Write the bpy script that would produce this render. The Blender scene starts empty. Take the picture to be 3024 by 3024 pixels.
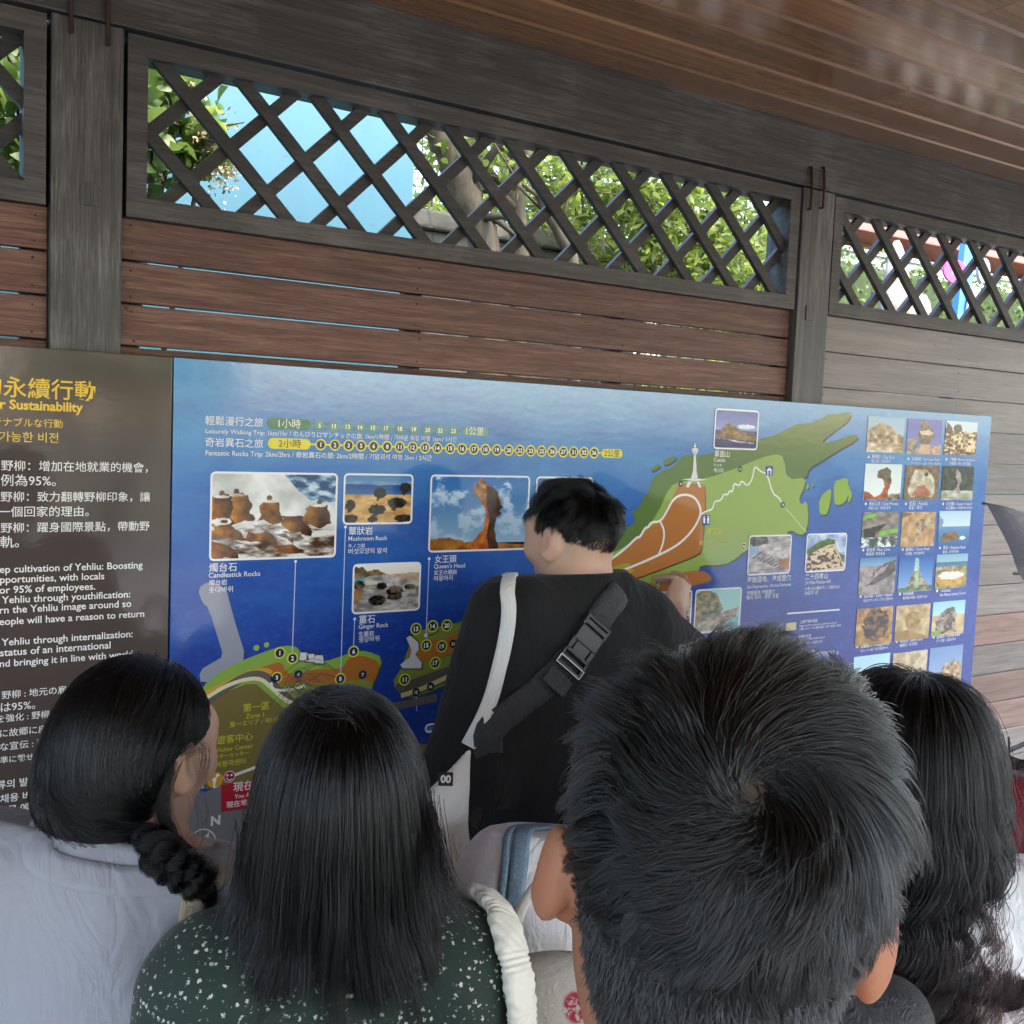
import bpy, math, random
import numpy as np
from mathutils import Matrix, Vector

# ------------------------------------------------------------------ camera, sky, sun, exposure
S = bpy.context.scene
COL = S.collection
CAM_M = np.array([[0.84628853, -0.53115175, 0.04090883], [0.00644582, 0.08699567, 0.99618784], [0.53268581, 0.84279865, -0.07704715]])
FPX = 3040.536
CAM_C = np.array([0.0, -2.0, 1.84])
cd = bpy.data.cameras.new('camera'); cam = bpy.data.objects.new('camera', cd); COL.objects.link(cam)
cd.sensor_width = 36.0; cd.sensor_fit = 'HORIZONTAL'; cd.lens = FPX / 3024 * 36.0
cd.clip_start = 0.05; cd.clip_end = 500
R_ = np.array([CAM_M[0], CAM_M[1], -CAM_M[2]]).T
cam.matrix_world = Matrix([list(R_[i]) + [CAM_C[i]] for i in range(3)] + [[0, 0, 0, 1]])
S.camera = cam
S.render.resolution_x = S.render.resolution_y = 1024
SUN_EL, SUN_AZ = 56.0, 165.0          # azimuth from +Y towards +X
w = bpy.data.worlds.new('World'); S.world = w; w.use_nodes = True
nt = w.node_tree; sky = nt.nodes.new('ShaderNodeTexSky'); sky.sky_type = 'NISHITA'; sky.sun_disc = False
sky.sun_elevation = math.radians(SUN_EL); sky.sun_rotation = math.radians(SUN_AZ)
sky.air_density = 1.0; sky.dust_density = 3.0; sky.ozone_density = 1.0
bg = nt.nodes['Background']; bg.inputs['Strength'].default_value = 0.15
nt.links.new(sky.outputs[0], bg.inputs['Color'])
sd = bpy.data.lights.new('sun', 'SUN'); sd.energy = 0.7; sd.angle = math.radians(14); sd.color = (1.0, 0.95, 0.88)
sun = bpy.data.objects.new('sun', sd); COL.objects.link(sun)
e, a = math.radians(SUN_EL), math.radians(SUN_AZ)
sdir = Vector((math.sin(a) * math.cos(e), math.cos(a) * math.cos(e), math.sin(e)))
sun.rotation_euler = sdir.to_track_quat('Z', 'Y').to_euler(); sun.location = sdir * 30
S.view_settings.view_transform = 'Standard'; S.view_settings.look = 'None'
S.view_settings.exposure = 3.05; S.view_settings.gamma = 1.0
S.render.engine = 'CYCLES'
S.cycles.use_denoising = True
S.cycles.max_bounces = 8; S.cycles.transparent_max_bounces = 8

def ray(x, y):
    return CAM_M.T @ np.array([(x - 1512) / FPX, -(y - 1512) / FPX, 1.0])
def onY(x, y, Y=0.0):                 # where the sight line of a photo pixel meets the plane Y
    d = ray(x, y); return CAM_C + d * ((Y - CAM_C[1]) / d[1])
def at(x, y, dep):                    # point of a photo pixel at a distance along the view axis
    return CAM_C + ray(x, y) * dep

# ------------------------------------------------------------------ helpers
rng = np.random.default_rng(7)
random.seed(3)
def lin(c):
    c = np.asarray(c, float); return np.where(c <= 0.04045, c / 12.92, ((c + 0.055) / 1.055) ** 2.4)
def hexc(h):
    return tuple(lin([int(h[i:i + 2], 16) / 255 for i in (0, 2, 4)]))
def empty(name, loc=(0, 0, 0), rz=0.0, label=None, cat=None, group=None, kind=None):
    o = bpy.data.objects.new(name, None); COL.objects.link(o); o.location = loc; o.rotation_euler = (0, 0, rz)
    o.empty_display_size = 0.1
    return tag(o, label, cat, group, kind)
def tag(o, label=None, cat=None, group=None, kind=None):
    if label: o['label'] = label
    if cat: o['category'] = cat
    if group: o['group'] = group
    if kind: o['kind'] = kind
    return o
def link(name, me, parent=None, loc=None, mat=None):
    o = bpy.data.objects.new(name, me); COL.objects.link(o)
    if parent is not None: o.parent = parent
    if loc is not None: o.location = loc
    if mat is not None and not len(me.materials): me.materials.append(mat)
    return o
def npmesh(name, V, F, smooth=False, cols=None):
    """V (n,3); F (m,k) constant-size faces"""
    V = np.asarray(V, np.float32); F = np.asarray(F, np.int32); me = bpy.data.meshes.new(name)
    k = F.shape[1]; me.vertices.add(len(V)); me.vertices.foreach_set('co', V.ravel())
    me.loops.add(F.size); me.loops.foreach_set('vertex_index', F.ravel())
    me.polygons.add(len(F)); me.polygons.foreach_set('loop_start', np.arange(0, F.size, k, dtype=np.int32))
    try: me.polygons.foreach_set('loop_total', np.full(len(F), k, np.int32))
    except Exception: pass
    me.update(calc_edges=True); me.validate()
    if smooth: me.polygons.foreach_set('use_smooth', np.ones(len(me.polygons), bool))
    if cols is not None:
        at_ = me.color_attributes.new('print', 'FLOAT_COLOR', 'POINT')
        c4 = np.ones((len(V), 4), np.float32); c4[:, :3] = cols; at_.data.foreach_set('color', c4.ravel())
    return me
class MB:
    """collects boxes, prisms, ribbons and tubes into one mesh"""
    def __init__(s): s.v = []; s.f = []
    def add(s, V, F):
        n = len(s.v); s.v += [tuple(map(float, p)) for p in V]; s.f += [tuple(i + n for i in f) for f in F]; return s
    def box(s, x0, y0, z0, x1, y1, z1, ch=0.0):
        if ch <= 0:
            V = [(x, y, z) for x in (x0, x1) for y in (y0, y1) for z in (z0, z1)]
            return s.add(V, [(0, 1, 3, 2), (4, 6, 7, 5), (0, 4, 5, 1), (2, 3, 7, 6), (0, 2, 6, 4), (1, 5, 7, 3)])
        import bmesh
        bm = bmesh.new(); bmesh.ops.create_cube(bm, size=1)
        bmesh.ops.scale(bm, vec=(x1 - x0, y1 - y0, z1 - z0), verts=bm.verts)
        bmesh.ops.translate(bm, vec=((x0 + x1) / 2, (y0 + y1) / 2, (z0 + z1) / 2), verts=bm.verts)
        bmesh.ops.bevel(bm, geom=list(bm.edges), offset=ch, segments=2, affect='EDGES', profile=0.6)
        bm.verts.index_update(); s.add([v.co for v in bm.verts], [[v.index for v in f.verts] for f in bm.faces]); bm.free(); return s
    def prism(s, poly, off):
        """flat polygon (list of 3D points) pushed along vector off"""
        n = len(poly); P = [np.asarray(p, float) for p in poly]; off = np.asarray(off, float)
        s.add(P + [p + off for p in P], [tuple(range(n))[::-1], tuple(range(n, 2 * n))] + [(i, (i + 1) % n, n + (i + 1) % n, n + i) for i in range(n)]); return s
    def tube(s, pts, r, n=8, cap=True):
        pts = [np.asarray(p, float) for p in pts]; rs = r if hasattr(r, '__len__') else [r] * len(pts)
        V = []; up = None
        for i, p in enumerate(pts):
            t = pts[min(i + 1, len(pts) - 1)] - pts[max(i - 1, 0)]; t /= np.linalg.norm(t) + 1e-9
            if up is None: up = np.cross(t, [0.3, 0.9, 0.2] if abs(t[2]) > .8 else [0, 0, 1.0])
            up = up - t * (up @ t); up /= np.linalg.norm(up) + 1e-9; b = np.cross(t, up)
            V += [p + rs[i] * (math.cos(2 * math.pi * k / n) * up + math.sin(2 * math.pi * k / n) * b) for k in range(n)]
        F = [(i * n + k, i * n + (k + 1) % n, (i + 1) * n + (k + 1) % n, (i + 1) * n + k) for i in range(len(pts) - 1) for k in range(n)]
        if cap: F += [tuple(range(n))[::-1], tuple(range((len(pts) - 1) * n, len(pts) * n))]
        return s.add(V, F)
    def build(s, name, mat=None, parent=None, smooth=False, loc=None):
        me = bpy.data.meshes.new(name); me.from_pydata(s.v, [], s.f); me.update()
        if smooth: me.polygons.foreach_set('use_smooth', np.ones(len(me.polygons), bool))
        return link(name, me, parent, loc, mat)

# ------------------------------------------------------------------ materials
class NM:
    def __init__(s, name):
        s.m = bpy.data.materials.new(name); s.m.use_nodes = True; s.t = s.m.node_tree; s.b = s.t.nodes['Principled BSDF']
    def n(s, typ, **kw):
        o = s.t.nodes.new(typ)
        for k, v in kw.items():
            if k.startswith('i_'):
                key = k[2:]; key = int(key) if key.isdigit() else key.replace('_', ' ')
                o.inputs[key].default_value = v
            else: setattr(o, k, v)
        return o
    def l(s, a, b): s.t.links.new(a, b)
    def coord(s, scale=(1, 1, 1), out='Object', rot=(0, 0, 0)):
        c = s.n('ShaderNodeTexCoord'); m = s.n('ShaderNodeMapping'); m.inputs['Scale'].default_value = scale; m.inputs['Rotation'].default_value = rot
        s.l(c.outputs[out], m.inputs[0]); return m.outputs[0]
    def noise(s, vec, scale, detail=4, rough=0.55, dist=0.0):
        o = s.n('ShaderNodeTexNoise'); o.inputs['Scale'].default_value = scale; o.inputs['Detail'].default_value = detail
        o.inputs['Roughness'].default_value = rough; o.inputs['Distortion'].default_value = dist
        if vec is not None: s.l(vec, o.inputs['Vector'])
        return o.outputs['Fac']
    def ramp(s, fac, stops):
        r = s.n('ShaderNodeValToRGB'); el = r.color_ramp.elements
        while len(el) < len(stops): el.new(0.5)
        for e_, (p, c) in zip(el, stops):
            e_.position = p; e_.color = (*c, 1) if hasattr(c, '__len__') else (c, c, c, 1)
        s.l(fac, r.inputs[0]); return r.outputs[0]
    def mix(s, a, b, fac, mode='MIX'):
        o = s.n('ShaderNodeMix', data_type='RGBA', blend_type=mode)
        for i, x in ((0, fac), (6, a), (7, b)):
            if hasattr(x, 'is_output'): s.l(x, o.inputs[i])
            elif i == 0: o.inputs[0].default_value = x
            else: o.inputs[i].default_value = (*x, 1)
        return o.outputs[2]
    def math(s, op, a, b=0.0):
        o = s.n('ShaderNodeMath', operation=op)
        for i, x in enumerate((a, b)):
            if hasattr(x, 'is_output'): s.l(x, o.inputs[i])
            else: o.inputs[i].default_value = x
        return o.outputs[0]
    def out(s, color=None, rough=None, bump=None, bstr=0.3, bdist=0.01, **kw):
        if color is not None:
            if hasattr(color, 'is_output'): s.l(color, s.b.inputs['Base Color'])
            else: s.b.inputs['Base Color'].default_value = (*color, 1)
        if rough is not None:
            if hasattr(rough, 'is_output'): s.l(rough, s.b.inputs['Roughness'])
            else: s.b.inputs['Roughness'].default_value = rough
        if bump is not None:
            bn = s.n('ShaderNodeBump'); bn.inputs['Strength'].default_value = bstr; bn.inputs['Distance'].default_value = bdist
            s.l(bump, bn.inputs['Height']); s.l(bn.outputs[0], s.b.inputs['Normal'])
        for k, v in kw.items(): s.b.inputs[k.replace('_', ' ')].default_value = v
        return s.m
_pc = {}
def plain(name, col, rough=0.5, **kw):
    if name in _pc: return _pc[name]
    q = NM(name); v = q.noise(q.coord(), 60, 3)
    c = q.mix(tuple(np.array(col) * 0.88), tuple(np.minimum(np.array(col) * 1.1, 1)), v)
    _pc[name] = q.out(c, rough, **kw); return _pc[name]
def wood(name, dark, mid, light, axis='x', rough=(0.42, 0.65), wear=None, fine=1.0, bstr=0.35, alt=None):
    q = NM(name); st = {'x': (1.2, 26, 26), 'z': (26, 26, 1.2), 'd': (1.2, 26, 26)}[axis]
    rnd = q.n('ShaderNodeObjectInfo').outputs['Random']
    c = q.n('ShaderNodeTexCoord'); m = q.n('ShaderNodeMapping'); m.inputs['Scale'].default_value = st
    q.l(c.outputs['Object'], m.inputs[0])
    cmb = q.n('ShaderNodeCombineXYZ'); q.l(q.math('MULTIPLY', rnd, 37.0), cmb.inputs[0]); q.l(q.math('MULTIPLY', rnd, 91.0), cmb.inputs[2]); q.l(cmb.outputs[0], m.inputs['Location'])
    v = m.outputs[0]
    g1 = q.noise(v, 1.6 * fine, 6, 0.62, 0.6); g2 = q.noise(v, 7.0 * fine, 4, 0.6, 0.2)
    g = q.math('ADD', q.math('MULTIPLY', g1, 0.6), q.math('MULTIPLY', g2, 0.4))
    col = q.ramp(g, [(0.30, dark), (0.5, mid), (0.72, light)])
    if alt: col = q.mix(col, q.mix(col, alt, 1.0, 'MULTIPLY'), q.ramp(q.math('FRACT', q.math('MULTIPLY', rnd, 7.3)), [(.55, 0.0), (.62, 1.0)]))
    hs = q.n('ShaderNodeHueSaturation'); q.l(col, hs.inputs['Color'])
    q.l(q.math('ADD', 0.78, q.math('MULTIPLY', rnd, 0.44)), hs.inputs['Value']); col = hs.outputs[0]
    big = q.noise(q.coord((1, 1, 1)), 3.0, 5, 0.6)
    if wear is not None:
        col = q.mix(col, wear, q.ramp(q.math('ADD', q.math('MULTIPLY', big, 0.7), q.math('MULTIPLY', g2, 0.3)), [(0.50, 0.0), (0.68, 0.75)]))
    spots = q.noise(q.coord((40, 40, 40)), 1.0, 2)
    col = q.mix(col, tuple(np.array(dark) * 0.4), q.ramp(spots, [(0.74, 0.0), (0.78, 0.8)]))
    rg = q.n('ShaderNodeMapRange'); rg.inputs[3].default_value = rough[0]; rg.inputs[4].default_value = rough[1]; q.l(g2, rg.inputs[0])
    return q.out(col, rg.outputs[0], bump=g, bstr=bstr, bdist=0.004)
def fabric(name, col, rough=0.85, scale=350, var=0.12, sheen=0.2, wr=6.0):
    q = NM(name); n1 = q.noise(q.coord(), scale, 2); n2 = q.noise(q.coord(), wr, 4, 0.6, 0.5)
    c = np.array(col); cc = q.mix(tuple(c * (1 - var)), tuple(np.minimum(c * (1 + var), 1)), n1)
    h = q.math('ADD', q.math('MULTIPLY', n1, 0.25), n2)
    fo = q.noise(q.coord((1.6, 1.6, .8)), wr * 1.3, 3, .55, 1.4); rd = q.math('ABSOLUTE', q.math('SUBTRACT', fo, .5)); h2 = q.math('ADD', q.math('MULTIPLY', rd, 3.0), q.math('MULTIPLY', h, .35))
    return q.out(cc, rough, bump=h2, bstr=0.36, bdist=0.012, Sheen_Weight=sheen)

M = {}
M['stain'] = wood('dark_stained_wood', (0.028, 0.024, 0.022), (0.068, 0.059, 0.054), (0.135, 0.12, 0.11), 'x', (0.36, 0.6), wear=(0.19, 0.175, 0.163), fine=1.3)
M['stain_post'] = wood('dark_stained_post_wood', (0.03, 0.028, 0.026), (0.08, 0.075, 0.07), (0.19, 0.18, 0.172), 'z', (0.33, 0.6), wear=(0.27, 0.26, 0.25), fine=1.8, bstr=.5)
M['lattice'] = wood('lattice_wood', (0.024, 0.022, 0.021), (0.045, 0.041, 0.039), (0.08, 0.073, 0.07), 'x', (0.4, 0.6), wear=(.11, .10, .097))
M['red'] = wood('red_brown_plank_wood', (0.048, 0.022, 0.016), (0.155, 0.072, 0.049), (0.33, 0.18, 0.13), 'x', (0.36, 0.6), fine=2.6, bstr=.6)
M['grey'] = wood('grey_sheen_plank_wood', (0.13, 0.107, 0.094), (0.235, 0.2, 0.178), (0.36, 0.315, 0.285), 'x', (0.3, 0.5), fine=1.2)  # same plank stain, with its glossy side reflection painted in as paler grey
M['grey_red'] = wood('red_brown_sheen_plank', (0.13, 0.08, 0.062), (0.25, 0.155, 0.12), (0.36, 0.25, 0.205), 'x', (0.3, 0.5), fine=1.2)  # redder right-bay boards, paled by the same painted-in reflection
M['ceil'] = wood('varnished_ceiling_wood', (0.13, 0.05, 0.014), (0.29, 0.128, 0.042), (0.42, 0.22, 0.085), 'x', (0.11, 0.22), fine=0.45, bstr=0.06)
_b = M['ceil'].node_tree.nodes['Principled BSDF']; _b.inputs['Coat Weight'].default_value = .7; _b.inputs['Coat Roughness'].default_value = .2; _b.inputs['Coat IOR'].default_value = 1.6
M['rust'] = plain('rusty_iron', (0.035, 0.014, 0.009), 0.7)
M['black'] = plain('black_plastic', (0.016, 0.016, 0.017), 0.42)
M['metal'] = plain('bright_steel', (0.5, 0.5, 0.5), 0.3, Metallic=1.0)
M['concrete'] = plain('pale_concrete', (0.42, 0.40, 0.37), 0.8)
# ------------------------------------------------------------------ ground and pavilion
def sheet(name, x0, y0, x1, y1, z, mat):
    return tag(link(name, npmesh(name, [(x0, y0, z), (x1, y0, z), (x1, y1, z), (x0, y1, z)], [(0, 1, 2, 3)]), mat=mat), kind='structure')
q = NM('pale_paving'); br = q.n('ShaderNodeTexBrick'); q.l(q.coord(), br.inputs['Vector'])
br.inputs['Color1'].default_value = (0.17, 0.165, 0.155, 1); br.inputs['Color2'].default_value = (0.14, 0.135, 0.13, 1); br.inputs['Mortar'].default_value = (0.09, 0.09, 0.085, 1)
br.inputs['Scale'].default_value = 1.6; br.inputs['Mortar Size'].default_value = 0.012
M['paving'] = q.out(br.outputs[0], 0.75)
q = NM('soil_ground'); M['soil'] = q.out(q.ramp(q.noise(q.coord(), 1.2, 8), [(0.35, (0.05, 0.045, 0.025)), (0.65, (0.10, 0.12, 0.05))]), 0.9)
sheet('ground', -200, -200, 200, 200, -0.008, M['soil'])
sheet('paving', -12, -14, 14, 0.0, -0.004, M['paving'])
sheet('courtyard_path', 2.6, 0.6, 16, 14, -0.004, M['paving'])

Z_BEAM, Z_CEIL = 2.536, 2.694
wall = empty('timber_wall', (1.5, 0, 0), label='dark stained timber pavilion wall with lattice openings above horizontal planks', cat='wall')
def wl(o): o.location = (-1.5, 0, 0); return o
def wbuild(mb, name, mat, parent=None, smooth=False):
    o = mb.build(name, mat, parent or wall, smooth)
    if parent is None: wl(o)
    return o
POSTS = [(-1.72, -1.595), (0.281, 0.401), (2.156, 2.279), (4.10, 4.225)]
for x0, x1 in POSTS:
    wbuild(MB().box(x0, 0.0, 0.0, x1, 0.13, Z_BEAM - 0.003, 0.003), 'post', M['stain_post'])
wbuild(MB().box(-3.4, -0.003, Z_BEAM, 6.0, 0.06, Z_CEIL + 0.12, 0.003), 'beam', M['stain'])
# iron clamps over the joint of post and beam
for x, za, zb in ((2.167, 2.585, 2.475), (2.215, 2.592, 2.486), (0.305, 2.62, 2.505), (0.366, 2.62, 2.497)):
    ln = 0.02
    wbuild(MB().tube([(x, 0.03, za), (x, -0.010, za), (x + ln * 0.2, -0.012, (za + zb) / 2), (x + ln * 0.3, -0.010, zb), (x + ln * 0.3, 0.03, zb)], 0.004, 7), 'iron_clamp', M['rust'], smooth=True)
def notch(x, z):
    wbuild(MB().box(x - 0.016, -0.0035, z - 0.02, x + 0.016, 0.004, z + 0.02, 0.0015), 'wood_plug', M['stain_post'])
notch(0.345, 2.232); notch(2.205, 2.20)

def bay(xa, xb, zt, zb, plank_mat, pitch, z_start, nplank, gapseg=None):
    # lattice panel: mitred frame + two layers of diagonal strips
    g = 0.007; x0, x1, z1, z0 = xa + g, xb - g, zt - g, zb
    fw = 0.036
    mb = MB()
    P = lambda x, z: (x, 0.004, z)
    for poly in ([(x0, z1), (x1, z1), (x1 - fw, z1 - fw), (x0 + fw, z1 - fw)], [(x1 - .0006, z1 - .0006), (x1 - .0006, z0 + .0006), (x1 - fw, z0 + fw + .0006), (x1 - fw, z1 - fw - .0006)],
                 [(x1, z0), (x0, z0), (x0 + fw, z0 + fw), (x1 - fw, z0 + fw)], [(x0 + .0006, z0 + .0006), (x0 + .0006, z1 - .0006), (x0 + fw, z1 - fw - .0006), (x0 + fw, z0 + fw + .0006)]):
        mb.prism([P(*p) for p in poly], (0, 0.06, 0))
    fr = wbuild(mb, 'lattice_panel', M['stain'])
    wbuild(MB().box(xa - .002, 0.066, zb - 0.01, xa + 0.028, 0.085, zt).box(xb - 0.028, 0.066, zb - 0.01, xb + .002, 0.085, zt), 'stop_strip', M['lattice'])
    ix0, ix1, iz0, iz1 = x0 + fw, x1 - fw, z0 + fw, z1 - fw
    h = iz1 - iz0; mb = MB(); sw = 0.035
    def strip(xt, s, y):
        # top-left corner xt at iz1, running down to the right (s=1) or left (s=-1); clipped to the opening
        poly = [(xt, iz1), (xt + sw, iz1), (xt + sw + s * h, iz0), (xt + s * h, iz0)]
        for lim, sg in ((ix0, 1), (ix1, -1)):
            out = []
            for i in range(len(poly)):
                a, b = poly[i], poly[(i + 1) % len(poly)]
                ia, ib = (a[0] - lim) * sg >= 0, (b[0] - lim) * sg >= 0
                if ia: out.append(a)
                if ia != ib:
                    t = (lim - a[0]) / (b[0] - a[0]); out.append((lim, a[1] + t * (b[1] - a[1])))
            poly = out
            if len(poly) < 3: return
        mb.prism([(x, y, z) for x, z in poly], (0, 0.014, 0))
    n = int((ix1 - ix0) / 0.152) + 5
    ph = 0.449 - 0.408 if xa > 0 and xa < 1 else 0.02
    for k in range(-4, n):
        strip(ix0 + ph - 0.03 + 0.152 * k, 1, 0.020)
        strip(ix0 + ph - 0.03 + 0.152 * k - 0.046, -1, 0.036)
    lat = mb.build('lattice', M['lattice'], fr)
    # planks below
    for i in range(nplank):
        zt_ = z_start - pitch * i; zb_ = zt_ - pitch + (0.0045 if plank_mat is M['red'] else 0.002)
        if zb_ < 0.02: break
        wbuild(MB().box(xa + 0.002, 0.022, zb_, xb - 0.002, 0.045, zt_, 0.0022), 'plank', M['grey_red'] if plank_mat is M['grey'] and i in (9, 11, 12, 15, 16) else plank_mat)
    # nail heads at the plank ends and over the battens
    for i in range(nplank):
        zc_ = z_start - pitch * (i + .5)
        if zc_ < 0.9: break
        nb_ = MB(); rn_ = random.Random(i * 7 + int(xa * 100))
        for xx in (xa + .022, xa + (xb - xa) * .34 + .02, xa + (xb - xa) * .66 + .02, xb - .024):
            for dz in (-.3, .3):
                cx_, cz_ = xx + rn_.uniform(-.006, .006), zc_ + dz * pitch + rn_.uniform(-.004, .004); r_ = rn_.uniform(.0018, .0028)
                nb_.add([(cx_ + r_ * math.cos(t * math.pi / 4), .0214, cz_ + r_ * math.sin(t * math.pi / 4)) for t in range(8)], [tuple(range(8))])
        wbuild(nb_, 'nail_heads', M['rust'])
    # battens behind the planks
    for xx in ([xa + 0.003, xb - 0.043] + [xa + (xb - xa) * t for t in (0.34, 0.66)]):
        wbuild(MB().box(xx, 0.0475, 0.0, xx + 0.04, 0.075, zb - 0.012), 'batten', M['lattice'])
bay(-1.595, 0.281, Z_BEAM, 2.205, M['red'], 0.0785, 2.204, 27)
bay(0.401, 2.156, Z_BEAM, 2.205, M['red'], 0.0785, 2.204, 27)
bay(2.279, 4.10, Z_BEAM, 2.205, M['grey'], 0.1009, 2.204, 21)

roof = empty('pavilion_roof', (1.5, -1.5, Z_CEIL), label='varnished brown boarded ceiling over the visitors', cat='ceiling')
def rf(o): o.location = (-1.5, 1.5, -Z_CEIL); return o
# ceiling boards run parallel to the wall, each with chamfered edges
for i in range(41):
    y1 = 0.002 - 0.004 - 0.1155 * i; y0 = y1 - 0.1155 + 0.0015
    c = 0.009; V = []
    prof = [(y0, Z_CEIL + c), (y0 + c, Z_CEIL), (y1 - c * 0.5, Z_CEIL), (y1, Z_CEIL + c * 0.5), (y1, Z_CEIL + 0.02), (y0, Z_CEIL + 0.02)]
    x0, x1 = -3.4, 6.0
    cuts = [x0, x0 + 1.2 + (i * 1.37) % 2.6, x0 + 4.2 + (i * 2.11) % 2.9, x1]
    for a_, b_ in zip(cuts[:-1], cuts[1:]):
        rf(MB().prism([(a_ + 0.001, y, z) for y, z in prof], (b_ - a_ - 0.002, 0, 0)).build('ceiling_board', M['ceil'], roof))
rf(MB().box(-3.5, -4.8, Z_CEIL + 0.135, 6.1, 0.10, Z_CEIL + 0.22).build('roof_deck', M['stain'], roof))
rf(MB().box(-3.5, -4.86, Z_CEIL - 0.02, 6.1, -4.76, Z_CEIL + 0.13, 0.004).build('eaves_beam', M['stain'], roof))
# ------------------------------------------------------------------ boards: panel, printed map, photographs and lettering
GLOSS = dict(Coat_Weight=1.0, Coat_Roughness=0.08, Coat_IOR=1.58)
def printmat(name, col, attr=False):
    q = NM(name); n_ = q.noise(q.coord(), 900, 2)
    if attr:
        a_ = q.n('ShaderNodeVertexColor', layer_name='print'); c = a_.outputs['Color']
    else: c = q.mix(tuple(np.array(col) * 0.93), tuple(np.minimum(np.array(col) * 1.06, 1)), n_)
    bw = q.noise(q.coord((4, 4, 6)), 9, 2)
    bn = q.n('ShaderNodeBump'); bn.inputs['Strength'].default_value = 0.016; bn.inputs['Distance'].default_value = 0.01; q.l(bw, bn.inputs['Height'])
    q.l(bn.outputs[0], q.b.inputs['Coat Normal'])
    return q.out(c, 0.6, Specular_IOR_Level=0.2, **GLOSS)
_pm = {}
def pm(h):
    if h not in _pm: _pm[h] = printmat('print_ink_' + h, hexc(h))
    return _pm[h]
M['photo'] = printmat('photo_print', (1, 1, 1), True)
YB = -0.030                                    # face of the boards
q = NM('blue_sea_print'); c = q.n('ShaderNodeTexCoord'); sp = q.n('ShaderNodeSeparateXYZ'); q.l(c.outputs['Object'], sp.inputs[0])
zz = q.n('ShaderNodeMapRange'); zz.inputs[1].default_value = 0.9; zz.inputs[2].default_value = 1.95; q.l(sp.outputs[2], zz.inputs[0])
n1 = q.noise(q.coord((1, 1, 2.2)), 3.2, 6, 0.6, 0.4)
f = q.math('ADD', zz.outputs[0], q.math('MULTIPLY', q.math('SUBTRACT', n1, 0.5), 0.55))
col = q.ramp(f, [(0.0, hexc('0c2a86')), (0.45, hexc('153f9c')), (0.72, hexc('2a67b8')), (1.0, hexc('5aa3d4'))])
n2 = q.noise(q.coord((1, 1, 1.6)), 55, 4, 0.7)
col = q.mix(col, hexc('3f6cc4'), q.ramp(n2, [(0.5, 0.0), (0.75, 0.35)]))
M['sea'] = q.out(col, 0.6, Specular_IOR_Level=0.2, **GLOSS)
bw = q.noise(q.coord((4, 4, 6)), 9, 2); bn = q.n('ShaderNodeBump'); bn.inputs['Strength'].default_value = 0.016; bn.inputs['Distance'].default_value = 0.01
q.l(bw, bn.inputs['Height']); q.l(bn.outputs[0], q.b.inputs['Coat Normal'])
M['brownprint'] = printmat('brown_print', hexc('4a3f3b'))

XS, ZT, ZBOT = 0.488, 1.953, 0.955
board = empty('map_board', (1.75, YB, ZBOT), label='big blue glossy illustrated map board with photographs and numbered trails', cat='map board')
text_board = empty('text_board', (-0.4, YB, ZBOT), label='dark brown glossy board with yellow headings and white text', cat='information board')
OFF = {board.name: (-1.75, -YB, -ZBOT), text_board.name: (0.4, -YB, -ZBOT)}
def place(o, par):
    o.parent = par; o.location = OFF[par.name] if par.name in OFF else (0, 0, 0); return o
place(MB().box(XS + 0.0015, YB, ZBOT, 3.028, YB + 0.028, ZT, 0.0012).build('panel', M['sea']), board)
place(MB().box(-1.30, YB, ZBOT, XS - 0.0015, YB + 0.028, ZT, 0.0012).build('panel', M['brownprint']), text_board)
place(MB().box(XS + 0.02, YB + 0.0285, ZBOT + .03, 3.0, 0.021, ZBOT + 0.07).box(XS + 0.02, YB + 0.0285, ZT - .07, 3.0, 0.021, ZT - .03).build('mounting_rail', M['metal']), board)
place(MB().box(-1.28, YB + 0.0285, ZBOT + .03, XS - .02, 0.021, ZBOT + 0.07).box(-1.28, YB + 0.0285, ZT - .07, XS - .02, 0.021, ZT - .03).build('mounting_rail', M['metal']), text_board)

def bp(x, y, lay=0):                           # photo pixel -> point on the board's face
    p = onY(x, y, YB); p[1] = YB - 0.00025 * lay; return p
def clampz(p):
    p[2] = min(max(p[2], ZBOT + 0.003), ZT - 0.003); p[0] = max(p[0], XS + 0.004); return p
def area(name, pts, h, lay, par=None):
    P = [clampz(bp(x, y, lay)) for x, y in pts]
    me = bpy.data.meshes.new(name); n = len(P)
    from mathutils.geometry import tessellate_polygon
    tris = tessellate_polygon([[Vector((p[0], p[2], 0)) for p in P]])
    F = []
    for t in tris:
        a_, b_, c_ = (P[i] for i in t)
        cr = (b_[0] - a_[0]) * (c_[2] - a_[2]) - (b_[2] - a_[2]) * (c_[0] - a_[0])
        F.append(t if cr > 0 else t[::-1])
    me.from_pydata([tuple(p) for p in P], [], F); me.update()
    return place(link(name, me, mat=pm(h)), par or board)
def smoothpts(pts, it=2, closed=False):
    P = [np.array(p, float) for p in pts]
    for _ in range(it):
        Q = [] if closed else [P[0]]
        rngi = range(len(P)) if closed else range(len(P) - 1)
        for i in rngi:
            a_, b_ = P[i], P[(i + 1) % len(P)]; Q += [a_ * .75 + b_ * .25, a_ * .25 + b_ * .75]
        if not closed: Q.append(P[-1])
        P = Q
    return P
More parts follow.
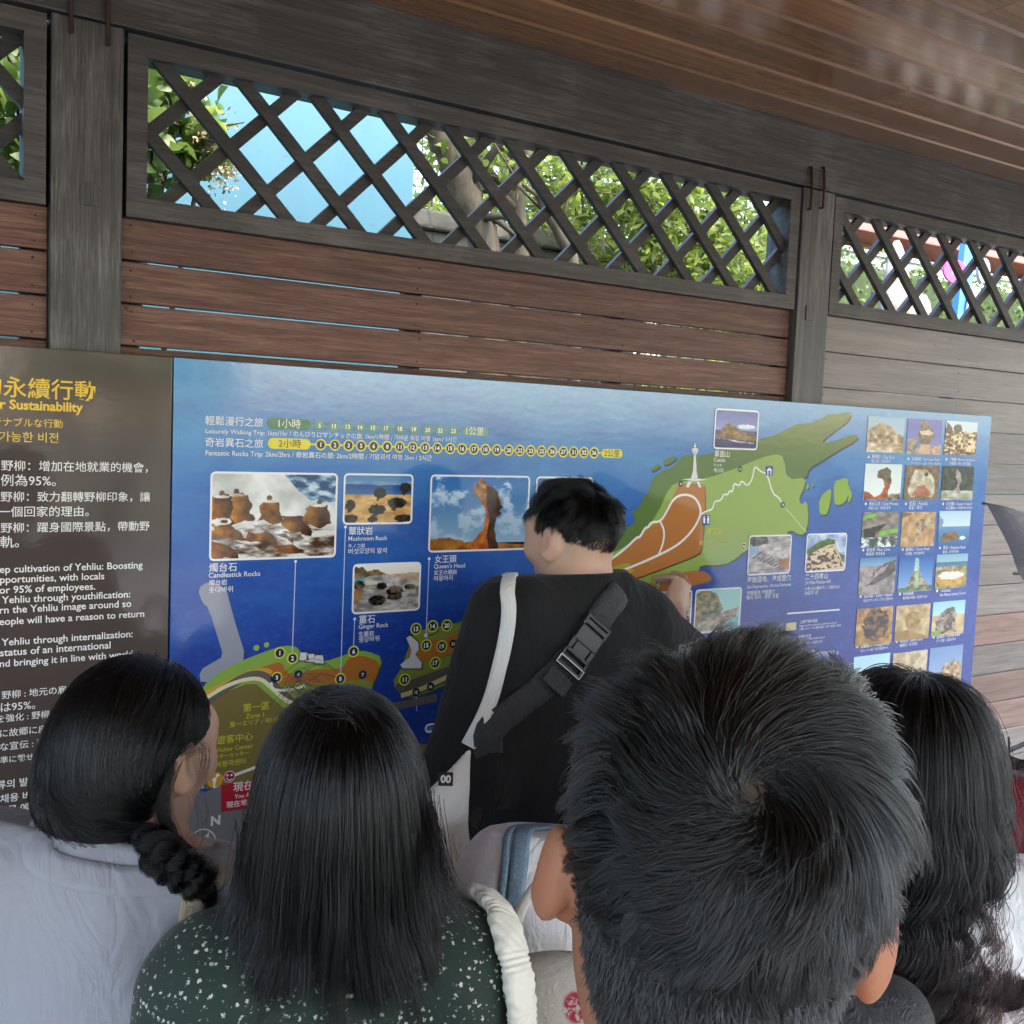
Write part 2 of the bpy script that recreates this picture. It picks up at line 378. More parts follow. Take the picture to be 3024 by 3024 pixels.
def ribbon(name, pts, wpx, h, lay, it=2, par=None, closed=False):
    P = [clampz(bp(x, y, lay)) for x, y in smoothpts(pts, it, closed)]; V = []; n = len(P)
    s_ = np.linalg.norm(bp(pts[0][0], pts[0][1]) - bp(pts[0][0], pts[0][1] + 10)) / 10; hw = wpx * s_ / 2
    for i in range(n):
        t = P[(i + 1) % n] - P[i - 1] if closed else P[min(i + 1, n - 1)] - P[max(i - 1, 0)]
        t /= np.linalg.norm(t) + 1e-12; nn = np.array([-t[2], 0, t[0]]); V += [P[i] + nn * hw, P[i] - nn * hw]
    F = [(2 * i, 2 * i + 1, 2 * i + 3, 2 * i + 2) for i in range(n - 1)] + ([(2 * n - 2, 2 * n - 1, 1, 0)] if closed else [])
    me = bpy.data.meshes.new(name); me.from_pydata([tuple(v) for v in V], [], F); me.update()
    return place(link(name, me, mat=pm(h)), par or board)
def disc(mb, x, y, rpx, lay, n=22, sx=1.0):
    c_ = bp(x, y, lay); s_ = np.linalg.norm(bp(x, y) - bp(x, y + 10)) / 10
    mb.add([c_ + rpx * s_ * np.array([math.cos(2 * math.pi * k / n) * sx, 0, math.sin(2 * math.pi * k / n)]) for k in range(n)], [tuple(range(n))])
def pill(name, x0, x1, y, hpx, h, lay, par=None):
    a_, b_ = bp(x0, y, lay), bp(x1, y, lay); s_ = np.linalg.norm(bp(x0, y) - bp(x0, y + 10)) / 10; r = hpx * s_ / 2; z = (a_[2] + b_[2]) / 2
    V = []
    for k in range(11):
        t = math.pi / 2 + math.pi * k / 10; V.append((a_[0] + r + r * math.cos(t), a_[1], z + r * math.sin(t)))
    for k in range(11):
        t = -math.pi / 2 + math.pi * k / 10; V.append((b_[0] - r + r * math.cos(t), a_[1], z + r * math.sin(t)))
    me = bpy.data.meshes.new(name); me.from_pydata(V, [], [tuple(range(22))]); me.update()
    return place(link(name, me, mat=pm(h)), par or board)
def glyphs(s, bold=0.0):
    cu = bpy.data.curves.new('lettering', 'FONT'); cu.body = s; cu.size = 1.0; cu.offset = bold; cu.resolution_u = 3
    o = bpy.data.objects.new('lettering', cu); COL.objects.link(o)
    dg = bpy.context.evaluated_depsgraph_get(); me = bpy.data.meshes.new_from_object(o.evaluated_get(dg))
    V = np.zeros(len(me.vertices) * 3, np.float32); me.vertices.foreach_get('co', V); V = V.reshape(-1, 3)
    F = [tuple(p.vertices) for p in me.polygons]
    bpy.data.objects.remove(o); bpy.data.curves.remove(cu); bpy.data.meshes.remove(me); return V.astype(float), F
def lettering(name, items, h, lay, par, bold=0.012, center=False):
    """items: (string, x-left px, y-baseline px, x-right px) all in one block"""
    mb = MB()
    for s, x0, y0, x1 in items:
        V, F = glyphs(s, bold)
        if not len(V): continue
        a_ = bp(x0, y0, lay); X1 = onY(x1, y0 + (x1 - x0) * 0.03, YB)[0]
        mn, mx = V[:, 0].min(), V[:, 0].max(); sc = (X1 - a_[0]) / (mx - mn)
        mb.add([(a_[0] + (v[0] - mn) * sc, a_[1], a_[2] + v[1] * sc) for v in V], F)
    return place(mb.build(name, pm(h)), par)
def centred(mb, s, x, y, hpx, lay, bold=0.02, maxw=None):
    V, F = glyphs(s, bold); c_ = bp(x, y, lay); s_ = np.linalg.norm(bp(x, y) - bp(x, y + 10)) / 10
    sc = hpx * s_ / max(V[:, 1].max() - V[:, 1].min(), 1e-6)
    if maxw: sc = min(sc, maxw * s_ / (V[:, 0].max() - V[:, 0].min()))
    cx, cz = (V[:, 0].max() + V[:, 0].min()) / 2, (V[:, 1].max() + V[:, 1].min()) / 2
    mb.add([(c_[0] + (v[0] - cx) * sc, c_[1], c_[2] + (v[1] - cz) * sc) for v in V], F)

# ---- brown board
W_ = 'f2f2ee'; Y_ = 'f2c730'
lettering('heading', [('的永續行動', -59, 1163, 281.6)], Y_, 2, text_board, 0.010)
lettering('heading', [('r Sustainability', 0, 1206, 245)], Y_, 2, text_board, 0.03)
lettering('heading', [('テナブルな行動', -22, 1255, 185), ('가능한 비전', -2, 1301, 172)], Y_, 2, text_board, 0.004)
lettering('paragraph', [('野柳：增加在地就業的機會，', 3.5, 1387, 436), ('例為95%。', 2, 1432, 165), ('野柳：致力翻轉野柳印象，讓', 2, 1479, 443), ('一個回家的理由。', -5, 1524, 262),
    ('野柳：躍身國際景點，帶動野', 2, 1571, 441), ('軌。', 0, 1615, 56)], W_, 2, text_board, 0.004)
lettering('paragraph', [('ep cultivation of Yehliu: Boosting', -1, 1692, 420.6), ('pportunities, with locals', 0, 1722, 307.6), ('or 95% of employees.', -2, 1753, 281), ('Yehliu through youthification:', 5, 1782, 384),
    ('rn the Yehliu image around so', -1, 1812, 387), ('eople will have a reason to return', -2, 1846, 425)], W_, 2, text_board, 0.012)
lettering('paragraph', [('Yehliu through internalization:', 4, 1907, 391), ('status of an international', 0, 1938, 326), ('nd bringing it in line with world', -1, 1970, 391)], W_, 2, text_board, 0.012)
lettering('paragraph', [('野柳 : 地元の雇用', 5, 2063, 222), ('は95%。', 2, 2101, 104), ('を強化 : 野柳の', -10, 2133, 171), ('に故郷に戻る', 0, 2176, 164), ('な宣伝 : 国際的', 0, 2216, 190), ('準に載せる。', 0, 2254, 134)], W_, 2, text_board, 0.004)
lettering('paragraph', [('류의 발전 심화', -10, 2330, 175), ('채용 비율을', 0, 2370, 146), ('으로 예류를 공', -5, 2405, 175), ('타파하여 전용', 0, 2441, 174)], W_, 2, text_board, 0.012)

# ---- map board: trail rows
lettering('heading', [('輕鬆漫行之旅', 605.6, 1252, 776.6)], W_, 4, board, 0.004)
lettering('caption', [('Leisurely Walking Trip: 1km/1hr / のんびりロマンチックの旅: 1km/1時間 / 가벼운 워킹 여행 1km / 1시간', 606.8, 1279, 1348)], W_, 4, board, 0.008)
lettering('heading', [('奇岩異石之旅', 605.6, 1316, 776.6)], W_, 4, board, 0.004)
lettering('caption', [('Fantastic Rocks Trip: 2km/2hrs / 奇岩異石の旅: 2km/2時間 / 기암괴석 여행 2km / 2시간', 606.8, 1344, 1274)], W_, 4, board, 0.008)
def chain(xs, ya, yb, labels, ring, fill, rr, ri):
    yy = lambda x: ya + (yb - ya) * (x - xs[0]) / (xs[-1] - xs[0])
    ribbon('trail_line', [(xs[0] - 40, yy(xs[0] - 40)), (xs[-1] + 30, yy(xs[-1] + 30))], 5, ring, 2, 0)
    for x, s in zip(xs, labels): badge(x, yy(x), s, ring, fill, rr, ri)
def badge(x, y, s, ring, fill, rr, ri, base=3):
    mb = MB(); disc(mb, x, y, rr, base); o = place(mb.build('number_badge', pm(ring or fill)), board)
    if ring and ring != fill:
        m2 = MB(); disc(m2, x, y, ri, base + 1); i_ = m2.build('badge_face', pm(fill)); i_.parent = o
    m3 = MB(); centred(m3, s, x, y, rr * 0.78, base + 2, 0.03, rr * 1.25); t = m3.build('numeral', pm('ffffff')); t.parent = o
chain([943, 985, 1026.7, 1063, 1101, 1140, 1181, 1222, 1262, 1299.4, 1338], 1257, 1273, '5 11 13 14 15 17 18 19 20 22 23'.split(), '5f9a86', '5f9a86', 16.5, 16.5)
chain([947, 988.6, 1029, 1066, 1103, 1143, 1180, 1218, 1254.6, 1291, 1329, 1364, 1399, 1433, 1466.7, 1502, 1534.6, 1567, 1599, 1630, 1663, 1693.6, 1724, 1754], 1313, 1337,
      '1 2 3 5 6 8 11 12 13 14 15 16 17 18 19 20 22 23 25 26 27 31 32 36'.split(), 'f0e53c', '1b2142', 17, 12.5)
pill('time_pill', 789, 918, 1252.5, 32, '2f7d56', 4); pill('time_pill', 790, 917, 1310.5, 32, 'f0e02c', 4)
pill('distance_pill', 1365, 1441, 1273.5, 26, '6aa58f', 4); pill('distance_pill', 1775.6, 1837.7, 1339, 26, 'f0e02c', 4)
lettering('pill_text', [('1小時', 822, 1261, 887)], W_, 5, board, 0.004); lettering('pill_text', [('2小時', 822, 1319, 888)], '4b4a22', 5, board, 0.004)
lettering('pill_text', [('1公里', 1376, 1282, 1427)], W_, 5, board, 0.004); lettering('pill_text', [('2公里', 1783, 1347, 1829)], '4b4a22', 5, board, 0.004)

# ---- map board: land (photo pixels of each outline, traced on the board's own plane)
Z1 = lambda L: [(550 + .44 * x, 1650 + .44 * y) for x, y in L]
Z3 = lambda L: [(1850 + .3623 * x, 1150 + .3623 * y) for x, y in L]
def land(name, pts, h, lay, it=1, shadow=True):
    P = smoothpts(pts, it, True)
    if shadow: area('land_edge', [(x + (3 if lay < 2 else 1.5), y + (6 if lay < 2 else 3)) for x, y in P], '1d2f52' if lay < 1.3 else ('2c4a4a' if lay < 2 else '8a7030'), lay - 0.5)
    return area(name, P, h, lay)
land('pier', Z1([(75, 200), (150, 150), (268, 195), (300, 330), (350, 500), (400, 660), (330, 770), (100, 850), (85, 750), (190, 690), (250, 655), (215, 540), (150, 330), (110, 300)]), '9a9daa', 1)
land('land', Z1([(90, 870), (250, 740), (400, 672), (560, 612), (650, 582), (740, 588), (768, 630), (800, 690), (930, 690), (1060, 648), (1110, 622), (1210, 618), (1325, 662), (1270, 810), (1200, 900), (900, 1000), (500, 1000), (90, 1000)]), '8fb44a', 1.5)
land('rock_layer', Z1([(90, 920), (140, 900), (400, 768), (560, 708), (640, 690), (668, 765), (740, 775), (870, 738), (1050, 738), (1080, 672), (1150, 640), (1310, 690), (1260, 820), (1200, 900), (900, 960), (640, 850), (570, 800), (480, 760), (300, 840), (90, 960)]), 'b8702c', 2.1)
land('upper_layer', Z1([(570, 840), (700, 835), (900, 840), (1260, 800), (1240, 900), (800, 1000), (600, 890)]), '8f9a3c', 2.4, shadow=False)
ribbon('shore_layer', Z1([(90, 925), (250, 845), (420, 762), (530, 745), (570, 770)]), 16, 'd8a93a', 2.6)
area('visitor_area', [(486, 2330), (486, 2140), (616, 2077), (660, 2046), (726, 2020), (757, 2020), (796, 2055), (860, 2110), (1100, 2180), (1280, 2200), (1290, 2260), (900, 2330)], '7c6f38', 2.6)
ribbon('road', [(480, 2140), (560, 2100), (614, 2070), (660, 2036), (720, 1998), (762, 1990), (792, 2002), (820, 2040), (880, 2085), (1000, 2120), (1290, 2060)], 26, '6a625c', 3)
ribbon('road', [(480, 2126), (560, 2086), (614, 2058), (660, 2028), (720, 2006), (770, 2002), (800, 2030), (850, 2076), (960, 2110)], 12, 'efe7bd', 3.3)
ribbon('trail', [(800, 2015), (803, 2032), (818, 2039), (860, 2037), (900, 2025)], 8, 'f6f4ea', 3.6)
area('lower_area', [(480, 2332), (608, 2338), (650, 2319), (900, 2290), (1400, 2240), (1420, 2600), (460, 2620)], '76777b', 2.7)
land('land', Z1([(1375, 835), (1440, 740), (1490, 600), (1540, 480), (1800, 440), (1900, 395), (2150, 280), (2700, 120), (2750, 420), (2200, 640), (1900, 780), (1660, 880), (1480, 950)]), '84913a', 1.5)
land('rock_layer', Z1([(1480, 660), (1510, 560), (1700, 545), (1830, 500), (2300, 300), (2350, 420), (1960, 600), (1700, 655), (1560, 690)]), 'b8702c', 2.1)
land('upper_layer', Z1([(1380, 850), (1500, 815), (1650, 760), (1900, 680), (1900, 760), (1700, 850), (1480, 950)]), '5f574e', 2.3, shadow=False)
ribbon('trail', Z1([(1440, 920), (1560, 880), (1660, 838), (1900, 720)]), 14, 'd6c98f', 2.8)
mb = MB(); disc(mb, 757, 1913, 9, 1.6); disc(mb, 787, 1904, 8, 1.6); place(mb.build('islet', pm('8fb44a')), board)
# zone three
land('land', Z3([(-190, 1300), (-60, 1215), (0, 1130), (70, 1085), (60, 1020), (40, 1000), (100, 955), (120, 930), (130, 880), (185, 830), (200, 740), (280, 670), (370, 635), (400, 610), (440, 560), (480, 530), (550, 545), (700, 520), (900, 450), (1080, 405), (1200, 378), (1330, 312), (1400, 275), (1480, 282), (1600, 232), (1650, 200), (1740, 198), (1815, 178), (1832, 212), (1800, 262), (1700, 335), (1610, 405), (1592, 440), (1700, 420), (1830, 372), (1886, 372), (1880, 410), (1700, 512), (1580, 590), (1492, 640), (1460, 730), (1300, 780), (700, 800), (300, 1100), (-100, 1400)]), '5b7a34', 1)
land('land', Z3([(-300, 1430), (-150, 1350), (0, 1275), (120, 1180), (250, 1020), (350, 790), (440, 750), (650, 728), (900, 640), (1100, 555), (1235, 523), (1285, 560), (1310, 738), (1462, 715), (1450, 800), (1405, 880), (1420, 945), (1472, 900), (1484, 1060), (1462, 1160), (1420, 1192), (1330, 1140), (1300, 1190), (1100, 1260), (950, 1325), (900, 1372), (800, 1432), (597, 1432), (595, 1475), (480, 1522), (300, 1562), (0, 1640), (-200, 1760), (-330, 1700)]), '97b352', 1.6)
land('rock_layer', Z3([(-240, 1500), (0, 1300), (110, 1190), (200, 1115), (275, 1070), (400, 830), (425, 775), (600, 768), (650, 790), (622, 1280), (590, 1350), (400, 1420), (150, 1520), (0, 1560), (-250, 1610)]), 'bc7630', 2.1)
land('rock_layer', Z3([(-360, 1760), (0, 1655), (240, 1560), (420, 1500), (560, 1472), (650, 1488), (697, 1530), (680, 1560), (560, 1592), (480, 1605), (300, 1640), (150, 1695), (0, 1760), (-200, 1850)]), 'b8702c', 2.2)
land('upper_layer', Z3([(-330, 1560), (-200, 1480), (20, 1400), (30, 1460), (80, 1480), (-100, 1560), (-300, 1610)]), 'b5a93c', 2.4, shadow=False)
TW = 'f4f3ea'
ribbon('trail', Z3([(-260, 1470), (-150, 1400), (0, 1290), (80, 1205), (110, 1205), (150, 1125), (175, 1125), (200, 1080), (275, 1080), (330, 990), (380, 890), (460, 852), (550, 872), (600, 950), (605, 1025), (540, 1150), (430, 1260), (300, 1332), (150, 1400), (0, 1462), (-120, 1510), (-280, 1545)]), 7.5, TW, 3)
ribbon('trail', Z3([(275, 1080), (308, 1150), (300, 1250), (258, 1352)]), 6.5, TW, 3.1)
ribbon('trail', Z3([(608, 1018), (650, 990), (700, 978), (715, 910), (770, 905), (792, 850), (822, 862), (840, 820), (862, 842), (875, 760), (918, 790), (935, 740), (985, 790), (1025, 730), (1040, 635), (1060, 635), (1090, 668), (1145, 688), (1190, 850), (1240, 880), (1270, 935)], ), 5.5, TW, 3.1, 1)
ribbon('leader_line', Z3([(1300, 970), (1465, 1165)]), 2, 'dfe6c0', 3.1, 0)
for L in ([(195, 655), (215, 632), (270, 600), (275, 630), (215, 668)], [(290, 605), (310, 570), (400, 540), (412, 560), (330, 620)], ):
    land('islet', Z3(L), '5b7a34', 1.4)
for L in ([(1570, 880), (1660, 803), (1672, 842), (1642, 1012), (1600, 1025), (1570, 1010)], [(1690, 750), (1740, 735), (1800, 712), (1812, 800), (1842, 850), (1820, 920), (1802, 915), (1812, 850), (1785, 915), (1720, 950), (1688, 920)], [(1462, 800), (1475, 765), (1490, 790), (1470, 822)], [(1510, 780), (1520, 760), (1528, 778), (1516, 796)]):
    land('islet', Z3(L), '8fb43a', 1.4)
for L in ([(1762, 1508), (1790, 1492), (1798, 1512), (1770, 1530)], [(1838, 1548), (1848, 1545), (1852, 1560), (1840, 1562)]): land('islet', L, '5b7a34', 1.4)
# little drawings: tower, candle rocks, queen rock, icons
def icon(name, polys, h, lay):
    mb = MB()
    for P in polys: mb.add([bp(x, y, lay) for x, y in P], [tuple(range(len(P)))])
    return place(mb.build(name, pm(h)), board)
icon('tower_drawing', [Z3(P) for P in ([(540, 660), (570, 660), (562, 520), (548, 520)], [(530, 500), (585, 500), (570, 530), (545, 530)], [(526, 490), (556, 472), (588, 490), (556, 508)], [(522, 728), (580, 728), (568, 655), (542, 655)], [(446, 732), (556, 724), (655, 734), (556, 748)], [(500, 752), (530, 752), (505, 800), (482, 796)], [(570, 752), (590, 752), (610, 798), (588, 800)], [(546, 470), (566, 470), (556, 430)])], 'f2f2ee', 4)
for x, y in ((897, 1938), (917, 1942), (942, 1946)):
    icon('rock_drawing', [[(x - 13, y - 12), (x + 12, y - 12), (x + 19, y + 16), (x - 17, y + 15)], [(x - 4, y - 20), (x + 4, y - 20), (x + 5, y - 13), (x - 5, y - 13)]], '3b3b3b', 3.8)
    icon('rock_drawing', [[(x - 11, y - 11), (x + 10, y - 11), (x + 15, y + 13), (x - 14, y + 12)]], 'e4e4e2', 4.2)
QP = Z1([(1475, 530), (1502, 515), (1555, 560), (1560, 608), (1535, 640), (1580, 700), (1575, 735), (1450, 735), (1435, 710), (1500, 660), (1510, 610)])
area('rock_drawing', [(x + (x - 1213) * .12, y + (y - 1928) * .08) for x, y in QP], '30302e', 4.2); area('rock_drawing', QP, 'd9d9d6', 4.5)
ribbon('rock_drawing', Z1([(1600, 520), (1650, 510), (1685, 490), (1692, 470)]), 3, '30302e', 4.2); mb = MB(); disc(mb, 1257, 1876, 6, 4.4); place(mb.build('rock_drawing', pm('e4e4e2')), board)
icon('shelter_sign', [Z3([(1133, 625), (1192, 625), (1190, 702), (1133, 700)])], '23489a', 4); icon('shelter_sign', [Z3(P) for P in ([(1138, 662), (1162, 636), (1186, 662)], [(1146, 662), (1154, 662), (1154, 695), (1146, 695)], [(1170, 662), (1178, 662), (1178, 695), (1170, 695)])], 'ffffff', 5)
icon('toilet_sign', [Z3([(616, 1022), (677, 1022), (675, 1106), (614, 1106)])], '23489a', 4); icon('toilet_sign', [Z3(P) for P in ([(622, 1046), (640, 1046), (638, 1090), (624, 1090)], [(654, 1046), (672, 1046), (668, 1092), (656, 1092)], [(626, 1030), (636, 1030), (636, 1042), (626, 1042)], [(658, 1030), (668, 1030), (668, 1042), (658, 1042)])], 'ffffff', 5)
icon('parking_sign', [[(586, 2302), (607, 2296), (606, 2332), (585, 2338)]], '23489a', 4); icon('parking_sign', [[(590, 2310), (602, 2306), (602, 2326), (590, 2329)]], 'ffffff', 5)
YR, NV = 'e9e43c', '16203a'
for x, y, s, rg in ((627, 632, '1', 1), (712, 668, '2', 1), (606, 797, '3', 1), (751, 776, '4', 0), (1122, 622, '6', 1), (1183, 778, '7', 0), (1033, 805, '8', 1)):
    badge(550 + .44 * x, 1650 + .44 * y, s, YR if rg else None, '1b2950', 17 if rg else 13, 13)
for x, y, s, rg in ((1540, 470, '13', 1), (1652, 452, '14', 1), (1747, 447, '20', 1), (1609, 580, '15', 1), (1713, 587, '19', 1), (1788, 570, '21', 0), (1669, 698, '17', 1), (1464, 810, '11', 1), (1541, 895, '12', 0), (1638, 857, '16', 0)):
    badge(550 + .44 * x, 1650 + .44 * y, s, 'd8e04a' if rg else None, '17352e' if rg else '1c1f24', 18 if rg else 12, 14, 5)
for x, y, s, rg in ((440, 770, '33', 0), (924, 650, '34', 0), (1272, 940, '35', 0), (952, 1280, '36', 1), (420, 1530, '32', 1), (240, 1590, '31', 1), (-106, 1648, '30', 0)):
    badge(1850 + .3623 * x, 1150 + .3623 * y, s, YR if rg else None, '1e2440', 11.5 if rg else 8.5, 8.5, 5)
for L in ([(872.5, 1658), (863, 1925)], [(1019.7, 1556), (1005.5, 2000)], [(1047, 1828), (1043.7, 1908)], [(1267, 1650), (1258, 1872)], [(1229, 2062), (1230, 2100)]):
    ribbon('leader_line', L, 2.6, 'c9d6ec', 2.9, 0); mb = MB(); disc(mb, L[0][0], L[0][1], 4.5, 3.0, 12); place(mb.build('leader_dot', pm('e6ecf6')), board)
# legend, compass, you-are-here
mb = MB(); disc(mb, 635.5, 2303, 23, 4); place(mb.build('information_sign', pm('d9a02a')), board)
icon('information_sign', [[(626, 2300), (640, 2292), (634, 2322), (640, 2324), (630, 2328), (629, 2310)]], 'ffffff', 5); mb = MB(); disc(mb, 642, 2289, 5, 5); place(mb.build('information_sign', pm('ffffff')), board)
mb = MB(); disc(mb, 677, 2293, 17, 4); place(mb.build('smile_sign', pm('f3e6e6')), board); mb = MB(); disc(mb, 677, 2293, 15, 5); place(mb.build('smile_sign', pm('9e1238')), board)
mb = MB(); disc(mb, 671, 2289, 3.2, 6); disc(mb, 683, 2288, 3.2, 6); place(mb.build('smile_sign', pm('ffffff')), board); ribbon('smile_sign', [(668, 2296), (672, 2302), (678, 2304), (686, 2299)], 2.6, 'ffffff', 6)
ribbon('trail', [(694, 2288), (742, 2270), (860, 2230)], 9, 'f0eee6', 3.6, 0)
P = [bp(652.5, 2318, 4), bp(652.5, 2398.6, 4)]; X2 = bp(845, 2290, 4)[0]
place(MB().add([P[1], (X2, P[1][1], P[1][2]), (X2, P[0][1], P[0][2]), P[0]], [(0, 1, 2, 3)]).build('location_plate', pm('b3122c')), board)
lettering('location_text', [('現在位置', 688, 2336, 806), ('You Are Here', 692, 2358, 790), ('現在地 / 현위치', 668, 2385, 800)], 'ffffff', 5, board, 0.01)
lettering('compass', [('N', 622, 2438, 650)], 'ecebe8', 4, board, 0.04)
ribbon('compass', [(601 + 36 * math.cos(t * math.pi / 10), 2484 + 36 * math.sin(t * math.pi / 10)) for t in range(20)], 4, 'dad9d6', 4, 1, closed=True)
icon('compass', [[(617.7, 2455.5), (611, 2512.5), (597, 2498), (573, 2502.5)]], 'dad9d6', 4)
ribbon('scale_bar', [(592.7, 2541.8), (685, 2523.9)], 5, 'e3e2de', 4, 0); icon('scale_bar', [[(681, 2515), (686, 2514), (686, 2525), (681, 2526)]], 'e3e2de', 4.5)
lettering('scale_text', [('100m', 675, 2511, 710)], 'cfcfca', 4, board)
YT = 'd9d434'
lettering('zone_name', [('第一區', 717, 2101, 795), ('Zone 1', 725, 2122, 779), ('第一エリア / 제1구역', 677.5, 2147, 835)], YT, 4, board, 0.004)
lettering('zone_name', [('柳遊客中心', 612, 2200, 745.8), ('Visitor Center', 636.8, 2222, 745.8), ('ビジターセンター', 618, 2243, 733.6), ('여행객센터', 636, 2266, 724)], YT, 4, board, 0.004)
lettering('zone_name', [('第三區', 2086, 1577, 2132), ('Zone 3', 2092, 1594, 2123), ('第三エリア / 제3구역', 2064, 1608, 2151)], 'd8c83c', 4, board, 0.004)
ribbon('legend_line', [(2324, 1812), (2479, 1800)], 4.5, 'f0f2f6', 3, 0)
for x0, y0, x1, y1, h in ((2321, 1840, 2350, 1860, 'd6cd92'), (2319, 1885, 2347, 1905, 'b9bcc8'), (2316, 1930, 2344, 1950, '9a9a94')):
    a_, b_ = bp(x0, y0, 3), bp(x1, y1, 3); place(MB().add([(a_[0], a_[1], b_[2]), (b_[0], a_[1], b_[2]), (b_[0], a_[1], a_[2]), tuple(a_)], [(0, 1, 2, 3)]).build('legend_swatch', pm(h)), board)
lettering('legend_text', [('上部鈣質砂岩層', 2361, 1841, 2412), ('Upper portion calcareous sandstone stratum', 2360, 1851, 2470), ('上部にカルシウム質砂岩層 / 상부 석회질 사암층', 2359, 1861, 2482)], 'dfe4f2', 3, board)
lettering('legend_text', [('砂頁岩互層', 2357, 1885, 2393), ('Interbedded sand shale stratum', 2356, 1892, 2435), ('砂頁岩互層 / 사혈암 호층', 2355, 1905, 2427)], 'dfe4f2', 3, board)
lettering('legend_text', [('下部鈣質砂岩層', 2354, 1930, 2404), ('Lower calcareous sandstone stratum', 2353, 1938, 2463), ('下部砂岩層 / 하부 석회질 사암층', 2352, 1948, 2474)], 'dfe4f2', 3, board)

# ---- printed photographs: each one a fine grid with a printed colour per point
def vnoise(h, w_, sy, sx, seed, octv=3):
    out = np.zeros((h, w_)); amp = 1.0; tot = 0; r = np.random.default_rng(seed)
    for o in range(octv):
        ny, nx = max(2, int(sy * 2 ** o) + 2), max(2, int(sx * 2 ** o) + 2); g = r.random((ny, nx))
        yy = np.linspace(0, ny - 1.001, h); xx = np.linspace(0, nx - 1.001, w_); y0 = yy.astype(int); x0 = xx.astype(int)
        fy = (yy - y0)[:, None]; fx = (xx - x0)[None]; fy = fy * fy * (3 - 2 * fy); fx = fx * fx * (3 - 2 * fx)
        a = g[y0][:, x0] * (1 - fx) + g[y0][:, x0 + 1] * fx; b = g[y0 + 1][:, x0] * (1 - fx) + g[y0 + 1][:, x0 + 1] * fx
        out += amp * (a * (1 - fy) + b * fy); tot += amp; amp *= 0.55
    return out / tot
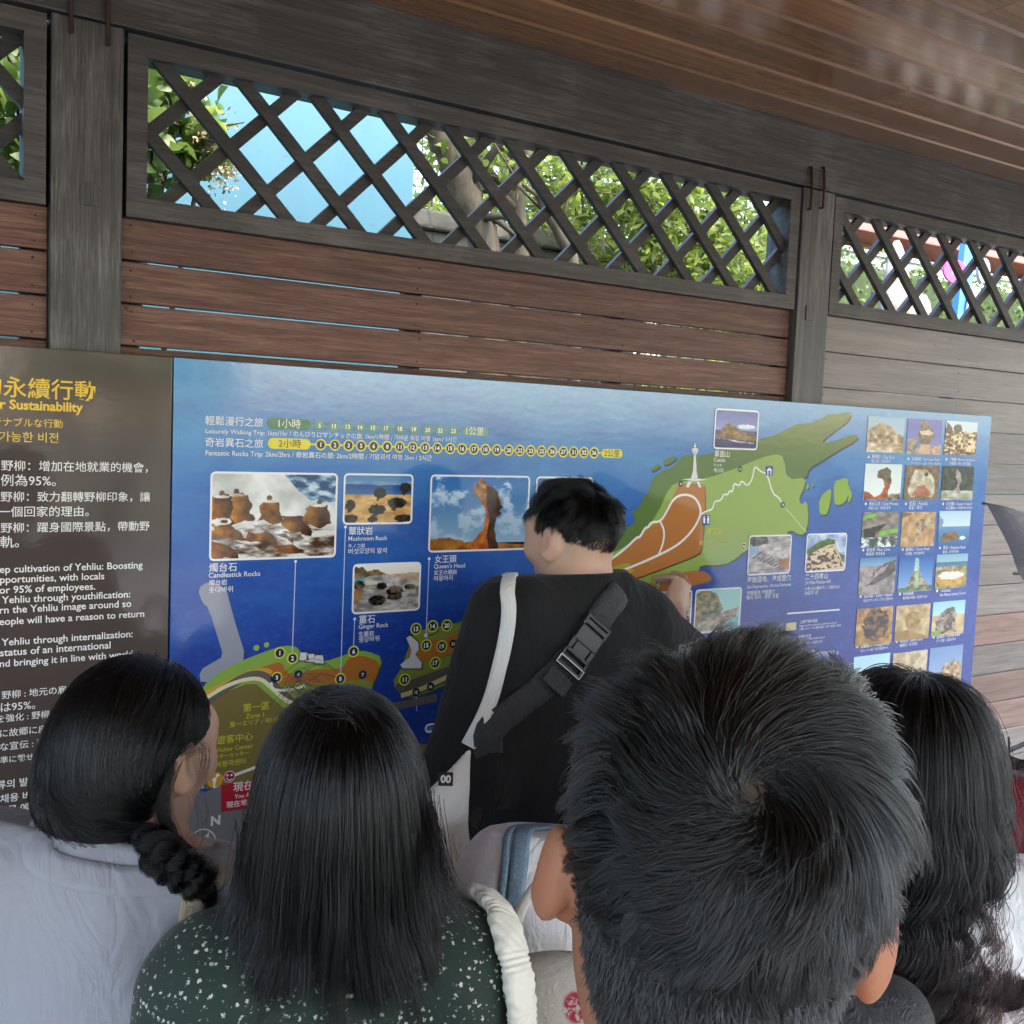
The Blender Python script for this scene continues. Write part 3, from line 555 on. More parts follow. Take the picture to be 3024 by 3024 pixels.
class Pic:
    def __init__(s, w_, h): s.w, s.h = w_, h; s.a = np.zeros((h, w_, 3)); s.Y, s.X = np.mgrid[0:h, 0:w_]; s.Y = s.Y / (h - 1); s.X = s.X / (w_ - 1)
    def c(s, h): return np.array([int(h[i:i + 2], 16) / 255 for i in (0, 2, 4)])
    def grad(s, top, bot, y0=0, y1=1):
        m = (s.Y >= y0) & (s.Y <= y1); t = np.clip((s.Y - y0) / max(y1 - y0, 1e-6), 0, 1)[..., None]; s.a = np.where(m[..., None], s.c(top) * (1 - t) + s.c(bot) * t, s.a); return s
    def mask(s, P):
        P = np.array(P, float); m = np.zeros((s.h, s.w), bool); n = len(P); j = n - 1
        for i in range(n):
            (xi, yi), (xj, yj) = P[i], P[j]
            if abs(yj - yi) > 1e-9: m ^= ((yi > s.Y) != (yj > s.Y)) & (s.X < (xj - xi) * (s.Y - yi) / (yj - yi) + xi)
            j = i
        return m
    def wob(s, P, amp, seed):
        r = np.random.default_rng(seed); Q = []
        for i in range(len(P)):
            a, b = np.array(P[i], float), np.array(P[(i + 1) % len(P)], float)
            for t in (0, .25, .5, .75): Q.append(a + (b - a) * t + r.normal(0, amp, 2) * (0.4 if t == 0 else 1))
        return Q
    def tex(s, m, c0, c1, sy, sx, seed, k=1.0, octv=4, pw=1.0):
        n = np.clip((vnoise(s.h, s.w, sy, sx, seed, octv) - 0.5) * 1.9 * k + 0.5, 0, 1) ** pw
        s.a = np.where(m[..., None], s.c(c0) * (1 - n[..., None]) + s.c(c1) * n[..., None], s.a); return s
    def poly(s, P, c0, c1, sy=8, sx=8, seed=1, wob=0.012, side=None, k=1.0):
        m = s.mask(s.wob(P, wob, seed)); s.tex(m, c0, c1, sy, sx, seed, k)
        if side is not None:                       # printed darker flank of a rock
            X0, X1 = min(p[0] for p in P), max(p[0] for p in P); t = np.clip((s.X - X0) / (X1 - X0), 0, 1)
            f = (1 - side * t) if side > 0 else (1 + side * (1 - t)); s.a = np.where(m[..., None], s.a * f[..., None], s.a)
        return s
    def ell(s, cx, cy, rx, ry, c0, c1, seed=1, side=None, k=1.0):
        P = [(cx + rx * math.cos(t), cy + ry * math.sin(t)) for t in np.linspace(0, 2 * math.pi, 14)[:-1]]; return s.poly(P, c0, c1, 9, 9, seed, min(rx, ry) * 0.1, side, k)
    def mount(s, x0, y0, x1, y1, frame=True, inset=4.0):
        a_, b_ = bp(x0, y0, 5), bp(x1, y1, 5); fx = 0.0026 if frame else 0.0; X0, X1, Za, Zb = a_[0] + fx, b_[0] - fx, a_[2] - fx, b_[2] + fx
        X = np.linspace(X0, X1, s.w); Z = np.linspace(Za, Zb, s.h); xx, zz = np.meshgrid(X, Z); V = np.stack([xx, np.full_like(xx, a_[1]), zz], -1).reshape(-1, 3)
        i = np.arange(s.h - 1)[:, None] * s.w + np.arange(s.w - 1)[None]; F = np.stack([i, i + s.w, i + s.w + 1, i + 1], -1).reshape(-1, 4)
        o = place(link('printed_photo', npmesh('printed_photo', V, F, cols=lin(np.clip((s.a - .5) * 1.22 + .46, 0, 1)).reshape(-1, 3)), mat=M['photo']), board)
        if frame:
            r = 0.010; cs = []
            for cx, cz, t0 in ((b_[0] - r, a_[2] - r, 0), (a_[0] + r, a_[2] - r, 90), (a_[0] + r, b_[2] + r, 180), (b_[0] - r, b_[2] + r, 270)):
                cs += [(cx + r * math.cos(math.radians(t0 + d)), cz + r * math.sin(math.radians(t0 + d)), cx + (r - .0042) * math.cos(math.radians(t0 + d)), cz + (r - .0042) * math.sin(math.radians(t0 + d))) for d in (0, 30, 60, 90)]
            n = len(cs); y = a_[1] - 0.00025; mb = MB().add([(c_[0], y, c_[1]) for c_ in cs] + [(c_[2], y, c_[3]) for c_ in cs], [(i_, (i_ + 1) % n, n + (i_ + 1) % n, n + i_) for i_ in range(n)])
            f_ = mb.build('photo_frame', pm('f4f6f8')); f_.parent = o
        return o
# candlestick rocks in surf
p = Pic(250, 172); p.grad('dfe2e0', 'c9ccca'); p.tex(p.Y < 2, 'b9bcb8', 'f1f2ee', 3, 4, 3)
m = p.mask([(.56, 0), (1, 0), (1, .38), (.80, .33), (.68, .2)]); p.tex(m, '20507c', 'c8d8e2', 16, 9, 5, 1.7)
p.tex(p.mask([(0, .72), (.35, .6), (1, .68), (1, 1), (0, 1)]), '5a4436', 'e4e0da', 13, 6, 9, 1.9)
for P, sd_ in (([(0, .26), (.16, .25), (.18, .4), (.2, .58), (0, .6)], 1), ([(.16, .24), (.28, .25), (.3, .45), (.34, .55), (.18, .58)], 2), ([(.38, .36), (.52, .33), (.55, .5), (.6, .6), (.36, .55)], 3), ([(.54, .5), (.74, .52), (.8, .75), (.56, .64)], 4), ([(.74, .42), (.92, .36), (.96, .6), (.86, .66), (.72, .55)], 5), ([(0, .6), (.14, .58), (.3, .8), (0, .72)], 6), ([(.28, .68), (.48, .66), (.52, .85), (.3, .8)], 7), ([(0, .75), (.1, .78), (.22, 1), (0, 1)], 8), ([(.5, .86), (.7, .84), (.74, .95), (.48, .94)], 9), ([(.45, .62), (.6, .66), (.68, .86), (.5, .72)], 10)):
    p.poly(P, '6a3d17', 'dfa24a', 7, 9, sd_ + 20, .012, .5)
for P, sd_ in (([(.3, .58), (.55, .62), (.72, .8), (.62, .78), (.34, .64)], 31), ([(0, .7), (.25, .82), (.42, .9), (.3, .93), (0, .78)], 32), ([(.56, .68), (.7, .7), (.82, .92), (.7, .9)], 33)): p.poly(P, '7b6f66', 'f4f2f0', 18, 8, sd_, .01, None, 1.6)
for x, y, sd_ in ((.08, .235, 1), (.19, .215, 2), (.45, .29, 3), (.86, .34, 4)): p.ell(x, y, .022, .035, '4a3022', '8d6650', sd_); p.ell(x, y + .04, .06, .018, 'b9a890', 'f4f0ea', sd_ + 5)
p.ell(.08, .56, .08, .04, 'd8d0c8', 'ffffff', 41); p.ell(.1, .56, .03, .02, '5a4030', '7a5c48', 42); p.ell(.36, .685, .06, .02, '8f8880', 'f4f2f0', 43)
p.mount(621, 1391.6, 990.7, 1645.5)
# mushroom rocks
p = Pic(150, 110); p.grad('5d87b6', '6f9cc4', 0, .2); p.grad('285a94', '3f7cb0', .2, .42); p.tex(p.Y > .41, 'b98e58', 'ecc98c', 9, 5, 2); p.poly([(.0, .17), (.3, .12), (.7, .16), (1, .13), (1, .2), (0, .2)], '6d93b4', '9db6c8', 5, 5, 3)
for cx, cy, rx, ry, sd_ in ((.52, .38, .1, .11, 1), (.9, .26, .09, .11, 2), (.78, .58, .15, .11, 3), (.48, .72, .13, .11, 4), (.09, .62, .08, .11, 5), (.1, .9, .11, .09, 6), (.42, .92, .08, .06, 7), (.88, .9, .14, .08, 8)): p.ell(cx, cy, rx, ry, '1d1a1b', '6b5a50', sd_, -.3); p.poly([(cx - rx * .5, cy + ry * .6), (cx + rx * .3, cy + ry * .6), (cx - rx * .2, cy + ry * 1.5), (cx - rx * .6, cy + ry * 1.4)], '2b2523', '5a4a40', 6, 6, sd_ + 9)
p.mount(1014.7, 1397, 1216, 1547)
# slender rock with a carved head on a curved neck
p = Pic(210, 160); p.grad('3f78b8', '9fbcd0', 0, .9); n_ = vnoise(160, 210, 7, 8, 12, 4); cl = np.clip((n_ - .52) * 4.5, 0, .8)[..., None] * np.clip(1.25 - p.Y, 0, 1)[..., None]; p.a = p.a * (1 - cl) + np.array([.9, .94, .97]) * cl
p.poly([(0, .84), (.2, .82), (.42, .88), (1, .95), (1, 1.01), (0, 1.01)], '8a5a22', 'c58d42', 5, 9, 4)
p.poly([(.24, 1.0), (.46, .84), (.54, .7), (.56, .5), (.5, .34), (.43, .24), (.47, .06), (.5, .03), (.56, .1), (.66, .18), (.7, .3), (.72, .4), (.69, .45), (.7, .53), (.65, .56), (.64, .74), (.68, 1.0)], '8c4a1c', 'd98a42', 8, 12, 6, .008)
p.poly([(.55, .12), (.62, .15), (.68, .22), (.71, .38), (.735, .41), (.7, .46), (.71, .53), (.66, .56), (.65, .72), (.7, 1), (.6, 1), (.57, .8), (.6, .56), (.56, .4)], '3f2b25', '6d4c3a', 8, 8, 7, .006); p.poly([(.42, .2), (.48, .04), (.55, .12), (.56, .36), (.5, .34)], '8a6240', 'dcb07a', 14, 14, 8, .008)
p.mount(1271, 1401, 1556, 1623)
p = Pic(96, 90); p.grad('2d5d9c', '3f78b0'); p.tex(p.Y < 2, '2a5590', '7fa6cc', 14, 4, 3); p.ell(.14, .22, .09, .04, 'dde6ee', 'ffffff', 4); p.ell(.12, .38, .05, .02, 'dde6ee', 'ffffff', 5); p.poly([(.1, .9), (.4, .5), (.8, .6), (1, 1), (0, 1)], '6d5a48', 'a8907a', 8, 8, 6); p.mount(1583, 1406.7, 1744.5, 1560)
# ginger rocks
p = Pic(150, 106); p.grad('f0ece4', 'e6ddd2', 0, .3); p.poly([(0, .06), (.12, .04), (.2, .15), (.3, .1), (.5, .22), (.5, .28), (0, .3)], '54503c', 'a08a6c', 9, 9, 2); p.poly([(0, .3), (.22, .26), (.2, .42), (0, .46)], '3aa0b8', '7fcad4', 4, 4, 3, .004); p.tex(p.mask([(.0, .46), (.22, .24), (1, .2), (1, 1), (0, 1)]), '8a8480', 'd4cec6', 12, 7, 4, 1.3); p.poly([(.4, .22), (1, .2), (1, .38), (.7, .32)], 'b49a84', 'd8c0ac', 8, 8, 5)
for cx, cy, rx, ry, sd_ in ((.08, .42, .09, .1, 1), (.42, .46, .08, .08, 2), (.36, .76, .14, .11, 3), (.62, .58, .13, .11, 4), (.62, .7, .12, .08, 5), (.85, .5, .09, .06, 6)): p.ell(cx, cy, rx, ry, '1c1816', '8f8070', sd_, -.2, 1.7)
p.poly([(0, .55), (.14, .5), (.16, .62), (.02, .85)], '8a6a4c', 'b89470', 5, 5, 8); p.mount(1041.5, 1665.4, 1238.6, 1801.8)
p = Pic(84, 78); p.grad('3f5aa8', '8fa6d2', 0, .52); p.grad('3a4f84', '2c3f70', .52, 1); p.ell(.72, .42, .22, .06, 'c8d4ea', 'f4f6fa', 2); p.poly([(.16, .5), (.28, .34), (.42, .38), (.62, .54), (.98, .68), (.96, .8), (.5, .76), (.02, .7), (.1, .58)], '5e4a34', 'a8906c', 9, 9, 3); p.poly([(.02, .72), (.5, .78), (.95, .84), (.5, .84)], '8f9ab0', 'e8ecf2', 8, 14, 4); p.mount(2111.6, 1205, 2234.8, 1330)
p = Pic(82, 78); p.tex(p.Y < 2, '8f8a88', 'd8d2cc', 8, 5, 2, 1.2); p.poly([(0, .2), (.25, .25), (.2, .5), (0, .6)], '6d8fb0', 'b4c8d8', 6, 6, 3); p.poly([(0, 0), (.4, 0), (.5, .2), (.1, .28), (0, .2)], '3b3836', '8a8278', 9, 9, 4)
for i_ in range(9): p.poly([(.1 + .08 * i_, .55 + .04 * i_), (.3 + .08 * i_, .4 + .05 * i_), (.34 + .08 * i_, .42 + .05 * i_), (.14 + .08 * i_, .6 + .04 * i_)], '6d6866', '8a8480', 5, 5, 5 + i_)
p.poly([(.68, .62), (.98, .58), (.98, .9), (.8, .86)], '9a6848', 'b88a68', 5, 5, 30); p.mount(2211, 1581, 2331, 1693.5)
p = Pic(80, 78); p.grad('7f9cc8', 'c8d8e8'); p.tex(p.Y < .5, '7f9cc8', 'eef2f6', 3, 4, 2); p.poly([(.0, .45), (.3, .22), (.55, .14), (.7, .18), (.82, .5), (1, .8), (1, 1), (0, 1)], 'cdb394', 'e6d4b8', 8, 8, 3); n_ = vnoise(78, 80, 14, 12, 4, 2); p.a = np.where((p.mask([(.05, .55), (.3, .42), (.65, .32), (.8, .55), (.95, .9), (0, 1)]) & (n_ > .58))[..., None], p.c('5a4632'), p.a); p.poly([(.0, .42), (.3, .2), (.55, .13), (.72, .17), (.72, .27), (.4, .36), (.1, .55), (0, .55)], '3d5a26', '6d8a44', 9, 9, 5); p.poly([(.82, .5), (1, .6), (1, .8), (.9, .75)], '3d5a26', '6d8a44', 9, 9, 6); p.mount(2381.9, 1575.7, 2494, 1685)
p = Pic(88, 70); p.tex(p.Y < 2, '4a3a30', 'c8b4a0', 9, 9, 2, 1.6); p.mount(1900, 1749.6, 2037.7, 1860)
p = Pic(88, 70); p.grad('9fd0cc', 'b8dcd8'); p.poly([(0, .1), (.2, .0), (.45, .1), (.6, .45), (.55, .6), (0, .7)], '3f5c2a', 'b8a070', 10, 10, 3, .012, None, 1.5); p.poly([(0, .62), (.5, .56), (.98, .45), (.9, .7), (.4, 1), (0, 1)], '6d6454', 'cfc4ae', 12, 9, 4); p.poly([(.5, 1), (.95, .65), (1, 1)], '4f9aa0', '9fd0cc', 8, 8, 5); p.mount(2053, 1741, 2183, 1860)
p = Pic(40, 30); p.grad('3a64b0', '7f9cc8'); p.mount(1254, 2138, 1291, 2160)
# thumbnails
THS = [(2563.7, 1228.5, 2664, 1338), (2681, 1235, 2776, 1343.7), (2793.4, 1242, 2879.7, 1345), (2555, 1368.7, 2656.5, 1477), (2673.6, 1373.6, 2767, 1477), (2783.4, 1376, 2869.4, 1477), (2548, 1512, 2647.8, 1613.6), (2664, 1512, 2756.3, 1612), (2774, 1509, 2859, 1607),
       (2539.8, 1648, 2639, 1750.5), (2656, 1643.7, 2748.5, 1743), (2765.8, 1638, 2850.8, 1733.6), (2530.4, 1798, 2629.7, 1898.5), (2646.6, 1789.8, 2740, 1883.5), (2755, 1778.6, 2843, 1870), (2521, 1940, 2620, 2040), (2637, 1930, 2731, 2028), (2746, 1914, 2836, 2010)]
def T(i):
    p = Pic(66, 70); s = i * 13
    if i == 0: p.grad('8fb4cc', 'cfe0e6'); p.poly([(0, .3), (.2, .28), (.25, .18), (.45, .17), (.7, .3), (.8, .45), (1, .5), (1, 1), (0, 1)], '7d6a50', 'd8c8ac', 8, 8, s, .01, None, 1.4); p.ell(.36, .3, .15, .12, '8a7854', 'b8a47c', s); p.tex(p.Y > .75, '9a8468', 'f0e6d6', 9, 5, s)
    if i == 1: p.grad('4f62b4', '8f9cd2'); p.poly([(.38, .04), (.48, .02), (.68, .25), (.8, .48), (.66, .7), (.38, .72), (.3, .45), (.36, .3)], '4f443e', '9a8878', 9, 14, s); p.poly([(.36, .36), (.6, .28), (.74, .38), (.7, .44), (.4, .44)], 'cdb89c', 'e6d8c4', 6, 6, s); p.poly([(.4, .72), (.66, .7), (.72, 1), (.36, 1)], 'c8a680', 'dcc09c', 6, 6, s); p.poly([(0, .6), (.3, .5), (.36, 1), (0, 1)], '6d625c', 'c4bcb4', 8, 8, s); p.poly([(.72, .75), (1, .72), (1, 1), (.7, 1)], '8a6a50', 'e0ccb8', 9, 9, s)
    if i == 2: p.grad('cfe2e8', 'b4ccd4'); p.tex(p.Y > .3, '4f3e2a', 'f0dcb4', 14, 12, s, 2.0); p.ell(.38, .22, .14, .13, '3d342c', '7d6c58', s); p.poly([(0, 0), (.2, .2), (.25, .4), (0, .35)], '2c2824', '5a4e40', 6, 6, s)
    if i == 3: p.grad('d6e4e2', 'eef2f0'); p.poly([(.35, .2), (.58, .07), (.7, .2), (.74, .5), (.66, .7), (.64, 1), (0, 1), (0, .76), (.14, .78), (.3, .92), (.46, .82), (.55, .62), (.48, .4), (.33, .36)], '8a4a20', 'c8743c', 8, 8, s); p.poly([(.35, .2), (.58, .07), (.7, .2), (.74, .5), (.6, .52), (.5, .4), (.32, .36)], '57503f', '8a7c60', 8, 8, s); p.poly([(.65, .85), (1, .78), (1, 1), (.64, 1)], '4a3828', 'd8c4ac', 9, 9, s)
    if i == 4: p.tex(p.Y < 2, '6d5a42', '9a8462', 6, 6, s); p.poly([(.3, .12), (.65, .1), (.85, .4), (.9, .8), (.8, .92), (.5, .84), (.2, .92), (.12, .75), (.18, .35)], 'a89c84', 'ece4d0', 6, 6, s); p.poly([(.35, .6), (.6, .55), (.78, .88), (.22, .88)], 'a06a4c', 'c89078', 5, 5, s); p.ell(.62, .25, .06, .06, '4a4030', '6d6048', s)
    if i == 5: p.tex(p.Y < 2, '1f241c', '5a6450', 8, 14, s); p.tex(p.Y > .72, '8f947a', 'd4d4c4', 6, 4, s); p.poly([(.42, .08), (.56, .18), (.62, .4), (.55, .55), (.62, .84), (.26, .86), (.48, .62), (.5, .5), (.42, .3)], '8f8a88', 'cac4c0', 6, 6, s); p.poly([(.25, .82), (.62, .8), (.66, .9), (.2, .9)], 'b4b0ac', 'd8d4d0', 6, 6, s)
    if i == 6: p.tex(p.Y < 2, '6d6660', 'aaa29a', 9, 5, s); p.poly([(.05, .12), (.4, .02), (.3, .14), (.05, .2)], '6fae3a', '8fca50', 6, 6, s); p.poly([(.04, .5), (.3, .42), (.7, .3), (.4, .6), (.35, .72), (.05, .7)], '141414', '3a3836', 6, 6, s); p.poly([(.5, .56), (1, .48), (1, .58), (.45, .68)], '6fae3a', '8fca50', 6, 6, s); p.tex(p.Y > .72, '4f5a5c', 'e8f0f0', 9, 7, s, 1.9); p.ell(.42, .58, .05, .04, 'a03048', 'b8485c', s)
    if i == 7: p.tex(p.Y < 2, 'a8845c', 'd8b88e', 4, 6, s); p.poly([(.4, .3), (.6, .2), (.85, .12), (.95, .3), (.7, .45), (.5, .7), (.42, .95), (.34, .95), (.45, .6)], '8a7460', 'ccbaa2', 10, 10, s, .02, None, 1.5); p.poly([(0, 0), (.3, .05), (0, .16)], '7d5a38', '94704a', 5, 5, s)
    if i == 8: p.grad('b4d4e4', 'd2e4ea', 0, .46); p.grad('6a9cc4', '3f74a8', .46, 1); p.poly([(0, .1), (.14, .3), (.1, .5), (0, .52)], '7d94a4', 'a4b4c0', 5, 5, s); p.poly([(.08, .8), (.14, .66), (.5, .6), (.7, .78), (.5, .88), (.14, .88)], '6d5030', 'a8824c', 8, 8, s); p.ell(.78, .8, .1, .06, 'c8d8e4', 'ffffff', s)
    if i == 9: p.grad('5a90bc', '9fc0d4', 0, .3); p.tex(p.Y > .22, '7d7674', 'bab2ae', 6, 5, s); p.poly([(.36, .42), (.7, .16), (1, .08), (1, .4), (.7, .6), (.36, .74), (.16, .76), (.44, .58)], '3a3634', '6d6664', 6, 6, s); p.poly([(.42, .4), (.8, .18), (.72, .36), (.4, .56)], '9a8e88', 'c0b4ae', 6, 6, s)
    if i == 10: p.grad('2f6cb4', '8fb8dc'); p.poly([(.2, 1), (.36, .62), (.46, .4), (.6, .4), (.72, .65), (1, .9), (1, 1)], '6d6450', 'd4c8b0', 11, 11, s); p.poly([(0, .9), (.4, .82), (1, .86), (1, 1), (0, 1)], '3f5c2c', '9aa474', 9, 9, s); p.poly([(.46, .42), (.46, .16), (.5, .06), (.56, .08), (.58, .2), (.6, .42)], '8fb4b4', 'cfe4e0', 7, 7, s); p.poly([(.47, .46), (.6, .46), (.62, .9), (.5, .9)], '94b494', 'b8d0b0', 6, 6, s)
    if i == 11: p.grad('8fb8cc', 'a8c8d4', 0, .25); p.grad('4f84a4', '5a90ac', .22, .36); p.tex(p.Y > .36, '6d7a44', 'c8b484', 8, 8, s); p.ell(.5, .74, .48, .2, 'b88e2c', 'dcb44c', s); p.ell(.5, .62, .42, .12, 'd4d2c4', 'f6f4ec', s, None, .4); p.poly([(0, .36), (.5, .34), (1, .36), (1, .44), (0, .46)], '7d6a50', 'd0bc9c', 9, 12, s)
    if i == 12: p.tex(p.Y < 2, '9a7440', 'dcb880', 5, 6, s); p.ell(.55, .46, .36, .44, '4a3824', 'a8885c', s, -.2, 1.6)
    if i == 13: p.tex(p.Y < 2, 'a89064', 'd8c49c', 5, 6, s); p.ell(.5, .45, .22, .26, '8a703c', 'c0a468', s); p.poly([(0, .7), (.4, .72), (1, .95), (1, 1), (0, 1)], '94784c', 'b4985c', 5, 5, s)
    if i == 14: p.grad('9fd0e4', 'b8dce8', 0, .4); p.tex(p.Y > .4, 'c0aa7c', 'd8c8a0', 5, 5, s); p.poly([(.15, .5), (.3, .3), (.6, .16), (.7, .26), (.72, .6), (.76, .94), (.2, .96), (.1, .8)], '5f564c', 'b4a896', 11, 11, s, .012, None, 1.6); p.poly([(0, .85), (.3, .8), (.3, 1), (0, 1)], '7d9c4c', '94b064', 5, 5, s)
    if i == 15: p.grad('b8e0ec', 'd4ecf0'); p.poly([(0, .7), (.5, .5), (1, .7), (1, 1), (0, 1)], '7d6a50', 'c0aa88', 8, 8, s)
    if i == 16: p.tex(p.Y < 2, 'a89878', 'd8ccb0', 6, 6, s)
    if i == 17: p.grad('7d9cc4', '9fb4d0'); p.poly([(.2, .9), (.4, .6), (.5, .42), (.62, .5), (.75, .36), (.98, .55), (1, 1), (.2, 1)], '7d6848', 'e0ccaa', 9, 9, s)
    p.mount(*THS[i], frame=False)
for i in range(18): T(i)
TX = [('豬排石 / Clay Rock', '粘土岩 / 점토바위'), ('冰淇淋石 / Ice Cream Rock', 'アイスクリーム岩 / 아이스크림바위'), ('海蝕溝 / Marine Depression', '海蝕溝 / 해식 자연 함몰'), ('俏皮公主 / Cute Princess', '俏皮公主 / 귀여운공주'), ('化石 / Fossils', '化石 / 화석'), ("女王頭II / Queen's Head II", '女王頭岩 II / 여왕머리 바위 II'), ('媽祖洞 / Mazu Cave', '媽祖洞 / 마조동굴'), ('臺灣石 / Taiwan Rock', '台湾岩 / 타이완바위'), ('象石 / Elephant Rock', '象石 / 코끼리바위'),
      ("仙女鞋 / Lady's Slipper", '仙女のサンダル / 선녀 신발바위'), ('林添禎銅像', '林添禎の銅像 / 린텐전 동상'), ('海氣象測量台', 'Sea Measurement Tower'), ('菠蘿麵包 / Pineapple Bun', 'メロンパン岩 / 파인애플빵바위'), ('地球石 / Earth Rock', '地球石 / 지구바위'), ('金剛石 / Gorilla Rock', 'ゴリラ岩 / 고릴라바위')]
for i, (a1, a2) in enumerate(TX):
    x0, y0, x1, y1 = THS[i]; wdt = x1 - x0; L1 = min(.88, .035 * len(a1) + .16); L2 = min(.9, .045 * len(a2) + .1)
    lettering('caption', [(a1, x0 + 10, y1 + 15, x0 + 10 + wdt * L1), (a2, x0 + 9, y1 + 27, x0 + 9 + wdt * L2)], 'e8ecf6', 3, board, 0.008)
    mb = MB(); disc(mb, x0 + 1, y1 + 11, 4.2, 3, 12); place(mb.build('caption_dot', pm('f4f6fa')), board)
lettering('caption', [('燭台石', 616.8, 1687, 698.8), ('Candlestick Rocks', 616, 1706, 767.8), ('燭台岩', 616, 1728, 669.7), ('촛대바위', 616, 1750, 687)], W_, 4, board, 0.006)
lettering('caption', [('蕈狀岩', 1029, 1578, 1099.6), ('Mushroom Rock', 1028, 1597, 1143), ('キノコ岩', 1028, 1617, 1077), ('버섯모양의 암석', 1028, 1635, 1141)], W_, 4, board, 0.006)
lettering('caption', [('女王頭', 1282.8, 1661, 1347), ("Queen's Head", 1280.7, 1679, 1372.7), ('女王の頭岩', 1280.7, 1697, 1348), ('여왕머리', 1280, 1715, 1335.8)], W_, 4, board, 0.006)
lettering('caption', [('薑石', 1059.5, 1840, 1106.6), ('Ginger Rock', 1058.6, 1857, 1146), ('生姜岩', 1058, 1879, 1103.5), ('생강바위', 1058, 1896, 1119)], W_, 4, board, 0.006)
lettering('caption', [('單面山', 2109, 1348, 2153.6), ('Cuesta', 2107, 1363, 2140.6), ('ケスタ', 2106.5, 1378, 2129.7), ('케스타', 2106.5, 1394, 2136)], W_, 4, board, 0.006)
lettering('caption', [('海蝕窪地、海成壺穴', 2205, 1720, 2333.7), ('Sea Depression, Marine Potholes', 2205, 1738, 2334), ('海蝕窪地 海蝕壺穴', 2204, 1757, 2287), ('해식 와지 · 해양 호혈', 2203, 1771, 2297)], W_, 4, board, 0.006)
lettering('caption', [('二十四孝山', 2377, 1711, 2443), ('24 Filial Pieties Hill', 2376.4, 1726, 2450.7), ('24孝山(24個のキノコ岩の山)', 2375, 1743, 2477.5), ('24효자 산', 2374.6, 1757, 2414)], W_, 4, board, 0.006)
# ------------------------------------------------------------------ behind the wall
def leafmat(name, c0, c1, c2, trans=0.35):
    q = NM(name); g = q.n('ShaderNodeNewGeometry').outputs['Random Per Island']
    col = q.ramp(g, [(0.0, c0), (0.5, c1), (1.0, c2)])
    tr = q.n('ShaderNodeBsdfTranslucent'); hs = q.n('ShaderNodeHueSaturation'); hs.inputs['Value'].default_value = 1.9; hs.inputs['Hue'].default_value = 0.485; q.l(col, hs.inputs['Color']); q.l(hs.outputs[0], tr.inputs[0])
    q.out(col, 0.38); ms = q.n('ShaderNodeMixShader'); ms.inputs[0].default_value = trans
    q.l(q.b.outputs[0], ms.inputs[1]); q.l(tr.outputs[0], ms.inputs[2]); q.l(ms.outputs[0], q.t.nodes['Material Output'].inputs[0]); return q.m
M['leaf_near'] = leafmat('glossy_broad_leaf', (0.05, 0.10, 0.02), (0.11, 0.19, 0.04), (0.19, 0.28, 0.065), .4)
M['leaf_bright'] = leafmat('bright_narrow_leaf', (0.04, 0.075, 0.012), (0.11, 0.165, 0.025), (0.2, 0.25, 0.05), 0.45)
M['leaf_hedge'] = leafmat('hedge_leaf', (0.03, 0.06, 0.015), (0.07, 0.13, 0.025), (0.14, 0.2, 0.04))
M['flower'] = plain('cream_blossom', (0.62, 0.5, 0.3), 0.7)
M['bark'] = wood('mossy_bark', (0.025, 0.018, 0.010), (0.06, 0.046, 0.024), (0.12, 0.095, 0.05), 'z', (0.7, 0.9))
def leaves(C, size, width, rg, up=0.3, droop=0.0):
    n = len(C); d = rg.normal(size=(n, 3)); d[:, 2] = d[:, 2] * 0.6 - droop; d /= np.linalg.norm(d, axis=1)[:, None]
    nn = rg.normal(size=(n, 3)); nn[:, 2] += up * 3; s = np.cross(d, nn); s /= np.linalg.norm(s, axis=1)[:, None]; nn = np.cross(s, d)
    L = size * rg.uniform(0.6, 1.25, n)[:, None]; W = L * width; cv = nn * L * 0.10
    V = np.stack([C, C + d * L * .32 + s * W * .5 + cv, C + d * L * .32 - s * W * .5 + cv, C + d * L * .68 + s * W * .42 + cv * .8, C + d * L * .68 - s * W * .42 + cv * .8, C + d * L - nn * L * .08], 1)
    base = (np.arange(n) * 6)[:, None, None]; F = base + np.array([[0, 2, 1], [1, 2, 3], [2, 4, 3], [3, 4, 5]])[None]
    return V.reshape(-1, 3), F.reshape(-1, 3)
def blob(c, r, n, rg, hollow=0.35):
    d = rg.normal(size=(n, 3)); d /= np.linalg.norm(d, axis=1)[:, None]; return np.asarray(c) + d * (hollow + (1 - hollow) * rg.random((n, 1)) ** 0.5) * np.asarray(r)
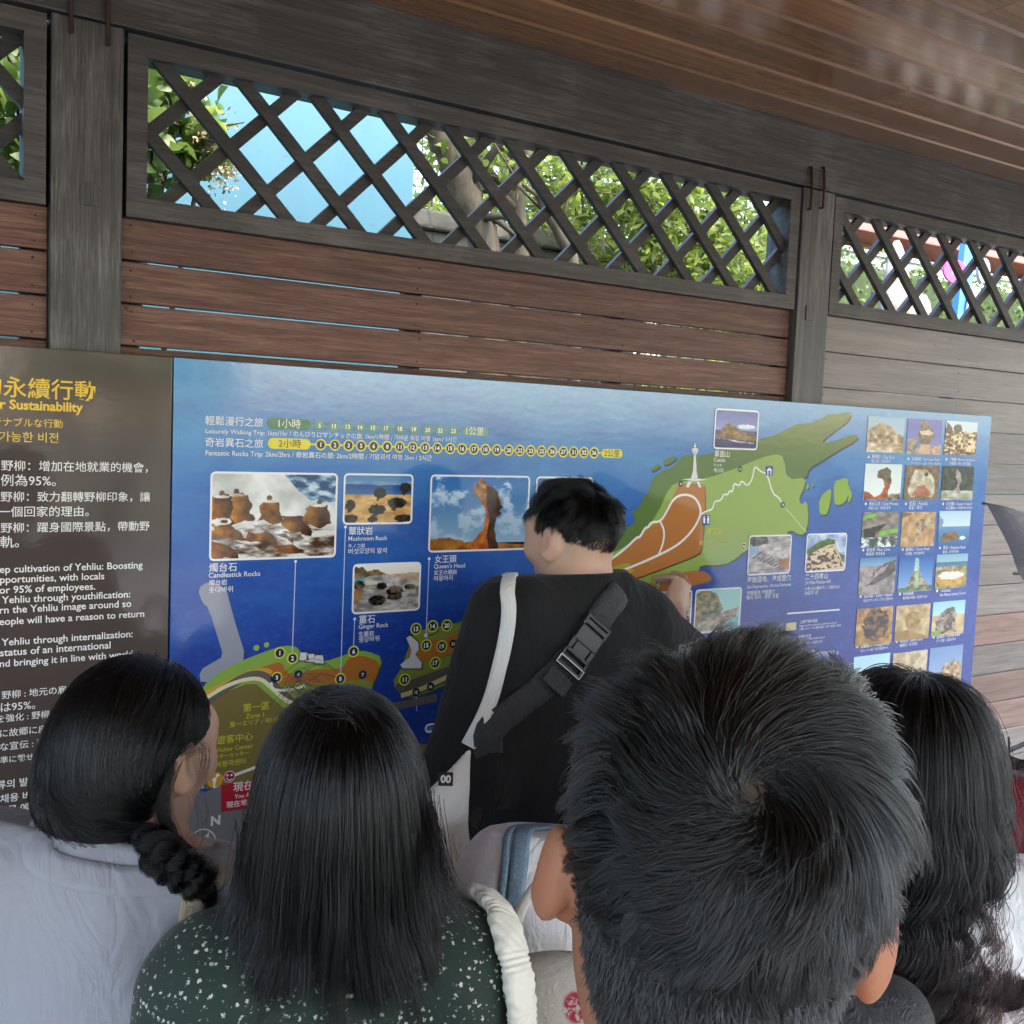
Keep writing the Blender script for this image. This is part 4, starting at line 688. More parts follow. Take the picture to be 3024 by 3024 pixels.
def shrub(name, label, cat, base, blobs, n, size, width, mat, seed, trunk_r=0.02, group=None, droop=0.0, flowers=None):
    rg = np.random.default_rng(seed); t = empty(name, base, 0, label, cat, group); b = np.asarray(base, float)
    vol = np.array([np.prod(r) ** (2 / 3) for _, r in blobs]); C = np.concatenate([blob(c, r, max(8, int(n * v / vol.sum())), rg) for (c, r), v in zip(blobs, vol)])
    V, F = leaves(C, size, width, rg, droop=droop); link('crown', npmesh('crown', V - b, F, True), t, mat=mat)
    mb = MB()
    for c, r in blobs:
        c = np.asarray(c, float); mid = (b + c) / 2 + rg.normal(0, 0.08, 3); P = [b - b, mid - b, c - b]
        for _ in range(3): P_ = np.array(smoothpts(P, 2)); 
        mb.tube(P_, np.linspace(trunk_r, trunk_r * 0.4, len(P_)), 7)
        for k in range(7):
            e_ = c + rg.normal(0, 0.6, 3) * np.asarray(r); mb.tube([c - b, (c + e_) / 2 - b + rg.normal(0, .03, 3), e_ - b], [trunk_r * .4, trunk_r * .3, trunk_r * .1], 5)
    mb.build('trunk', M['bark'], t, True)
    if flowers:
        fb = MB()
        for c in flowers:
            for k in range(150):
                p = np.asarray(c) + rg.normal(0, 1, 3) * np.array([.016, .016, .03]) - b; d = rg.normal(size=3) * 0.0042; e2 = rg.normal(size=3) * 0.0042
                fb.add([p, p + d, p + d + e2, p + e2], [(0, 1, 2, 3)])
        fb.build('blossom', M['flower'], t)
    return t
k_ = 3024 / 1932
# sky-blue painted hoarding
q = NM('sky_blue_painted_metal'); n1 = q.noise(q.coord((2, 1, .5)), 4, 6, .65); n2 = q.noise(q.coord((9, 1, 30)), 3, 3, .6)
c = q.mix((0.030, 0.118, 0.160), (0.05, 0.155, 0.195), n1); c = q.mix(c, (0.035, 0.07, 0.085), q.ramp(n2, [(0.62, 0), (0.74, 0.6)])); M['hoard'] = q.out(c, 0.55)
XE = onY(1222, 500, 1.1)[0]
hb = empty('blue_hoarding', (0, 1.1, 0), label='sky blue painted hoarding with grimy streaks behind the lattice', cat='hoarding')
MB().box(-4.0, 0.0, 0.05, XE, 0.012, 3.15, 0.002).build('panel', M['hoard'], hb)
MB().box(-3.9, 0.0125, 0, -3.82, 0.08, 3.1).box(XE - 1.4, 0.0125, 0, XE - 1.32, 0.08, 3.1).box(XE - 0.12, 0.0125, 0, XE - 0.05, 0.08, 3.1).build('back_post', M['stain_post'], hb)
# shrub with cream blossom in front of the hoarding
Yn = 0.55
def pw(x, y, Y): return onY(x * k_, y * k_, Y)
bl = [(pw(285, 150, Yn), (.10, .12, .12)), (pw(335, 230, Yn), (.13, .1, .09)), (pw(290, 275, Yn), (.10, .1, .10)), (pw(385, 285, Yn), (.06, .07, .07)), (pw(20, 120, Yn), (.14, .14, .16)), (pw(30, 240, Yn), (.12, .12, .16)), (pw(60, 320, Yn), (.12, .1, .1)), (pw(150, 180, Yn + .1), (.2, .1, .2))]
shrub('blossoming_shrub', 'broad leaved shrub with cream blossom in front of the blue hoarding', 'shrub', (0.25, Yn, 0), bl, 1150, 0.06, 0.55, M['leaf_near'], 5, 0.012,
      flowers=[pw(420, 270, Yn - .05), pw(380, 250, Yn - .05), pw(345, 165, Yn), pw(295, 300, Yn), pw(40, 235, Yn), pw(405, 305, Yn - .05), pw(425, 322, Yn - .05)])
# mossy trunks
def bare(name, label, pts, r0, r1, seed):
    rg = np.random.default_rng(seed); P = [np.array(p) for p in pts]; b = P[0].copy(); b[2] = 0
    root = empty(name, b, 0, label, 'tree', 'mossy trunks right of the blue hoarding'); full = smoothpts([b] + P, 3); mb = MB()
    mb.tube([p - b for p in full], np.linspace(r0, r1, len(full)) * rg.uniform(.88, 1.12, len(full)), 9)
    mb.build('trunk', M['bark'], root, True); m2 = MB()
    for k in range(9):
        i = int(rg.uniform(.45, 1) * (len(full) - 1)); s_ = full[i] - b; e_ = s_ + rg.normal(0, .25, 3) + np.array([0, 0, .25]); m2.tube([s_, (s_ + e_) / 2 + rg.normal(0, .03, 3), e_], [r1 * .5, r1 * .3, r1 * .12], 6)
    m2.build('branch', M['bark'], root, True); V, F = leaves(blob(full[-1] + np.array([0, 0, .1]), (.5, .4, .35), 420, rg), .06, .4, rg); link('crown', npmesh('crown', V - b, F, True), root, mat=M['leaf_bright']); return root
bare('bare_tree', 'thick mossy trunk bending beside the edge of the blue hoarding', [pw(930, 480, 2.0), pw(880, 380, 2.0), pw(845, 280, 2.0), pw(800, 215, 2.0)], .085, .05, 1)
bare('bare_tree', 'upright olive brown trunk in the middle of the lattice view', [pw(985, 490, 2.3), pw(975, 400, 2.3), pw(968, 320, 2.3), pw(955, 250, 2.3)], .05, .04, 2)
bare('bare_tree', 'slender leaning trunk crossing the lattice to the lower right', [pw(1095, 510, 1.9), pw(1050, 430, 1.9), pw(1010, 350, 1.9), pw(985, 260, 1.9)], .035, .022, 3)
bare('bare_tree', 'thin dark stem between the mossy trunks and the stone wall', [pw(900, 480, 2.5), pw(905, 380, 2.5), pw(890, 300, 2.5), pw(880, 240, 2.5)], .03, .02, 4)
# stone wall behind the trunks
q = NM('grey_rubble_stone'); vo = q.n('ShaderNodeTexVoronoi', feature='DISTANCE_TO_EDGE'); vo.inputs['Scale'].default_value = 4.5; q.l(q.coord((1, 1, 1.6)), vo.inputs['Vector'])
c = q.mix(q.ramp(q.noise(q.coord(), 6, 6), [(.3, (.06, .058, .045)), (.7, (.16, .15, .12))]), (.07, .065, .05), q.ramp(vo.outputs[0], [(.0, 1.0), (.06, 0.0)])); M['stone'] = q.out(c, .85, bump=vo.outputs[0], bstr=.6, bdist=.03)
zc = pw(820, 400, 3.0)[2]
sw_ = empty('stone_wall', (3.0, 3.0, 0), label='grey rubble stone wall with a flat coping behind the trunks', cat='wall'); MB().box(-3.0, 0, 0, 1.0, .35, zc - .1, .02).build('masonry', M['stone'], sw_); MB().box(-3.05, -.05, zc - .098, 1.05, .4, zc, .015).build('coping', M['stone'], sw_)
# bright thicket seen through the middle lattice
for i, (x, y, Y, rx, rz, n) in enumerate([(1060, 330, 3.2, .6, .45, 1500), (1180, 400, 2.6, .5, .5, 1700), (1300, 440, 2.2, .42, .42, 1700), (1400, 470, 2.4, .42, .45, 1700), (1470, 520, 3.0, .4, .4, 900), (1120, 460, 3.8, .8, .5, 1500), (930, 300, 4.4, .9, .6, 1200), (880, 480, 3.9, .6, .3, 700)]):
    c = pw(x, y, Y)
    lab = ['pale loose shrub above the leaning trunk', 'bushy light green shrub in the centre of the lattice view', 'dense yellow green shrub right of the lattice centre', 'yellow green shrub beside the dark post edge', 'small leafy shrub lowest beside the dark post', 'broad pale shrub standing behind the leaning trunk', 'tall hazy shrub behind the mossy trunks', 'low shrub on top of the stone wall'][i]
    shrub('leafy_shrub', lab, 'shrub', (c[0], Y, 0), [(c, (rx, rx * .8, rz)), (c + np.array([rx * .5, .1, -rz * .5]), (rx * .7, rx * .6, rz * .7)), (c + np.array([-rx * .5, .1, rz * .4]), (rx * .6, rx * .6, rz * .6))], n, .085, .30, M['leaf_bright'], 40 + i, .02, 'bright shrubs behind the lattice', 0.3)
rg = np.random.default_rng(77); C = np.concatenate([blob((x, y, z), (1.3, .9, 1.1), 2200, rg, .1) for x, y, z in [(3.5, 8, 2.2), (5.5, 9, 2.6), (7.5, 8.5, 2.2), (9.3, 8.2, 2.0), (2.0, 9, 2.8), (4.5, 10.5, 4.2), (7, 11, 4.2), (1.5, 10, 4.4)]])
V, F = leaves(C, .2, .35, rg); tag(link('far_thicket', npmesh('far_thicket', V, F, True), mat=M['leaf_bright']), 'hazy green thicket filling the view behind the shrubs', 'thicket', kind='stuff')
# hedge, rock, signpost and building seen through the right lattice
k3 = lambda x, y, Y: onY(2500 + .2712 * x, 550 + .2712 * y, Y)
h0, h1 = k3(-150, 830, 4.2), k3(2300, 1010, 4.2); ztop = k3(700, 800, 4.2)[2]
hd = empty('clipped_hedge', ((h0[0] + h1[0]) / 2, 4.5, 0), label='clipped yellow green hedge outside the right lattice', cat='hedge'); L_ = (h1[0] - h0[0]) / 2 + .4
MB().box(-L_, -.22, .02, L_, .5, ztop - .1, .05).build('stems', plain('hedge_twigs', (.04, .065, .018), .9), hd)
rg = np.random.default_rng(9); n = 22000; C = np.stack([rg.uniform(-L_, L_, n), rg.uniform(-.32, .55, n), rg.uniform(.3, 1, n) * (ztop + .02)], 1); C = C[(C[:, 1] < -.18) | (C[:, 2] > ztop - .16)]; V, F = leaves(C, .06, .5, rg); link('foliage', npmesh('foliage', V, F, True), hd, mat=M['leaf_hedge'])
rc = k3(620, 1330, 3.4); rk = empty('pale_boulder', (rc[0], 3.4, 0), label='pale pitted boulder in front of the clipped hedge', cat='boulder')
q = NM('pale_pitted_rock'); M['rock'] = q.out(q.ramp(q.noise(q.coord(), 14, 8, .7), [(.35, (.16, .14, .12)), (.6, (.3, .28, .25))]), .9, bump=q.noise(q.coord(), 20, 6), bstr=.7, bdist=.03)
import bmesh as _bm
b_ = _bm.new(); _bm.ops.create_icosphere(b_, subdivisions=5, radius=1)
for v in b_.verts:
    s_ = 1 + .13 * math.sin(5 * v.co.x + 3 * v.co.y) + .09 * math.sin(9 * v.co.z + 7 * v.co.x) + .06 * math.sin(15 * v.co.y + 11 * v.co.z); v.co = Vector((v.co.x * .62 * s_, v.co.y * .35 * s_, max(v.co.z, -.2) * (rc[2] + .12) * .98 * s_))
me = bpy.data.meshes.new('boulder'); b_.to_mesh(me); b_.free(); me.polygons.foreach_set('use_smooth', np.ones(len(me.polygons), bool)); link('boulder', me, rk, mat=M['rock'])
# signpost: blue slanted pole, pink oval plate, placard
Ys = 3.7; s0 = k3(1190, 1500, Ys); s1 = k3(1365, 540, Ys); bs = np.array([s0[0] - (s1[0] - s0[0]) * .9, Ys, 0]); sp_ = empty('signpost', tuple(bs), label='blue signpost with a pink oval plate outside the right lattice', cat='sign')
BL, PK, WH = plain('blue_sign_paint', (.06, .25, .62), .45), plain('pink_sign_paint', (.62, .05, .36), .45), plain('white_sign_paint', (.38, .38, .37), .5)
wv = np.array([.075, 0, 0]); MB().prism([s0 * 0 - wv, s0 * 0 + wv, s1 - bs + wv, s1 - bs - wv], (0, .06, 0)).build('pole', BL, sp_)
c = k3(1175, 935, Ys) - bs
MB().prism([c + np.array([.17 * math.cos(t) - .04 * math.sin(t), -.02, .10 * math.sin(t) + .02 * math.cos(t)]) for t in np.linspace(0, 2 * math.pi, 24)[:-1]], (0, .018, 0)).build('name_plate', PK, sp_)
mb = MB()
V, F = glyphs('野柳', .03)
mb.add([(c[0] - .07 + v[0] * .075, c[1] - .0215, c[2] - .02 + v[1] * .075) for v in V], F); mb.build('plate_lettering', WH, sp_)
c2 = k3(1350, 1230, Ys) - bs; MB().prism([c2 + np.array(p) for p in ((-.09, -.03, -.11), (.05, -.03, -.13), (.09, -.03, .1), (-.05, -.03, .12))], (0, .012, 0)).build('placard', WH, sp_); MB().prism([c2 + np.array(p) for p in ((-.07, -.034, -.09), (.035, -.034, -.11), (.07, -.034, .08), (-.035, -.034, .1))], (0, .003, 0)).build('placard_panel', plain('rose_sign_paint', (.5, .25, .2), .5), sp_)
c3 = k3(1480, 920, Ys) - bs; MB().prism([c3 + np.array([.085 * math.cos(t), -.02, .11 * math.sin(t)]) for t in np.linspace(0, 2 * math.pi, 24)[:-1]], (0, .03, 0)).build('round_plate', WH, sp_); MB().prism([c3 + np.array(p) for p in ((-.05, -.024, -.06), (.01, -.024, .0), (.04, -.024, .08), (-.05, -.024, .03))], (0, .003, 0)).build('plate_mark', plain('teal_sign_paint', (.2, .55, .5), .5), sp_)
# low white wall and building
wl0 = k3(-200, 770, 7.0); wl1 = k3(2300, 1000, 7.0); zw = k3(700, 790, 7.0)[2]
wq = empty('white_wall', (wl0[0], 7.0, 0), label='low white rendered wall behind the clipped hedge', cat='wall'); MB().box(0, 0, 0, wl1[0] - wl0[0] + 1, .25, zw - .06).build('wall_body', WH, wq); MB().box(-.04, -.05, zw - .058, wl1[0] - wl0[0] + 1.04, .3, zw, .01).build('coping', WH, wq)
g0 = k3(-250, 600, 10.0); bd = empty('pavilion_building', (g0[0], 10.0, 0), label='cream building with red brown timber columns and dark windows', cat='building')
CR, TB, GL = plain('cream_render', (.30, .22, .19), .7), plain('red_brown_column_paint', (.3, .12, .09), .5), plain('dark_window_glass', (.05, .06, .07), .12)
WB = 12; MB().box(0, 0, 0, WB, 4, 5.6).build('wall_body', CR, bd)
for i in range(8):
    x = .5 + i * 1.55; MB().box(x, -.35, 0, x + .26, -.1, 5.2, .01).build('column', TB, bd)
    wn = MB().box(x + .45, -.06, 1.5, x + 1.3, -.0015, 3.9, .01).build('window', TB, bd); MB().box(x + .52, -.07, 1.58, x + .85, -.0615, 3.82).box(x + .9, -.07, 1.58, x + 1.23, -.0615, 3.82).build('pane', GL, wn)
MB().box(-.2, -.45, 2.72, WB + .2, -.36, 2.9, .01).build('rail', TB, bd); MB().box(-.5, -1.0, 5.2, WB + .5, 4.4, 5.5, .02).build('roof', TB, bd)
# trees on the visitors' side, seen mirrored in the glossy boards
for i, (x, y, n) in enumerate([(-1.2, -13, 0), (3.2, -14.5, 1)]):
    shrub('shade_tree', ['rounded shade tree across the paving, nearest the brown board reflection', 'spreading shade tree across the paving behind the crowd'][i], 'tree', (x, y, 0), [((x, y, 3.1), (1.5, 1.4, 1.0)), ((x + .9, y, 2.5), (1.1, 1.1, .8)), ((x - .9, y, 2.6), (1.1, 1.1, .8))], 2600, .17, .45, M['leaf_near'], 90 + i, .09, 'shade trees across the paving')
# ------------------------------------------------------------------ people: distance-field bodies, garments and strand hair
def axis(lo, hi, coarse, fine):
    """grid coordinates, finer inside the given (a, b, step) windows"""
    x = [lo]
    while x[-1] < hi:
        st = coarse
        for a_, b_, s_ in fine:
            if a_ - coarse <= x[-1] <= b_: st = min(st, s_)
        x.append(x[-1] + st)
    return np.array(x)
class Field:
    def __init__(s, X, Y, Z): s.X, s.Y, s.Z = X, Y, Z; s.F = np.full((len(X), len(Y), len(Z)), 0.25, np.float32)
    def win(s, lo, hi):
        sl = tuple(slice(max(0, np.searchsorted(A, l_) - 1), min(len(A), np.searchsorted(A, h_) + 1)) for A, l_, h_ in zip((s.X, s.Y, s.Z), lo, hi))
        return sl, s.X[sl[0]][:, None, None], s.Y[sl[1]][None, :, None], s.Z[sl[2]][None, None, :]
    def smin(s, sl, d, k):
        a_ = s.F[sl]; h = np.maximum(k - np.abs(a_ - d), 0) / k if k > 0 else 0
        s.F[sl] = np.minimum(a_, d) - (h * h * k * 0.25 if k > 0 else 0)
    def ssub(s, sl, d, k):
        a_ = s.F[sl]; nd = -d; h = np.maximum(k - np.abs(a_ - nd), 0) / k; s.F[sl] = np.maximum(a_, nd) + h * h * k * 0.25
    def ell(s, c, r, R=None, k=0.03, sub=False, infl=0.0):
        c = np.asarray(c, float); r = np.asarray(r, float) + infl; m = (r.max() if R is not None else r) + k + 0.03; sl, x, y, z = s.win(c - m, c + m)
        x, y, z = x - c[0], y - c[1], z - c[2]
        if R is not None: x, y, z = (R[0, j] * x + R[1, j] * y + R[2, j] * z for j in range(3))
        k0 = np.sqrt((x / r[0]) ** 2 + (y / r[1]) ** 2 + (z / r[2]) ** 2) + 1e-6; k1 = np.sqrt((x / r[0] ** 2) ** 2 + (y / r[1] ** 2) ** 2 + (z / r[2] ** 2) ** 2) + 1e-6
        d = k0 * (k0 - 1) / k1; (s.ssub if sub else s.smin)(sl, d, k); return s
    def cap(s, a, b, ra, rb, k=0.03, infl=0.0, sq=(1, 1, 1)):
        a, b = np.asarray(a, float), np.asarray(b, float); ra, rb = ra + infl, rb + infl; m = max(ra, rb) / min(sq) + k + 0.03; sl, x, y, z = s.win(np.minimum(a, b) - m, np.maximum(a, b) + m)
        ab = (b - a); L2 = ab @ ab + 1e-12; t = np.clip(((x - a[0]) * ab[0] + (y - a[1]) * ab[1] + (z - a[2]) * ab[2]) / L2, 0, 1)
        d = np.sqrt(((x - a[0] - t * ab[0]) * sq[0]) ** 2 + ((y - a[1] - t * ab[1]) * sq[1]) ** 2 + ((z - a[2] - t * ab[2]) * sq[2]) ** 2) - (ra + (rb - ra) * t); s.smin(sl, d, k); return s
    def clip(s, p, n):
        """keep only the side of the plane that n points away from"""
        p, n = np.asarray(p, float), np.asarray(n, float); n = n / np.linalg.norm(n)
        d = (s.X[:, None, None] - p[0]) * n[0] + (s.Y[None, :, None] - p[1]) * n[1] + (s.Z[None, None, :] - p[2]) * n[2]; s.F = np.maximum(s.F, d.astype(np.float32)); return s
    def sample(s, P):
        P = np.asarray(P, float); idx = []; fr = []
        for j, A in enumerate((s.X, s.Y, s.Z)):
            i = np.clip(np.searchsorted(A, P[:, j]) - 1, 0, len(A) - 2); idx.append(i); fr.append(np.clip((P[:, j] - A[i]) / (A[i + 1] - A[i]), 0, 1))
        o = 0
        for dx in (0, 1):
            for dy in (0, 1):
                for dz in (0, 1): o = o + s.F[idx[0] + dx, idx[1] + dy, idx[2] + dz] * (fr[0] if dx else 1 - fr[0]) * (fr[1] if dy else 1 - fr[1]) * (fr[2] if dz else 1 - fr[2])
        return o
    def grad(s, P, e_=0.006):
        P = np.asarray(P, float); g = np.stack([s.sample(P + np.eye(3)[j] * e_) - s.sample(P - np.eye(3)[j] * e_) for j in range(3)], 1); return g / (np.linalg.norm(g, axis=1)[:, None] + 1e-9)
    def project(s, P, off=0.0, it=6):
        P = np.array(P, float)
        for _ in range(it): P -= s.grad(P) * (s.sample(P) - off)[:, None]
        return P
    def cast(s, o, d, t0=.2, t1=4.0):
        t = np.linspace(t0, t1, 1600); P = o + d * t[:, None]; ins = np.ones(len(t), bool)
        for j, A in enumerate((s.X, s.Y, s.Z)): ins &= (P[:, j] > A[1]) & (P[:, j] < A[-2])
        v = np.where(ins, s.sample(P), .2); i = np.argmax(v < 0)
        if v[i] >= 0: i = int(np.argmin(v))
        return P[i]
    def mesh(s, it=2):
        F, X, Y, Z = s.F, s.X, s.Y, s.Z; F[[0, -1]] = np.maximum(F[[0, -1]], .01); F[:, [0, -1]] = np.maximum(F[:, [0, -1]], .01); F[:, :, [0, -1]] = np.maximum(F[:, :, [0, -1]], .01)
        I = F < 0; n = np.array(F.shape) - 1; cnt = np.zeros(tuple(n), np.int8)
        for dx in (0, 1):
            for dy in (0, 1):
                for dz in (0, 1): cnt += I[dx:n[0] + dx, dy:n[1] + dy, dz:n[2] + dz]
        act = (cnt > 0) & (cnt < 8); ci = np.argwhere(act); idm = np.full(act.shape, -1, np.int32); idm[act] = np.arange(len(ci))
        acc = np.zeros((len(ci), 3)); num = np.zeros(len(ci)); A = (X, Y, Z)
        corners = [(a_, b_, c_) for a_ in (0, 1) for b_ in (0, 1) for c_ in (0, 1)]
        for p in corners:
            for ax in range(3):
                if p[ax]: continue
                q_ = list(p); q_[ax] = 1; ip = ci + np.array(p); iq = ci + np.array(q_); fa, fb = F[tuple(ip.T)].astype(float), F[tuple(iq.T)].astype(float); m = (fa < 0) != (fb < 0); t = np.where(m, fa / np.where(m, fa - fb, 1), 0)
                Pp = np.stack([A[j][ip[:, j]] for j in range(3)], 1); Pq = np.stack([A[j][iq[:, j]] for j in range(3)], 1); acc += np.where(m[:, None], Pp + (Pq - Pp) * t[:, None], 0); num += m
        V = acc / num[:, None]; Q = []
        for ax in range(3):
            o1, o2 = [j for j in range(3) if j != ax]; sl0 = [slice(1, -1)] * 3; sl1 = [slice(1, -1)] * 3; sl0[ax] = slice(0, -1); sl1[ax] = slice(1, None)
            e0, e1 = I[tuple(sl0)], I[tuple(sl1)]
            for flip in (0, 1):
                w_ = np.argwhere((e0 & ~e1) if not flip else (~e0 & e1))
                off = np.ones(3, int); off[ax] = 0; w_ = w_ + off; c = []
                for d1, d2 in ((0, 0), (-1, 0), (-1, -1), (0, -1)):
                    k_ = w_.copy(); k_[:, o1] += d1; k_[:, o2] += d2; c.append(idm[tuple(k_.T)])
                f = np.stack(c, 1); Q.append(f[:, ::-1] if (flip ^ (ax == 1)) else f)
        Q = np.concatenate(Q); E_ = np.concatenate([Q[:, [0, 1]], Q[:, [1, 2]], Q[:, [2, 3]], Q[:, [3, 0]]])
        for i in range(it * 2):
            sm = np.zeros_like(V); nn = np.zeros(len(V)); np.add.at(sm, E_[:, 0], V[E_[:, 1]]); np.add.at(sm, E_[:, 1], V[E_[:, 0]]); np.add.at(nn, E_[:, 0], 1); np.add.at(nn, E_[:, 1], 1)
            V = V + (sm / nn[:, None] - V) * (0.5 if i % 2 == 0 else -0.42)
        return V, Q
def noise3(P, scale, seed, octv=2):
    """smooth value noise at points, scale = cycles per metre (vector)"""
    P = np.asarray(P, float) * np.asarray(scale) + 31.7; out = 0; amp = 1.0
    for o in range(octv):
        T_ = np.random.default_rng(seed + o).random((32, 32, 32)); i = np.floor(P).astype(int); f = P - i; f = f * f * (3 - 2 * f); r = 0
        for dx in (0, 1):
            for dy in (0, 1):
                for dz in (0, 1): r = r + T_[(i[..., 0] + dx) % 32, (i[..., 1] + dy) % 32, (i[..., 2] + dz) % 32] * (f[..., 0] if dx else 1 - f[..., 0]) * (f[..., 1] if dy else 1 - f[..., 1]) * (f[..., 2] if dz else 1 - f[..., 2])
        out = out + (r - .5) * amp; amp *= .5; P = P * 2.03
    return out
def rotz(a): c, s = math.cos(a), math.sin(a); return np.array([[c, -s, 0], [s, c, 0], [0, 0, 1]])
def rotx(a): c, s = math.cos(a), math.sin(a); return np.array([[1, 0, 0], [0, c, -s], [0, s, c]])
def roty(a): c, s = math.cos(a), math.sin(a); return np.array([[c, 0, s], [0, 1, 0], [-s, 0, c]])

def skin(name, col, red):
    q = NM(name); n_ = q.noise(q.coord(), 35, 4); c = q.mix(col, red, q.ramp(n_, [(.4, 0), (.7, .4)]))
    return q.out(c, .5, bump=q.noise(q.coord(), 400, 2), bstr=.08, bdist=.002, Subsurface_Weight=.25, Subsurface_Scale=.006)
M['skin'] = skin('light_skin', (.58, .37, .265), (.58, .30, .21)); M['skin_tan'] = skin('tanned_skin', (.40, .18, .10), (.48, .15, .08))
def hairmat(name, c=(.0015, .0015, .0016), rough=.21, tip=None, ior=1.45, ramp=(.35, .9)):
    q = NM(name); q.t.nodes.remove(q.b); h = q.t.nodes.new('ShaderNodeBsdfHairPrincipled')
    try: h.model = 'CHIANG'
    except Exception: pass
    h.parametrization = 'COLOR'; h.inputs['Roughness'].default_value = rough; h.inputs['Radial Roughness'].default_value = .3; h.inputs['Coat'].default_value = .0; h.inputs['IOR'].default_value = ior; h.inputs['Random Roughness'].default_value = .3
    hi = q.n('ShaderNodeHairInfo'); cc = q.mix(tuple(np.array(c) * .7), tuple(np.array(c) * 1.5), hi.outputs['Random'])
    if tip: cc = q.mix(cc, tip, q.ramp(hi.outputs['Intercept'], [(ramp[0], 0), (ramp[1], 1)]))
    q.l(cc, h.inputs['Color']); q.l(h.outputs[0], q.t.nodes['Material Output'].inputs[0]); return q.m
M['hair'] = hairmat('black_hair'); M['hair_red'] = hairmat('black_hair_with_reddish_ends', (.002, .0018, .0018), .3, (.009, .0045, .004), 1.45, (.5, 1.0)); M['hair_fore'] = hairmat('black_short_hair', (.003, .0033, .0036), .22, None, 1.58)
M['hairbase'] = plain('black_hair_base', (.006, .006, .0065), .55)

